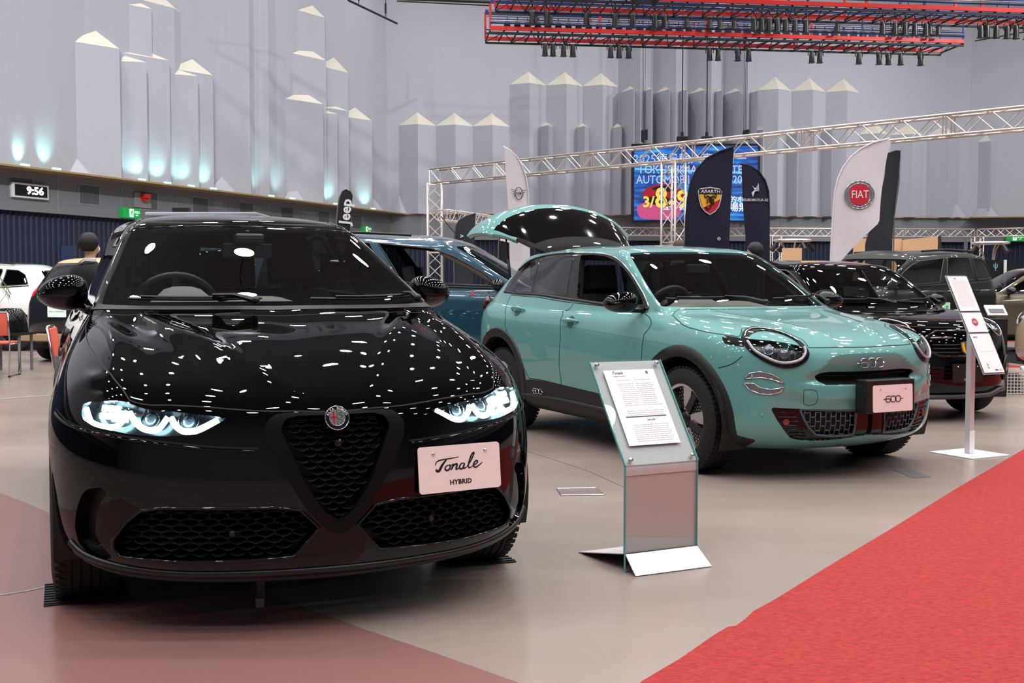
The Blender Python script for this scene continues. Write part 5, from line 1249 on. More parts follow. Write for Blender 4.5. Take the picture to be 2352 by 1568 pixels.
SKY = mat('pale_blue_paint', (120, 150, 170), .3, metal=.2, coat=1)
r_, S_ = build_car('pale blue van hidden behind the black SUV except for its grey roof tray', van_levels(H=1.84), (-3.72, 18.75, R(90)), SKY, 2.785, .33, ty=.80)
mb = MB(); mb.box((-2.9, .45, 2.16), (.9, 1.5, .05)); mb.box((-2.7, .2, 1.98), (.1, .1, .34)); mb.box((-2.7, -.2, 1.98), (.1, .1, .34)); mb.build('roof_tray', mat('tray_grey', (150, 156, 168), .5), r_, bevel=.015)
mb = MB(); mb.box((-3.2, .75, 2.22), (.1, .22, .06)); mb.build('tray_fitting', MTB, r_)

# ---------------------------------------------------------------- trusses
ALU = mat('truss_aluminium', (214, 206, 200), .32, .55)
def truss(name, label, cat, A, B, w, pitch=None, parent=None, group=None, up=(0, 0, 1), r=.024, m=None):
    A, B = Vector(A), Vector(B); m = m or ALU
    t = parent or thing(name, label, cat, A, 0, group); off = A if parent is None else Vector((0, 0, 0))
    if parent is not None: t = bpy.data.objects.new(name, None); link(t, parent)
    a, b = A-off, B-off; d = (b-a).normalized(); up = (0, 1, 0) if abs(d.z) > .9 and up[2] else up; u = Vector(up); u = (u-d*u.dot(d)).normalized(); v = d.cross(u); L = (b-a).length; h = w/2
    cs = [(u*i+v*j)*h for i, j in ((1, 1), (1, -1), (-1, -1), (-1, 1))]
    for c in cs: mb = MB(); mb.cyl(a+c, b+c, r, 8); mb.build('chord', m, t, smooth=True)
    lat = MB(); n = max(1, round(L/(pitch or w))); s = L/n
    for f in range(4):
        c0, c1 = cs[f], cs[(f+1) % 4]
        for i in range(n):
            p, q = a+d*(i*s), a+d*((i+1)*s)
            if i % 2: lat.cyl(p+c0, q+c1, r*.5, 5, cap=False)
            else: lat.cyl(p+c1, q+c0, r*.5, 5, cap=False)
        for e in (a, b): lat.cyl(e+c0, e+c1, r*.7, 5)
    for i in range(6, n-2, 7):
        for e in (-.03, .03):
            for f in range(4): lat.cyl(a+d*(i*s+e)+cs[f], a+d*(i*s+e)+cs[(f+1) % 4], r*.7, 5)
    lat.build('lattice', m, t); return t
TA, TB = Vector((-2.0, 29.8, 4.02)), Vector((12.3, 16.0, 4.02))
truss('truss_beam', 'long silver box truss running across the hall above the cars', 'truss', TA, TB, .36, .40)
truss('truss_column', 'silver truss tower at the left end of the long overhead truss', 'truss', (-2.0, 29.8, 0), (-2.0, 29.8, 3.83), .36, .36)
k = (1545-1176)/FPX; s_ = (TA.y*k-TA.x)/((TB-TA).x-k*(TB-TA).y); pc = TA+(TB-TA)*s_
truss('truss_column', 'silver truss tower standing in front of the LED screen', 'truss', (pc.x, pc.y, 0), (pc.x, pc.y, 3.83), .36, .36, up=(1, 1, 0))
truss('truss_beam', 'short silver truss behind the dark grey flag, left of the open tailgate', 'truss', (-1.75, 28.9, 2.97), (2.2, 38.2, 2.97), .26, .28, r=.02)
truss('truss_beam', 'low silver truss crossing the back of the hall below the LED screen', 'truss', (3.0, 38.3, 3.0), (15.6, 38.9, 2.97), .26, .30, r=.02)
truss('truss_beam', 'low silver truss at the far right, next to the green exit sign', 'truss', (15.75, 38.9, 2.97), (19.6, 37.6, 3.02), .26, .30, r=.02)
truss('truss_column', 'thin silver truss post behind the dark flag with the winged letter logo', 'truss', (8.85, 38.5, 0), (8.85, 38.5, 2.84), .30, .30, r=.018)
truss('truss_column', 'silver truss post standing above the dark partition at right', 'truss', (15.72, 38.8, 0), (15.72, 38.8, 2.84), .30, .30, r=.018)
# ---------------------------------------------------------------- lighting bridges
RED = mat('rig_red', (196, 44, 40), .35, coat=.3); RBL = mat('rig_blue', (28, 48, 108), .4); RGR = mat('rig_grey', (120, 120, 128), .35, .4); RDK = mat('rig_dark', (22, 20, 26), .6)
def bridge(label, A, B, posts=1.45, deck=1.3, h=.72):
    A, B = Vector(A), Vector(B); t = thing('lighting_bridge', label, 'lighting rig', A, math.atan2((B-A).y, (B-A).x)); L = (B-A).length; n = round(L/posts)
    for y, nm in ((0, 'front'), (deck, 'rear')):
        mb = MB(); mb.box((L/2, y, 0), (L, .07, .10)); mb.build('red_beam', RED, t)
        mb = MB(); mb.cyl((0, y-.02, .14), (L, y-.02, .14), .03, 6); mb.cyl((0, y-.02, .24), (L, y-.02, .24), .018, 6); mb.build('blue_rail', RBL, t)
        mb = MB(); mb.box((L/2, y, h), (L, .08, .13)); mb.build('blue_beam', RBL, t)
        for i in range(n+1):
            x = L*i/n; mb = MB(); mb.box((x, y, h/2), (.055, .055, h)); mb.build('post', RED if i % 2 == 0 else RBL, t)
    mb = MB(); mb.cyl((0, -.08, .18), (L, -.08, .18), .016, 6); mb.cyl((0, deck*.4, h-.16), (L, deck*.4, h-.16), .03, 6); mb.cyl((0, deck*.6, .50), (L, deck*.6, .50), .025, 6); mb.build('pipes', RGR, t)
    mb = MB()
    for i in range(n*4+1):
        x = L*i/(n*4); mb.box((x, deck/2, -.06), (.03, deck, .04)); 
        if i < n*4: mb.cyl((x, 0 if i % 2 else deck, -.10), (x+L/(n*4), deck if i % 2 else 0, -.10), .014, 4)
    for y in (0, deck): mb.box((L/2, y, -.12), (L, .05, .05))
    mb.build('deck_lattice', RDK, t)
    for x in (L*.1, L*.5, L*.9):
        mb = MB(); mb.cyl((x, deck/2, h), (x, deck/2, 15.4-A.z), .012, 6); mb.build('suspension_rod', RDK, t)
    return t
ZB = 8.08
A0, A1 = (-.58, 31.0, ZB), (12.75, 32.7, ZB); B0, B1 = (-.25, 27.4, ZB), (16.2, 29.5, ZB)
bridge('red and blue lighting bridge nearest the back wall, spotlights hung below it', A0, A1)
bridge('upper red and blue lighting bridge cut off by the top edge of the picture', B0, B1)
CAN = mat('spot_black', (14, 14, 15), .4)
def spot_proto():
    mb = MB(); mb.lathe([(0, -.02), (.085, -.02), (.092, -.03), (.085, .0), (.075, .26), (.05, .33), (0, .34)], 14); mb.box((0, 0, -.035), (.18, .18, .012)); mb.xf(Matrix.Translation((0, 0, -.52)) @ Matrix.Scale(.86, 4))
    o = mb.build('spotlight', CAN, auto=40); y = MB(); y.tube([(-.10, 0, -.36), (-.11, 0, -.24), (-.08, 0, -.16), (0, 0, -.13), (.08, 0, -.16), (.11, 0, -.24), (.10, 0, -.36)], .012, 5); y.cyl((0, 0, -.14), (0, 0, 0), .018, 6); y.build('yoke', CAN, o, smooth=True)
    return o
SP = None
def spot(px, line, dz, dy, lab, grp, tilt=0):
    global SP
    a, b = Vector(line[0]), Vector(line[1]); k = (px-1176)/FPX; s = (a.y*k-a.x)/((b-a).x-k*(b-a).y); p = a+(b-a)*s
    if SP is None: SP = spot_proto(); o = SP
    else:
        o = link(SP.copy()); y = SP.children[0].copy(); link(y, o)
    o.location = (p.x, p.y+dy, p.z+dz); o.rotation_euler = (R(tilt), 0, R((px*37) % 60)); tag(o, lab, 'spotlight', grp)
for px in (1251, 1269, 1293, 1314, 1400, 1419, 1441, 1625, 1644, 1689, 1714, 1857, 1875, 1964, 2010, 2031, 2059, 2104): spot(px, (A0, A1), -.15, 0, 'black can spotlight hung under the lower lighting bridge', 'spotlights under the lower bridge')
for px in (1222, 1255, 1345, 1410, 1450, 1500, 1522, 1725, 1743, 1760, 1778, 1797, 1818, 1843, 2017, 2045, 2068, 2090, 2115, 2240, 2254, 2275, 2300, 2320, 2345): spot(px, (B0, B1), -.15, 0, 'black can spotlight hung under the upper lighting bridge', 'spotlights under the upper bridge')
for px in (1227, 1262, 1497, 1520, 1570, 1622, 1645, 1677, 1727, 1748, 1777, 1910, 2041, 2065, 2119, 2138): spot(px, (A0, A1), .66, -.2, 'black can spotlight clamped beside the row of flood lamps on the lower bridge', 'spotlights among the flood lamps')
mb = MB(); V = [(-.10, -.08, -.30), (.10, -.08, -.30), (.10, .08, -.30), (-.10, .08, -.30), (-.065, -.05, -.10), (.065, -.05, -.10), (.065, .05, -.10), (-.065, .05, -.10)]
mb.add(V, [(0, 3, 2, 1), (4, 5, 6, 7), (0, 1, 5, 4), (1, 2, 6, 5), (2, 3, 7, 6), (3, 0, 4, 7)]); mb.cyl((0, 0, -.1), (0, 0, 0), .015, 5)
fl0 = mb.build('flood_lamp', CAN); d = (Vector(A1)-Vector(A0)); 
for i in range(44):
    o = fl0 if i == 0 else link(fl0.copy()); p = Vector(A0)+d*((.45+i*.285)/13.45); o.location = (p.x, p.y+.78, ZB+.475); tag(o, 'small black flood lamp in the long row inside the lower lighting bridge', 'flood lamp', 'flood lamps in the bridge')
# speaker boxes above the picture
mb = MB(); mb.box((0, 0, 0), (.62, .6, 1.0)); o = mb.build('speaker_box', CAN); o.location = (3.1, 27.0, 8.30); tag(o, 'black speaker box hanging over the upper lighting bridge, left of centre', 'speaker')
mb = MB()
for i in range(7): mb.box((i*-.07-.01*i*i*.4, 0, -i*.22), (.72, .5, .21), M=Matrix.Rotation(R(4*i), 4, 'Y'))
o = mb.build('line_array', CAN); o.location = (10.6, 26.6, 9.15); tag(o, 'curved black line array speaker hanging at the upper right', 'speaker')
# cables and hoists for the screen
def cable(px, Y, z0, z1, r, lab, m=RDK, n=1, gap=.05):
    X = (px-1176)/FPX*Y; t = thing('hanging_cable', lab, 'cable', (X, Y, z0))
    for i in range(n): mb = MB(); mb.cyl((i*gap, 0, 0), (i*gap, 0, z1-z0), r, 6); mb.build('cable_line', m, t)
    return t, X
for px, n, r, lab in ((1472, 3, .007, 'bundle of three thin cables above the left end of the LED screen'), (1564, 1, .02, 'thick dark cable above the middle of the LED screen, left one'), (1620, 1, .02, 'thick dark cable above the middle of the LED screen, right one'), (1704, 3, .007, 'bundle of three thin cables above the right end of the LED screen')):
    t, X = cable(px, 37.6, 5.95, 15.4, r, lab, n=n)
    if n == 3: mb = MB(); mb.box((.03, 0, .12), (.10, .10, .38)); mb.box((.14, 0, .16), (.09, .09, .34)); mb.cyl((.05, 0, -.1), (.05, 0, .1), .03, 6)
    else: mb = MB(); mb.box((0, 0, .0), (.34, .22, .20)); mb.cyl((0, 0, .05), (0, 0, .25), .05, 8)
    mb.build('hoist', RDK, t, bevel=.01)
# catwalk rods
def rod(p, q, r, lab, ticks=()):
    t = thing('ceiling_rod', lab, 'rod', p); mb = MB(); q_ = Vector(q)-Vector(p); mb.cyl((0, 0, 0), q_, r, 6); mb.build('rod', RDK, t)
    for s in ticks: mb = MB(); c = q_*s; mb.cyl(c, c+Vector((0, 0, .9)), .012, 5); mb.cyl(c+Vector((0, 0, .12)), c+Vector((0, 0, .4)), .03, 6); mb.build('hanger', RDK, t)
def at(px, py, Y): return ((px-1176)/FPX*Y, Y, hz(py, Y))
rod(at(805, 10, 30), at(915, 62, 33), .03, 'thin dark rod hanging near the corner of the two grey walls', (.2, .75))
rod(at(915, 6, 30), at(1126, 14, 30.5), .045, 'dark pipe running into the left end of the lighting bridge', (.05, .95))
rod(at(915, 12, 31), at(1126, 22, 31.2), .02, 'thin wire below the dark pipe left of the lighting bridge')
rod(at(2228, 101, 33), at(2400, 70, 30), .02, 'thin wire from the right end of the lighting bridge to the right edge', (.3,))
# ---------------------------------------------------------------- LED screen
SY = 37.9
def sp_(px, py, o=0): return Vector(at(px, py, SY-o))
scr = thing('led_screen', 'large blue LED screen with the motor show title hanging on the back wall', 'screen', (at(1595, 423, SY)[0], SY, at(1595, 423, SY)[2]))
x0, x1 = at(1455, 0, SY)[0]-scr.location.x, at(1737, 0, SY)[0]-scr.location.x; z0, z1 = hz(507, SY)-scr.location.z, hz(338, SY)-scr.location.z
mb = MB(); mb.box(((x0+x1)/2, .12, (z0+z1)/2), (x1-x0+.16, .2, z1-z0+.16)); mb.build('screen_frame', RDK, scr)
def screen_mat():
    m = bpy.data.materials.new('screen_picture'); m.use_nodes = True; nt = m.node_tree; b = nt.nodes['Principled BSDF']; b.inputs['Base Color'].default_value = (.01, .01, .02, 1)
    tc = nt.nodes.new('ShaderNodeTexCoord'); mp = nt.nodes.new('ShaderNodeMapping'); mp.inputs['Scale'].default_value = (1.2, 1, 9); mp.inputs['Rotation'].default_value = (0, R(12), 0); nt.links.new(tc.outputs['Object'], mp.inputs[0])
    n = nt.nodes.new('ShaderNodeTexNoise'); n.inputs['Scale'].default_value = .9; n.inputs['Detail'].default_value = 5; nt.links.new(mp.outputs[0], n.inputs[0])
    r = nt.nodes.new('ShaderNodeValToRGB'); e = r.color_ramp.elements; e[0].position = .32; e[0].color = srgb(10, 30, 90); e[1].position = .75; e[1].color = srgb(90, 200, 255); e.new(.5).color = srgb(20, 90, 190); e.new(.6).color = srgb(30, 140, 230)
    nt.links.new(n.outputs['Fac'], r.inputs[0]); nt.links.new(r.outputs[0], b.inputs['Emission Color']); b.inputs['Emission Strength'].default_value = .85; return m
mb = MB(); mb.box(((x0+x1)/2, .01, (z0+z1)/2), (x1-x0, .02, z1-z0)); mb.build('screen_picture', screen_mat(), scr)
def smat(n, c, e=1.0): return mat(n, (10, 10, 10), .5, emit=e, ecol=c)
def spoly(name, pts, m, o=.004):
    V = [Vector(at(px, py, SY-o))-scr.location for px, py in pts]; mb = MB(); mb.add(V, [tuple(range(len(V)))[::-1]]); return mb.build(name, m, scr)
sp2 = lambda pts: [tuple(p) for p in spline(pts, 6, True)]
spoly('picture_pink_haze', sp2([(1462, 478), (1480, 466), (1520, 462), (1556, 470), (1562, 490), (1545, 504), (1500, 505), (1470, 500)]), smat('scr_pink', (225, 90, 150), .8), .006)
spoly('picture_red_car', sp2([(1474, 446), (1484, 434), (1505, 426), (1535, 424), (1562, 436), (1576, 448), (1572, 462), (1545, 470), (1510, 466), (1484, 460)]), smat('scr_red', (180, 24, 44), .8), .01)
spoly('picture_car_window', sp2([(1496, 436), (1510, 429), (1534, 428), (1552, 438), (1530, 442)]), smat('scr_dark', (20, 10, 40), .6), .013)
spoly('picture_streak', [(1457, 388), (1735, 398), (1735, 402), (1457, 392)], smat('scr_cyan', (120, 220, 255), .9), .008)
spoly('picture_dark', [(1480, 455), (1512, 452), (1560, 462), (1530, 476), (1495, 470)], smat('scr_dark', (20, 10, 40), .6), .014)
S2W = lambda px, py, o: Matrix.Translation(Vector(at(px, py, SY-o))-scr.location) @ Matrix.Rotation(R(90), 4, 'X')
u = SY/FPX
text_mesh([('2025徳島輸入車ショー', 26*u, S2W(1583, 368, .05)), ('TOKUSHIMA IMPORTED', 26*u, S2W(1592, 392, .05), 0, 0, .92), ('AUTOMOBILE SHOW 2025', 26*u, S2W(1592, 415, .05), 0, 0, .86)], .004).build('title_outline', smat('scr_white', (235, 245, 255), 1.0), scr)
text_mesh([('2025徳島輸入車ショー', 26*u, S2W(1583, 368, .07), 0, -.010), ('TOKUSHIMA IMPORTED', 26*u, S2W(1592, 392, .07), 0, -.012, .92), ('AUTOMOBILE SHOW 2025', 26*u, S2W(1592, 415, .07), 0, -.012, .86)], .004).build('title_fill', smat('scr_blue', (30, 90, 190), .8), scr)
text_mesh([('3/', 34*u, S2W(1488, 466, .05), 0, .012), ('8', 64*u, S2W(1517, 458, .05), 0, .02, .9), ('-9', 60*u, S2W(1557, 462, .05), 0, .02, .95)], .004).build('date', smat('scr_yellow', (250, 225, 90), 1.0), scr)
text_mesh([('sat', 16*u, S2W(1530, 478, .06), 0, .004), ('sun', 16*u, S2W(1570, 478, .06), 0, .004), ('多目的ホール', 16*u, S2W(1690, 460, .06), 0, .004), ('入場無料', 22*u, S2W(1694, 478, .06), 0, .006)], .004).build('small_text', smat('scr_white', (235, 245, 255), 1.0), scr)
# ---------------------------------------------------------------- flags
class Flag:
    def __init__(f, name, label, d, yaw, out, m, px0, pole=None, wave=.02, base=True, zbot=None, thick=.004, rim=None):
        """out: outline surveyed in picture pixels on a vertical plane at distance d turned by yaw"""
        f.Y, f.px0 = d, px0; f.c = Vector(((px0-1176)/FPX*d, d, 0)); f.x = Vector((math.cos(yaw), math.sin(yaw), 0)); f.n = Vector((math.sin(yaw), -math.cos(yaw), 0)); f.wave = wave
        f.root = thing(name, label, 'flag', f.c, yaw); P = [f.uv(*p) for p in out]
        ys = sorted({round(v, 3) for _, v in P}); z0, z1 = min(p[1] for p in P), max(p[1] for p in P)
        n = 36; V = []; F = []; rows = []
        for i in range(n+1):
            z = z0+(z1-z0)*(i+.02)/(n+.04); xs = []
            for k in range(len(P)):
                a, b = P[k-1], P[k]
                if (a[1] > z) != (b[1] > z): xs.append(a[0]+(b[0]-a[0])*(z-a[1])/(b[1]-a[1]))
            xs.sort(); 
            if len(xs) < 2: continue
            rows.append([(xs[0]+(xs[-1]-xs[0])*j/10, f.bulge(xs[0]+(xs[-1]-xs[0])*j/10, z), z) for j in range(11)])
        for s in (1, -1):
            o = len(V)
            for r in rows: V += [(p[0], p[1]-s*thick/2, p[2]) for p in r]
            for i in range(len(rows)-1):
                for j in range(10):
                    q = (o+i*11+j, o+i*11+j+1, o+(i+1)*11+j+1, o+(i+1)*11+j); F.append(q if s > 0 else q[::-1])
        N = len(rows)*11
        for i in range(len(rows)-1):
            for j in (0, 10): a, b = i*11+j, (i+1)*11+j; F.append((a, b, N+b, N+a))
        mesh_obj('flag_cloth', V, F, m, f.root, smooth=False, auto=40)
        if pole:
            Q = [f.uv(*p) for p in pole]; mb = MB(); mb.tube([(q[0], 0, q[1]) for q in Q], .012, 6); mb.build('flag_pole', rim or RGR, f.root, smooth=True)
        if base:
            bx = f.uv(*pole[0])[0] if pole else 0; mb = MB()
            for a in (.7, 2.3): mb.box((bx, 0, .015), (.9, .05, .03), rz=a)
            mb.cyl((bx, 0, 0), (bx, 0, .3), .02, 8); mb.build('flag_stand', RDK, f.root)
    def bulge(f, u, z): return f.wave*(math.sin(u*9+z*2.1)*.5+math.sin(z*5.3+u*3)*.3)
    def uv(f, px, py):
        k = (px-1176)/FPX; c, x = f.c, f.x; u = (k*c.y-c.x)/(x.x-k*x.y); Y = c.y+u*x.y; return (u, hz(py, Y))
    def M(f, px, py, o=.012): u, z = f.uv(px, py); return Matrix.Translation((u, -o-f.wave*.8, z)) @ Matrix.Rotation(R(90), 4, 'X')
def pz(py0, z, Y): return 656-(z-CAM_H)*FPX/Y
WHF = mat('white_flag_cloth', (226, 222, 228), .8); NVF = mat('navy_flag_cloth', (20, 22, 48), .75); BKF = mat('black_flag_cloth', (22, 23, 28), .75); SLF = mat('slate_flag_cloth', (44, 48, 56), .8)
PRW = mat('flag_print_white', (225, 225, 230), .6); PRB = mat('flag_print_black', (12, 12, 14), .6); PRR = mat('flag_print_red', (200, 36, 60), .5); PRY = mat('flag_print_yellow', (238, 184, 44), .5); PRS = mat('flag_print_silver', (150, 152, 160), .4, .4)
# white flag with the red oval emblem
f = Flag('feather_flag', 'white feather flag with a round red and chrome emblem', 14.6, R(-8), [(2032, 322), (2000, 330), (1972, 344), (1950, 362), (1932, 386), (1920, 412), (1914, 440), (1911, 480), (1908, 530), (1906, 600), (1930, 600), (1958, 568), (1990, 536), (2016, 512), (2019, 460), (2024, 410), (2032, 360), (2040, 330)], WHF, 1972,
         pole=[(1904, 900), (1905, 700), (1906, 600), (1908, 530), (1911, 480), (1914, 440), (1920, 412), (1932, 386), (1950, 362), (1972, 344), (2000, 330), (2036, 321)], rim=WHF, wave=.018)
e = 14.6/FPX
def rings(f, px, py, rx, ry, rr, m, nm, o=.014):
    M = f.M(px, py, o); mb = MB(); mb.tube([M @ Vector((math.cos(t)*rx*e, math.sin(t)*ry*e, 0)) for t in np.linspace(0, 2*math.pi, 41)[:-1]], rr, 6, closed=True); return mb.build(nm, m, f.root, smooth=True)
def disc(f, pts, px, py, m, nm, o=.012, t=.004, ee=None):
    mb = MB(); mb.prism([(x*(ee or e), y*(ee or e)) for x, y in pts], f.M(px, py, o), t); return mb.build(nm, m, f.root)
circ = lambda rx, ry, n=32: [(math.cos(2*math.pi*i/n)*rx, math.sin(2*math.pi*i/n)*ry) for i in range(n)]
disc(f, circ(32, 31), 1969, 449, PRS, 'emblem_field', .010); rings(f, 1969, 449, 32.5, 31.5, .006, CHR, 'emblem_outer_ring'); rings(f, 1969, 449, 26.5, 26.5, .006, CHR, 'emblem_inner_ring', .016)
disc(f, [(-21, 15), (-14, 21), (0, 23.5), (14, 21), (21, 15), (22, 0), (18, -16), (10, -22), (0, -23.5), (-10, -22), (-18, -16), (-22, 0)], 1969, 449, PRR, 'emblem_red_field', .016)
text_mesh([('FIAT', 25*e, f.M(1970, 449, .024), 0, .0008, .78)], .002).build('emblem_lettering', PRW, f.root)
# navy flag with the shield
f = Flag('feather_flag', 'navy feather flag with a yellow and red scorpion shield', 14.0, R(10), [(1682, 340), (1650, 350), (1620, 366), (1598, 390), (1584, 420), (1577, 460), (1574, 500), (1573, 560), (1573, 640), (1668, 650), (1672, 600), (1675, 500), (1679, 420)], NVF, 1625,
         pole=[(1573, 900), (1573, 700), (1573, 560), (1574, 500), (1577, 460), (1584, 420), (1598, 390), (1620, 366), (1650, 350), (1685, 338)], rim=BKF, wave=.015)
e = 14.0/FPX
sh = [(-29, 22), (-24, 27), (0, 31), (24, 27), (29, 22), (27, 4), (22, -14), (12, -26), (0, -33), (-12, -26), (-22, -14), (-27, 4)]
disc(f, sh, 1627, 462, PRW, 'shield_border', .010); disc(f, [(x*.92, y*.92) for x, y in sh[:1]+[(-24*.92, 20), (24, 14), (26, 3)]+[(-24, -8)]][:0] or [(x*.91, y*.90-.3) for x, y in sh], 1627, 462, PRR, 'shield_red', .014)
disc(f, [(-26, 14), (26, 14), (24, 2), (4, -8), (-18, -18), (-24, 3)], 1627, 461, PRY, 'shield_yellow', .019)
disc(f, [(-27, 14), (27, 14), (27, 25), (0, 28), (-27, 25)], 1627, 462, BKF, 'shield_band', .021); text_mesh([('ABARTH', 10.5*e, f.M(1627, 442, .028), .12, .0005, 1.15)], .001).build('shield_lettering', PRW, f.root)
MM = f.M(1627, 458, .026); mb = MB(); q = lambda pts, r, rs=None: mb.tube([MM @ Vector((x*e, y*e, 0)) for x, y in spline(pts, 4)], r*e, 6, rs=None)
q([(2, 4), (-1, -4), (3, -11), (0, -19), (-6, -24), (-10, -19)], 1.6); q([(0, 2), (2, -4), (2, -10)], 3.2)
for s in (-1, 1): q([(0, 3), (s*7, 6), (s*12, 2), (s*14, 9)], 1.4); q([(s*14, 9), (s*10, 13), (s*7, 10)], 1.6)
for i in range(4):
    for s in (-1, 1): q([(0, 1-i*3), (s*6, 2-i*3.5), (s*9, -3-i*3.5)], .7)
mb.build('shield_scorpion', PRB, f.root, smooth=True)
disc(f, circ(4, 4, 16), 1648, 549, PRW, 'small_round_mark', .012); rings(f, 1648, 549, 2, 2, .002, PRB, 'small_mark_ring', .018)
# dark flag, printed side reversed
f = Flag('feather_flag', 'dark navy feather flag with a reversed white arrow-like logo print', 15.6, R(6), [(1700, 380), (1720, 383), (1740, 396), (1754, 416), (1762, 440), (1764, 480), (1764, 560), (1764, 640), (1712, 640), (1712, 560), (1706, 500), (1702, 440)], NVF, 1733,
         pole=[(1764, 900), (1764, 560), (1764, 480), (1762, 440), (1754, 416), (1740, 396), (1720, 383), (1698, 379)], rim=BKF, wave=.02)
e = 15.6/FPX; MX = Matrix.Diagonal((-1, 1, 1, 1))
text_mesh([('DS AUTOMOBILES', 8.5*e, f.M(1731, 461, .014) @ MX, 0, .0004, .86)], .001).build('print_lettering', PRW, f.root)
disc(f, [(7, 16), (8, -2), (4, 6), (-2, 4), (-8, 10), (-2, 0), (-9, -6), (-6, -16), (-2, -4), (3, 0), (7, 4)], 1731, 438, PRW, 'print_logo', .012)
# white flag, left of the tailgate
f = Flag('feather_flag', 'white feather flag with a reversed black winged circle print behind the open tailgate', 16.4, R(30), [(1157, 341), (1172, 348), (1188, 364), (1200, 386), (1208, 410), (1213, 440), (1214, 500), (1215, 560), (1216, 680), (1180, 690), (1172, 600), (1168, 500), (1163, 420)], WHF, 1186,
         pole=[(1217, 860), (1216, 680), (1215, 560), (1214, 500), (1213, 440), (1208, 410), (1200, 386), (1188, 364), (1172, 348), (1156, 340)], rim=WHF, wave=.02)
e = 16.4/FPX; text_mesh([('MINI', 8*e, f.M(1189, 446, .014) @ MX, 0, .0005, .9)], .001).build('print_lettering', PRB, f.root); rings(f, 1189, 446, 9.5, 13.5, .005, PRB, 'print_circle')
M0 = f.M(1189, 446, .014); mb = MB()
for s in (-1, 1):
    for i, w in enumerate((20, 17, 14, 11)): mb.tube([M0 @ Vector((s*9.5*e, (7-i*4.5)*e, 0)), M0 @ Vector((s*w*e, (8.5-i*4.5)*e, 0))], .004, 5)
mb.build('print_wings', PRB, f.root)
# black flags
f = Flag('feather_flag', 'black feather flag with white vertical lettering above the roof of the black SUV', 17.0, R(12), [(797, 436), (788, 440), (781, 456), (777, 480), (774, 520), (772, 600), (800, 600), (804, 540), (809, 480), (812, 450), (807, 439)], BKF, 792, pole=[(771, 780), (772, 600), (774, 520), (777, 480), (781, 456), (788, 440), (797, 435)], wave=.01)
e = 17.0/FPX; text_mesh([('Jeep', 34*e, f.M(796, 487, .014) @ Matrix.Rotation(R(84), 4, 'Z'), 0, .006, 1.0)], .002).build('flag_lettering', PRW, f.root)
f = Flag('feather_flag', 'dark grey feather flag with vertical white letters, left of the tailgate', 20.0, R(0), [(1093, 491), (1072, 496), (1055, 506), (1047, 520), (1044, 545), (1043, 600), (1043, 680), (1086, 680), (1088, 600), (1091, 540)], SLF, 1068, pole=[(1043, 800), (1043, 600), (1044, 545), (1047, 520), (1055, 506), (1072, 496), (1093, 490)], wave=.03)
e = 20.0/FPX; text_mesh([(c, 11*e, f.M(1062, y, .03) @ Matrix.Rotation(R(90), 4, 'Z'), 0, .003) for c, y in (('V', 543), ('O', 557), ('Y', 571), ('A', 585))], .001).build('flag_lettering', PRW, f.root)
f = Flag('feather_flag', 'black feather flag with large white cropped letters beside the gas strut', 19.0, R(8), [(1150, 520), (1145, 560), (1143, 640), (1176, 640), (1180, 580), (1180, 530), (1172, 516), (1160, 512)], BKF, 1162, pole=[(1143, 800), (1143, 640), (1145, 560), (1150, 520), (1160, 511)], wave=.01)
e = 19.0/FPX; text_mesh([('Jeep', 36*e, f.M(1168, 528, .02) @ Matrix.Rotation(R(78), 4, 'Z'), 0, .007)], .002).build('flag_lettering', PRW, f.root)
f = Flag('banner', 'plain dark grey rectangular banner behind the white flag with the red emblem', 21.0, R(20), [(2032, 347), (2062, 348), (2058, 420), (2050, 500), (2046, 548), (2046, 640), (1985, 640), (1985, 560), (2010, 480), (2026, 410)], SLF, 2030, pole=[(2050, 860), (2050, 640), (2050, 500), (2060, 420), (2063, 346)], wave=.02)

# ---------------------------------------------------------------- glass lectern with the data sheet
def yawbasis(yaw): return Vector((math.cos(yaw), math.sin(yaw), 0)), Vector((-math.sin(yaw), math.cos(yaw), 0))
GLS = glass_mat('edge_glass', (.97, .99, .985), .02); GEDGE = mat('glass_green_edge', (96, 170, 168), .15, coat=.5); BRUSH = mat('brushed_aluminium', (212, 210, 209), .45, .3); FROST = mat('frosted_backing', (200, 203, 204), .45); PAPER = mat('white_paper', (236, 236, 236), .7); INK = mat('ink_grey', (110, 110, 114), .8)
L0 = Vector((.470, 4.753, 0)); fw, lt = yawbasis(R(-63.9)); W_ = .363
st = thing('info_stand', 'aluminium and glass lectern with a white data sheet in front of the sea green car', 'info stand', L0, R(-63.9))
# local frame: x forward, y left (image right)
mb = MB(); mb.box((-.004, W_/2, .262), (.008, W_, .37)); mb.build('metal_panel', BRUSH, st, bevel=.001)
mb = MB(); mb.box((.006, W_/2, .225), (.010, W_, .45)); mb.build('glass_front', GLS, st)
for y in (0, W_): mb = MB(); mb.box((.006, y, .225), (.011, .003, .45)); mb.build('glass_edge', GEDGE, st)
H = Vector((-.301, 0, .417)); hl = H.length; hd = H/hl; nrm = Vector((hd.z, 0, -hd.x)); Mp = Matrix((Vector((0, 1, 0)), hd, nrm)).transposed().to_4x4(); Mp.translation = Vector((.006, W_/2, .447))
mb = MB(); mb.box((0, hl/2, -.004), (W_, hl, .006), M=Mp); mb.build('top_backing', FROST, st, bevel=.004)
mb = MB(); mb.box((0, hl/2, .004), (W_+.004, hl, .008), M=Mp); mb.build('top_glass', GLS, st)
for sx in (-1, 1): mb = MB(); mb.box((sx*(W_/2+.002), hl/2, .002), (.003, hl, .012), M=Mp); mb.build('glass_edge', GEDGE, st)
mb = MB(); mb.tube([(.004, 0, .40), (.004, 0, .43), (-.002, 0, .447), (-.02, 0, .472)], .003, 4); bend = MB(); V = []
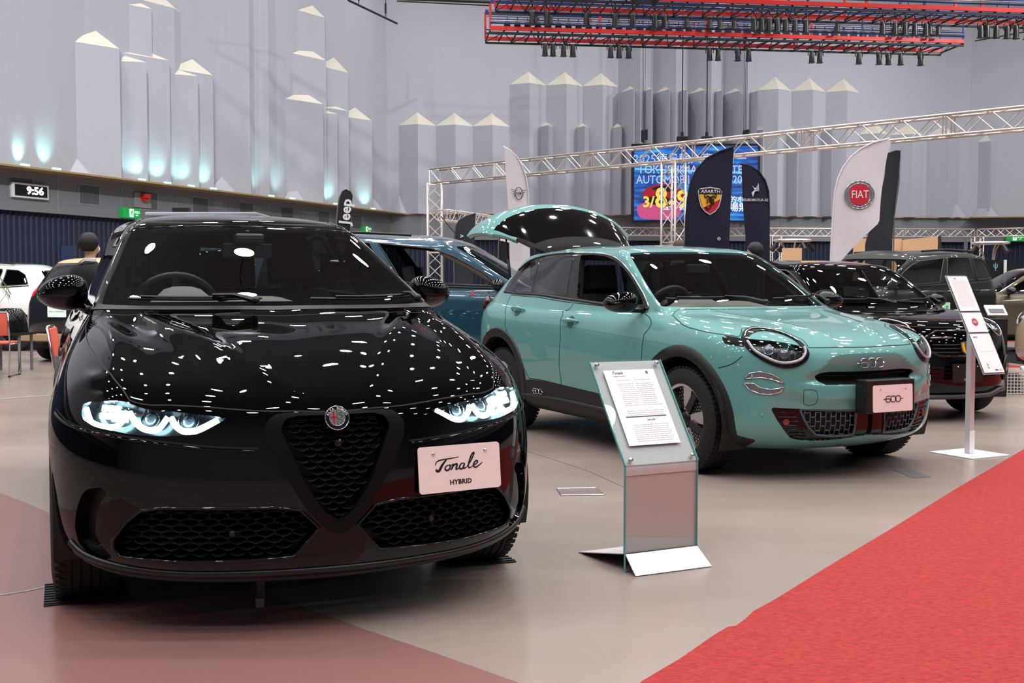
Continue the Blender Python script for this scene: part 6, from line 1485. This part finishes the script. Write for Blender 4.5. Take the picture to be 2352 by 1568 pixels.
for a, b in ((.004, .405), (.005, .43), (.001, .446), (-.009, .462), (-.02, .476)): V += [(a, 0, b), (a, W_, b)]
bend.add(V, [(2*i, 2*i+1, 2*i+3, 2*i+2) for i in range(4)]); bend.build('metal_bend', BRUSH, st, smooth=True)
for u_, v_ in ((-.155, .02), (.155, .02), (-.160, hl-.025), (.150, hl-.025)):
    mb = MB(); mb.lathe([(0, .016), (.008, .015), (.0095, .012), (.0095, .0)], 16); mb.xf(Mp @ Matrix.Translation((u_, v_, .008))); mb.build('standoff_knob', CHR, st, smooth=True)
mb = MB(); mb.box((-.005, .275, .010), (.26, .375, .0012), M=Mp); sh_ = mb.build('data_sheet', PAPER, st)
mb = MB(); random.seed(3)
for i in range(34):
    y = .430-i*.0098
    if i in (0, 1, 3, 16, 17, 22, 23, 24): continue
    for c0, c1 in (((-.085, -.008), (.005, .085)) if i < 15 else ((-.085, .095),)):
        x = c0
        while x < c1:
            w = random.uniform(.004, .016); mb.box((x+w/2, y, .0112), (w, .0020, .0003), M=Mp); x += w+.003
mb.build('sheet_text_lines', mat('ink_pale', (176, 176, 178), .8), sh_)
mb = MB(); mb.box((.0, .225, .0113), (.205, .0045, .0004), M=Mp); mb.build('sheet_bar', mat('ink_slate', (58, 62, 76), .7), sh_)
text_mesh([('Tonale', .020, Mp @ Matrix.Translation((-.070, .447, .0113)), .4, .0004), ('¥44,000', .0125, Mp @ Matrix.Translation((.02, .207, .0113)), 0, .0001), ('TONALE VELOCE', .0075, Mp @ Matrix.Translation((-.065, .430, .0113)))], .0002).build('sheet_heading', INK, sh_)
mb = MB(); mb.box((.083, .446, .0113), (.012, .014, .0004), M=Mp); mb.build('sheet_logo', INK, sh_)
# folded metal foot
mb = MB(); z = .077; t = .004
V = [(.012, -.0, z), (.012, W_, z), (.092, W_+.02, .004), (.092, -.02+.02, .004)]; V2 = [(a-.004, b, c-.003) for a, b, c in V]; mb.add(V+V2, [(0, 3, 2, 1), (4, 5, 6, 7), (3, 0, 4, 7), (2, 3, 7, 6), (1, 2, 6, 5)]); mb.build('front_foot', mat('satin_steel', (206, 206, 208), .35, .7), st, bevel=.001)
V = [(-.008, 0, z), (-.008, W_, z), (-.39, W_-.02, .004), (-.39, -.06+.06, .004)]; V2 = [(a, b, c-.004) for a, b, c in V]; mb = MB(); mb.add(V+V2, [(0, 1, 2, 3), (7, 6, 5, 4), (0, 3, 7, 4), (2, 1, 5, 6), (3, 2, 6, 7)]); mb.build('rear_foot', BRUSH, st)
# ---------------------------------------------------------------- post stand with three sheets
bs_ = Vector((3.26, 8.12, 0)); s2 = thing('info_stand', 'tall silver post stand holding three white sheets in front of the black hatchback', 'info stand', bs_, R(-62.43))
mb = MB(); mb.box((0, 0, .004), (.38, .38, .008)); mb.build('base_plate', mat('white_powder_coat', (226, 226, 228), .4), s2, bevel=.002)
mb = MB(); mb.box((0, 0, .46), (.045, .045, .90)); mb.build('post', BRUSH, s2, bevel=.003); mb = MB(); mb.box((.0245, 0, .09), (.005, .047, .16)); mb.build('post_label', PAPER, s2)
c0 = Vector((-.055, .0, .93)); D = Vector((.35, 0, -.683)).normalized(); up_ = -D; nr = Vector((.683, 0, .35)).normalized(); Mq = Matrix((Vector((0, 1, 0)), up_, nr)).transposed().to_4x4(); Mq.translation = c0+Vector((.085, 0, 0))
mb = MB(); mb.box((0, 0, 0), (.225, .775, .004), M=Mq); mb.build('acrylic_panel', glass_mat('acrylic', (.93, .95, .96), .06), s2)
mb = MB(); mb.box((.0, .0, -.006), (.21, .77, .006), M=Mq); mb.build('panel_backing', mat('acrylic_white', (214, 214, 220), .4), s2)
for i, (v0, v1, nm) in enumerate(((.10, .375, 'data_sheet'), (-.065, .085, 'logo_sheet'), (-.375, -.08, 'price_sheet'))):
    mb = MB(); mb.box((0, (v0+v1)/2, .004), (.20, v1-v0, .0012), M=Mq); p = mb.build(nm, PAPER, s2)
    mb = MB()
    if i != 1:
        for k in range(22 if i == 0 else 5):
            y = v1-.035-k*(.0098 if i == 0 else .05); x = -.075
            while x < .07 and (i == 0 or k == 2): w = random.uniform(.004, .014); mb.box((x+w/2, y, .0050), (w, .0018, .0003), M=Mq); x += w+.003
        mb.build('sheet_text_lines', mat('ink_faint', (196, 178, 180), .8), p)
    if i == 0: text_mesh([('600e', .015, Mq @ Matrix.Translation((-.03, v1-.018, .0052)))], .0002).build('sheet_heading', INK, p)
    if i == 2:
        text_mesh([('SMART', .015, Mq @ Matrix.Translation((-.055, v1-.025, .0052)), 0, .0003)], .0002).build('blue_print', mat('ink_blue', (50, 120, 210), .6), p)
        mb = MB(); mb.box((.03, v0+.018, .0052), (.03, .012, .0004), M=Mq); mb.build('blue_mark', mat('ink_blue', (50, 120, 210), .6), p); mb = MB(); mb.box((.07, v0+.018, .0052), (.03, .012, .0004), M=Mq); mb.build('yellow_mark', mat('ink_yellow', (240, 190, 70), .6), p)
        mb = MB(); mb.tube([Mq @ Vector((-.04+.004*math.sin(t*5), v0+.05+.02*t, .0052)) for t in np.linspace(-1, 1, 7)], .003, 5); mb.build('red_mark', mat('ink_pink', (226, 110, 120), .6), p)
b_ = bpy.data.objects.new('logo', None); link(b_, s2); b_.matrix_local = Mq @ Matrix.Translation((0, .012, .005))
MB().prism([(math.cos(a)*.031, math.sin(a)*.031) for a in np.linspace(0, 2*math.pi, 33)[:-1]], Matrix.Identity(4), .0006).build('logo_ring', PRS, b_); MB().prism([(math.cos(a)*.026, math.sin(a)*.026) for a in np.linspace(0, 2*math.pi, 33)[:-1]], Matrix.Translation((0, 0, .0006)), .0006).build('logo_field', PRR, b_)
text_mesh([('FIAT', .024, Matrix.Translation((0, 0, .0015)), 0, .0003, .75)], .0003).build('logo_lettering', PRW, b_)
# ---------------------------------------------------------------- wall fittings
def on_wall(W, px, py): t = tl(px) if W is WL else tb(px); return W.p(t, hz(py, W.p(t, 0).y), .17)
def fitting(name, label, cat, W, px, py): 
    p = on_wall(W, px, py); return thing(name, label, cat, p, math.atan2(W.d.y, W.d.x))
k_ = fitting('wall_clock', 'white framed digital clock showing 9:56 on the grey frieze at left', 'clock', WL, 58, 441)
mb = MB(); mb.box((0, -.03, 0), (1.02, .08, .32)); mb.build('clock_frame', mat('clock_white', (214, 216, 220), .5), k_, bevel=.01); mb = MB(); mb.box((0, -.075, 0), (.90, .02, .235)); mb.build('clock_display', mat('clock_black', (10, 12, 22), .3), k_)
text_mesh([('9:56', .225, Matrix.Translation((.10, -.09, .0)) @ Matrix.Rotation(R(90), 4, 'X'), 0, .008, 1.25)], .002).build('clock_digits', mat('clock_digits', (220, 240, 255), .4, emit=2.2, ecol=(215, 240, 255)), k_)
def exit_sign(W, px, py, lab, w=.62, h=.24):
    t = fitting('exit_sign', lab, 'exit sign', W, px, py); mb = MB(); mb.box((0, -.05, 0), (w, .12, h)); mb.build('sign_body', mat('exit_green', (20, 130, 60), .5, emit=.5, ecol=(20, 150, 70)), t)
    WG = mat('exit_white', (210, 250, 225), .5, emit=1.0, ecol=(225, 255, 235)); mb = MB(); mb.box((-.02, -.115, 0), (.13, .01, .19)); mb.build('sign_door', WG, t)
    mb = MB(); GG = MATS['exit_green']
    for a, b in (((-.01, .05), (-.03, .0)), ((-.03, .0), (.02, -.06)), ((-.03, .0), (-.06, -.04)), ((-.02, .04), (.03, .02)), ((-.02, .04), (-.06, .02))): mb.cyl((a[0], -.125, a[1]), (b[0], -.125, b[1]), .010, 5)
    mb.ball((-.005, -.125, .072), .014, 8); mb.build('sign_runner', GG, t)
    text_mesh([('非常口', .07, Matrix.Translation((.17, -.115, .02)) @ Matrix.Rotation(R(90), 4, 'X')), ('EXIT', .045, Matrix.Translation((.17, -.115, -.05)) @ Matrix.Rotation(R(90), 4, 'X'))], .001).build('sign_lettering', WG, t); return t
exit_sign(WL, 286, 491, 'green running man exit sign on the left wall above the black SUV')
exit_sign(WL, 828, 528, 'small green exit sign on the left wall near the corner of the hall', .5, .2)
p = WR.p(1.6, hz(547, 42.2), .17); es = exit_sign(WL, 286, 491, 'green exit sign on the frieze at the right picture edge'); es.location = p; es.rotation_euler = (0, 0, math.atan2(WR.d.y, WR.d.x))
al = fitting('fire_alarm', 'red alarm beacon on a pale plate on the left frieze', 'alarm', WL, 318, 462); mb = MB(); mb.box((0, -.01, 0), (.60, .03, .36)); mb.build('alarm_plate', mat('alarm_plate', (128, 130, 136), .6), al)
mb = MB(); mb.box((0, -.10, .10), (.20, .18, .10)); mb.box((0, -.08, .02), (.14, .12, .07)); mb.build('alarm_beacon', mat('alarm_red', (200, 40, 34), .4), al, bevel=.01)
# ---------------------------------------------------------------- booths behind
WOOD = mat('pale_wood_panel', (232, 192, 152), .5, noise=.04, scale=3); DKP = mat('dark_partition', (38, 40, 48), .7); BLP = mat('black_partition', (12, 12, 15), .6)
def panel(name, lab, pa, pb, z1, m, cat='partition', t=.05, z0=0, rim=True):
    a, b = Vector(pa), Vector(pb); d = b-a; o = thing(name, lab, cat, (a.x, a.y, 0), math.atan2(d.y, d.x)); L = math.hypot(d.x, d.y)
    mb = MB(); mb.box((L/2, 0, (z0+z1)/2), (L, t, z1-z0)); mb.build('panel_board', m, o)
    if rim:
        mb = MB(); mb.box((L, 0, z1/2), (.03, t+.01, z1)); mb.build('panel_edge', mat('panel_edge_dark', (60, 52, 46), .6), o)
    return o
P2d = lambda px, Y: ((px-1176)/FPX*Y, Y)
panel('booth_panel', 'plain pale wood booth panel partly hidden by the lower tip of the white flag', P2d(1958, 25.5), P2d(1996, 25.5), hz(549, 25.5), WOOD)
panel('booth_panel', 'pale wood booth panel in the middle of the wooden booth wall', P2d(1997, 25.5), P2d(2070, 25.5), hz(549, 25.5), WOOD)
panel('booth_panel', 'pale wood booth panel at the right end, angled toward the camera', P2d(2071, 25.5), P2d(2155, 23.6), hz(543, 23.6), WOOD)
panel('booth_panel', 'small pale wood panel behind the man on the right, under a lamp cluster', P2d(1795, 26), P2d(1841, 26), hz(570, 26), WOOD)
panel('partition', 'dark grey partition behind the green van', P2d(2157, 27), P2d(2262, 27), hz(596, 27), DKP)
tr = panel('partition', 'black partition with a pale blue trident mark', P2d(2263, 26.6), P2d(2303, 26.6), hz(597, 26.6), BLP)
e = 26.6/FPX; mb = MB(); MT_ = Matrix.Translation((20*e, -.035, hz(613, 26.6))) @ Matrix.Rotation(R(90), 4, 'X'); TQ = lambda pts, r: mb.tube([MT_ @ Vector((x*e, y*e, 0)) for x, y in pts], r*e, 5)
TQ([(0, -9), (0, 9)], .9); TQ([(-4, 6), (-4, 0), (0, -4), (4, 0), (4, 6)], .8); mb.build('trident_mark', mat('trident_blue', (150, 200, 225), .4), tr)
panel('partition', 'white post at the right end of the black trident partition', P2d(2304, 26.5), P2d(2309, 26.5), hz(597, 26.5), PAPER, rim=False)
panel('partition', 'long dark partition along the back behind the taupe crossover', P2d(2310, 30), (20.0, 29), 1.75, BLP)
panel('partition', 'low dark board at the left behind the man in the suit', P2d(143, 26), P2d(176, 26), 2.1, mat('navy_board', (30, 50, 84), .6))
def lamp_tree(px, py, Y, lab, w=.42):
    x, _, z = at(px, py, Y); t = thing('truss_lamp_tree', lab, 'truss', (x, Y, 0)); mb = MB()
    for i in range(3):
        a = 2*math.pi*i/3+.5; mb.tube([(math.cos(a)*.12, math.sin(a)*.12, 0), (math.cos(a)*.12, math.sin(a)*.12, z-.5), (math.cos(a)*.18, math.sin(a)*.18, z-.2), (math.cos(a)*w*.8, math.sin(a)*w*.8, z-.03)], .018, 6)
        for k in range(int((z-.5)/.28)): b = a+2*math.pi/3; mb.cyl((math.cos(a)*.12, math.sin(a)*.12, k*.28), (math.cos(b)*.12, math.sin(b)*.12, k*.28+.28), .009, 4)
    mb.build('tree_frame', ALU, t); mb = MB(); mb.lathe([(0, z), (w, z), (w+.02, z-.03), (w, z-.06), (0, z-.06)], 20); mb.build('tree_top', ALU, t)
    for i in range(4):
        a = math.pi/2*i+.3; mb = MB(); mb.cyl((math.cos(a)*w, math.sin(a)*w, z-.10), (math.cos(a)*(w+.14), math.sin(a)*(w+.14), z-.26), .045, 8, .06); mb.build('tree_spot', CAN, t)
    return t
lamp_tree(2272, 556, 27.5, 'three-legged truss stand with a round top plate right of the wooden booth'); lamp_tree(1818, 550, 27, 'truss lamp stand showing above the small wood panel')
# ---------------------------------------------------------------- table, brochure stand, crate
tb_ = thing('reception_table', 'small white and red table showing right of the hatchback windscreen', 'table', (5.05, 13.4, 0)); mb = MB(); mb.box((0, 0, .88), (.62, .45, .03)); mb.build('table_top', PAPER, tb_); mb = MB(); mb.box((0, 0, .78), (.58, .42, .17)); mb.build('table_apron', mat('table_red', (196, 60, 52), .5), tb_)
for a, b in ((-.26, -.18), (.26, -.18), (-.26, .18), (.26, .18)): mb = MB(); mb.cyl((a, b, 0), (a, b, .70), .015, 6); mb.build('leg', RGR, tb_)
mb = MB(); mb.box((0, 0, .055), (.075, .05, .11)); o = mb.build('small_box', mat('mint_box', (176, 214, 192), .5)); o.location = (5.06, 13.35, .896); tag(o, 'small pale green box standing on the table', 'box'); mb = MB(); mb.lathe([(0, .003), (.018, .003), (.018, 0)], 16); mb.xf(Matrix.Translation((0, -.026, .055)) @ Matrix.Rotation(R(90), 4, 'X')); mb.build('box_mark', mat('mint_dark', (70, 150, 110), .5), o)
mb = MB(); mb.box((0, 0, .012), (.12, .09, .024)); o = mb.build('paper_stack', PAPER); o.location = (5.20, 13.33, .896); tag(o, 'small stack of white papers beside the green box', 'paper')
ez = thing('brochure_stand', 'black brochure stand with a tilted car picture behind the post stand', 'brochure stand', (5.25, 12.45, 0)); mb = MB(); mb.box((0, 0, .42), (.20, .20, .84)); mb.build('stand_body', BLP, ez); M_ = Matrix.Translation((0, -.02, .93)) @ Matrix.Rotation(R(-50), 4, 'X')
mb = MB(); mb.box((0, 0, 0), (.21, .02, .16), M=M_); mb.build('picture_board', PAPER, ez); mb = MB(); mb.box((0, -.012, -.02), (.16, .004, .07), M=M_); mb.build('picture_car', mat('picture_grey', (90, 94, 100), .5), ez)
cr = thing('plastic_crate', 'white mesh plastic crate on the floor at the right edge', 'crate', (5.72, 12.75, 0), R(-8)); CRM = mat('crate_white', (222, 214, 204), .5); mb = MB(); w, d, h = .52, .36, .27
for s in (-1, 1):
    for x in np.linspace(-w/2, w/2, 16): mb.box((x, s*d/2, h/2), (.009, .008, h))
    for y in np.linspace(-d/2, d/2, 11): mb.box((s*w/2, y, h/2), (.008, .009, h))
    for z_ in np.linspace(.01, h-.01, 8): mb.box((0, s*d/2, z_), (w, .008, .009)); mb.box((s*w/2, 0, z_), (.008, d, .009))
    mb.box((0, s*d/2, h-.015), (w+.02, .016, .03)); mb.box((s*w/2, 0, h-.015), (.016, d+.02, .03))
mb.box((0, 0, .006), (w, d, .01)); mb.build('crate_basket', CRM, cr)
for i, (x, y, sx, sy, sz, c, lab) in enumerate(((.06, 0, .24, .2, .20, (190, 190, 200), 'pale folded pack inside the white crate'), (-.16, .03, .14, .2, .24, (60, 62, 70), 'dark box inside the white crate'), (.05, -.02, .2, .16, .295, (226, 226, 228), 'white roll sticking up out of the crate'))):
    mb = MB(); mb.box((0, 0, sz/2), (sx, sy, sz)) if i < 2 else mb.cyl((-.1, 0, sz-.04), (.12, 0, sz-.02), .035, 12); o = mb.build('packed_item', mat('pack_%d' % i, c, .5), bevel=.006); o.location = (5.72+x, 12.75+y, .014); tag(o, lab, 'package')
# ---------------------------------------------------------------- chairs
ORG = mat('orange_fabric', (214, 98, 78), .75, bump=.1, scale=80)
def stacking_chair(label, x, y, rz):
    t = thing('stacking_chair', label, 'chair', (x, y, 0), rz)
    mb = MB(); mb.box((0, 0, .445), (.44, .44, .03)); mb.build('seat', ORG, t, smooth=True, bevel=.012, seg=3)
    mb = MB(); mb.box((0, 0, 0), (.03, .45, .30)); mb.xf(Matrix.Translation((-.24, 0, .69)) @ Matrix.Rotation(R(-9), 4, 'Y')); mb.build('backrest', ORG, t, smooth=True, bevel=.012, seg=3)
    for s in (-1, 1):
        mb = MB(); mb.tube([(-.275, s*.235, .85), (-.24, s*.235, .62), (-.21, s*.235, .44), (-.26, s*.235, .03), (-.26, s*.235, .012), (.20, s*.235, .012), (.215, s*.235, .03), (.20, s*.235, .43), (-.2, s*.235, .43)], .010, 8); mb.build('frame', CHR, t, smooth=True)
        mb = MB(); mb.box((-.25, s*.235, .010), (.05, .026, .02)); mb.box((.19, s*.235, .010), (.05, .026, .02)); mb.build('foot_cap', MTB, t)
    mb = MB(); mb.tube([(-.275, -.235, .85), (-.277, 0, .856), (-.275, .235, .85)], .010, 8); mb.build('top_rail', CHR, t, smooth=True); return t
stacking_chair('orange stacking chair with chrome legs cut by the left picture edge', -6.86, 15.2, R(98)); stacking_chair('orange stacking chair just visible left of the front door of the black SUV', -3.72, 9.95, R(15))
mb = MB(); mb.lathe([(0, .34), (.16, .33), (.22, .25), (.24, .12), (.25, 0)], 24); mb.lathe([(0, 0), (.25, 0)], 24); o = mb.build('equipment_case', GLB, smooth=True); o.location = (-7.05, 16.05, .55); o.name = 'round_case'; tag(o, 'round glossy black case on a low table behind the orange chair at the left edge', 'case')
tt = thing('low_table', 'low dark table under the round black case at left', 'table', (-7.05, 16.05, 0)); mb = MB(); mb.box((0, 0, .53), (.55, .5, .035)); mb.build('table_top', MTB, tt)
for a, b in ((-.22, -.2), (.22, -.2), (-.22, .2), (.22, .2)): mb = MB(); mb.cyl((a, b, 0), (a, b, .52), .02, 6); mb.build('leg', RGR, tt)
# ---------------------------------------------------------------- palm
pl_ = thing('potted_palm', 'green potted palm reaching in at the left picture edge', 'plant', (-7.65, 15.6, 0)); mb = MB(); mb.lathe([(0, 0), (.16, 0), (.20, .34), (.18, .34), (.0, .30)], 20); mb.build('pot', mat('pot_dark', (40, 36, 34), .6), pl_, auto=40)
mb = MB(); mb.tube([(0, 0, .3), (.01, 0, .8), (0, .01, 1.15)], .03, 8); mb.build('trunk', mat('palm_trunk', (90, 76, 56), .8), pl_, smooth=True); GRN = mat('palm_green', (70, 96, 52), .6); random.seed(5)
for i in range(12):
    a = 2*math.pi*i/12+.2; ln = random.uniform(.6, .85); up = random.uniform(.25, .5); P = [Vector((math.cos(a)*ln*t, math.sin(a)*ln*t, 1.1+up*math.sin(t*2.4)*1.0-.35*t*t)) for t in np.linspace(0, 1, 9)]; mb = MB(); mb.tube(P, .005, 4)
    for k in range(1, 9):
        for j in range(3):
            c = P[k-1].lerp(P[k], j/3); d = (P[k]-P[k-1]).normalized(); sd = d.cross(Vector((0, 0, 1))).normalized()
            for s in (-1, 1): l = .20*(1-abs(k/9-.4)); e1 = c+sd*s*l+d*.10-Vector((0, 0, .06)); m1 = c.lerp(e1, .5)+Vector((0, 0, .02)); mb.add([c, m1+d*.012, e1, m1-d*.012], [(0, 1, 2, 3)])
    mb.build('frond', GRN, pl_)
# ---------------------------------------------------------------- mats, hanging plug
for pos, xw, yw, lab in ((SUV_POS, 0, -.80, 'ribbed black rubber mat under the left-hand front tire of the SUV'), (SUV_POS, 0, .80, 'ribbed black rubber mat under the right-hand front tire of the SUV')):
    wheel_mat(pos[0]+xw*math.cos(pos[2])-yw*math.sin(pos[2]), pos[1]+xw*math.sin(pos[2])+yw*math.cos(pos[2]), pos[2], lab)
mb = MB(); mb.tube([(.55, -.20, .22), (.56, -.205, .16), (.555, -.21, .125)], .005, 6); mb.build('hanging_cable', MTB, suv_root); mb = MB(); mb.box((.555, -.21, .095), (.03, .03, .07)); mb.build('connector_body', SAT, suv_root, bevel=.003); mb = MB(); mb.box((.555, -.213, .045), (.024, .03, .035)); mb.build('connector_plug', mat('plug_grey', (120, 124, 128), .5), suv_root, bevel=.002)
# ---------------------------------------------------------------- people
def skinmesh(name, J, E, m, parent, sub=2, root=0, sm=True):
    me = bpy.data.meshes.new(name); me.from_pydata([j[:3] for j in J], E, []); me.materials.append(m); o = link(bpy.data.objects.new(name, me), parent)
    sk = o.modifiers.new('skin', 'SKIN'); sk.use_smooth_shade = True
    for i, j in enumerate(J): r = j[3]; me.skin_vertices[0].data[i].radius = (r, j[4] if len(j) > 4 else r); me.skin_vertices[0].data[i].use_root = (i == root)
    s = o.modifiers.new('sub', 'SUBSURF'); s.levels = s.render_levels = sub; return o
def person(label, x, y, face, h=1.72, suit=(20, 20, 23), skin=(214, 164, 138), hair=(16, 13, 12), mask=False, bob=False, collar=True):
    """standing figure, face = heading; local x forward"""
    t = thing('person', label, 'person', (x, y, 0), face); k = h/1.72; SK = mat('skin_%d' % skin[0], skin, .55); SU = mat('suit_%d' % suit[0], suit, .8)
    J = []; E = []
    def add(p, r, par=None, r2=None):
        J.append((p[0]*k, p[1]*k, p[2]*k, r*k)+((r2*k,) if r2 else ())); i = len(J)-1
        if par is not None: E.append((par, i))
        return i
    pel = add((0, 0, .93), .10); ab = add((.0, 0, 1.10), .10, pel); ch = add((.0, 0, 1.30), .09, ab); nb = add((-.01, 0, 1.43), .055, ch); nk = add((.0, 0, 1.50), .050, nb); jw = add((.025, 0, 1.555), .062, nk); fc = add((.02, 0, 1.62), .078, jw); cr_ = add((.0, 0, 1.675), .062, fc)
    no = add((.105, 0, 1.605), .012, fc); 
    for s in (-1, 1):
        add((.0, s*.083, 1.61), .014, fc); hp = add((0, s*.09, .88), .075, pel); kn = add((.01, s*.10, .49), .052, hp); an = add((-.01, s*.10, .09), .036, kn); add((.12, s*.11, .045), .034, an)
        sh2 = add((0, s*.18, 1.36), .036, ch); el = add((-.03, s*.235, 1.12), .032, sh2); wr = add((.03, s*.235, .87), .026, el); hd_ = add((.045, s*.235, .80), .028, wr)
        for q in range(4): f1 = add((.02+.018*q, s*.24, .745), .008, hd_); add((.025+.018*q, s*.232, .70+.006*abs(q-1)), .007, f1)
        th_ = add((.082, s*.225, .80), .009, hd_); add((.095, s*.218, .765), .008, th_)
    skinmesh('body', J, E, SK, t)
    J, E = [], []; pel = add((0, 0, .92), .15, None, .19); ab = add((0, 0, 1.10), .135, pel, .17); ch = add((0, 0, 1.30), .14, ab, .19); sb = add((-.005, 0, 1.40), .105, ch, .14); add((-.01, 0, 1.47), .062, sb)
    for s in (-1, 1):
        sh2 = add((0, s*.20, 1.37), .078, ch); el = add((-.03, s*.245, 1.12), .066, sh2); add((.025, s*.24, .87), .050, el)
    skinmesh('jacket', J, E, SU, t, 1)
    J, E = [], []; pel = add((0, 0, .93), .11)
    for s in (-1, 1): hp = add((0, s*.085, .86), .098, pel); kn = add((.01, s*.10, .49), .074, hp); add((-.01, s*.10, .09), .060, kn)
    skinmesh('trousers', J, E, SU, t, 1)
    for s in (-1, 1): mb = MB(); mb.ball((.05*k, s*.10*k, .045*k), 1, 12, (.14*k, .045*k, .045*k)); mb.build('shoe', mat('shoe_black', (10, 10, 10), .4), t, smooth=True)
    if collar: mb = MB(); mb.lathe([(.058*k, 1.44*k), (.064*k, 1.465*k), (.058*k, 1.485*k)], 16); mb.build('shirt_collar', PAPER, t, smooth=True)
    V = []; F = []; n, m_ = 20, 12; HR = mat('hair_%d' % hair[0], hair, .6)
    for i in range(m_+1):
        ph = math.pi*.66*i/m_
        for j in range(n):
            a = 2*math.pi*j/n; fr = max(0, math.cos(a)); lim = 1-(.42*fr**1.5)*(i/m_); p = ph*lim*(1.12 if abs(a-math.pi) < 1.6 else 1); rr = 1+.05*math.sin(7*a+i)+.03*math.sin(13*a)
            V.append((k*(-.012+math.sin(p)*math.cos(a)*.108*rr), k*math.sin(p)*math.sin(a)*.092*rr, k*(1.628+math.cos(p)*.115*rr)))
    for i in range(m_):
        for j in range(n): F.append((i*n+j, (i+1)*n+j, (i+1)*n+(j+1) % n, i*n+(j+1) % n))
    hm = mesh_obj('hair', V, F, HR, t, smooth=True); so = hm.modifiers.new('t', 'SOLIDIFY'); so.thickness = .012
    if bob: mb = MB(); mb.ball((-.06*k, 0, 1.735*k), .045*k, 12); mb.build('hair_bun', HR, t, smooth=True)
    if mask: mb = MB(); mb.ball((.055*k, 0, 1.575*k), 1, 14, (.055*k, .062*k, .050*k)); mb.build('face_mask', PAPER, t, smooth=True)
    mb = MB()
    for s in (-1, 1): mb.ball((.088*k, s*.030*k, 1.632*k), 1, 8, (.008*k, .013*k, .006*k))
    mb.build('eyes', mat('eye_dark', (20, 16, 14), .3), t, smooth=True)
    mb = MB(); mb.ball((.088*k, 0, 1.570*k), 1, 8, (.007*k, .022*k, .005*k)); mb.build('mouth', mat('lip', (170, 96, 86), .5), t, smooth=True)
    return t
person('man in a black suit and white mask seen from behind at left', -4.32, 11.75, R(60), mask=True)
person('man whose dark brown hair shows above the roof of the sea green car', 2.22, 15.2, R(75), 1.78, suit=(30, 30, 34), hair=(52, 36, 28), collar=False)
person('man with short black hair facing left behind the sea green car roof', 3.08, 14.6, R(172), 1.73, suit=(34, 34, 40))
person('woman with tied black hair and mask seen through the window of the green van', 6.95, 19.9, R(190), 1.60, mask=True, bob=True)
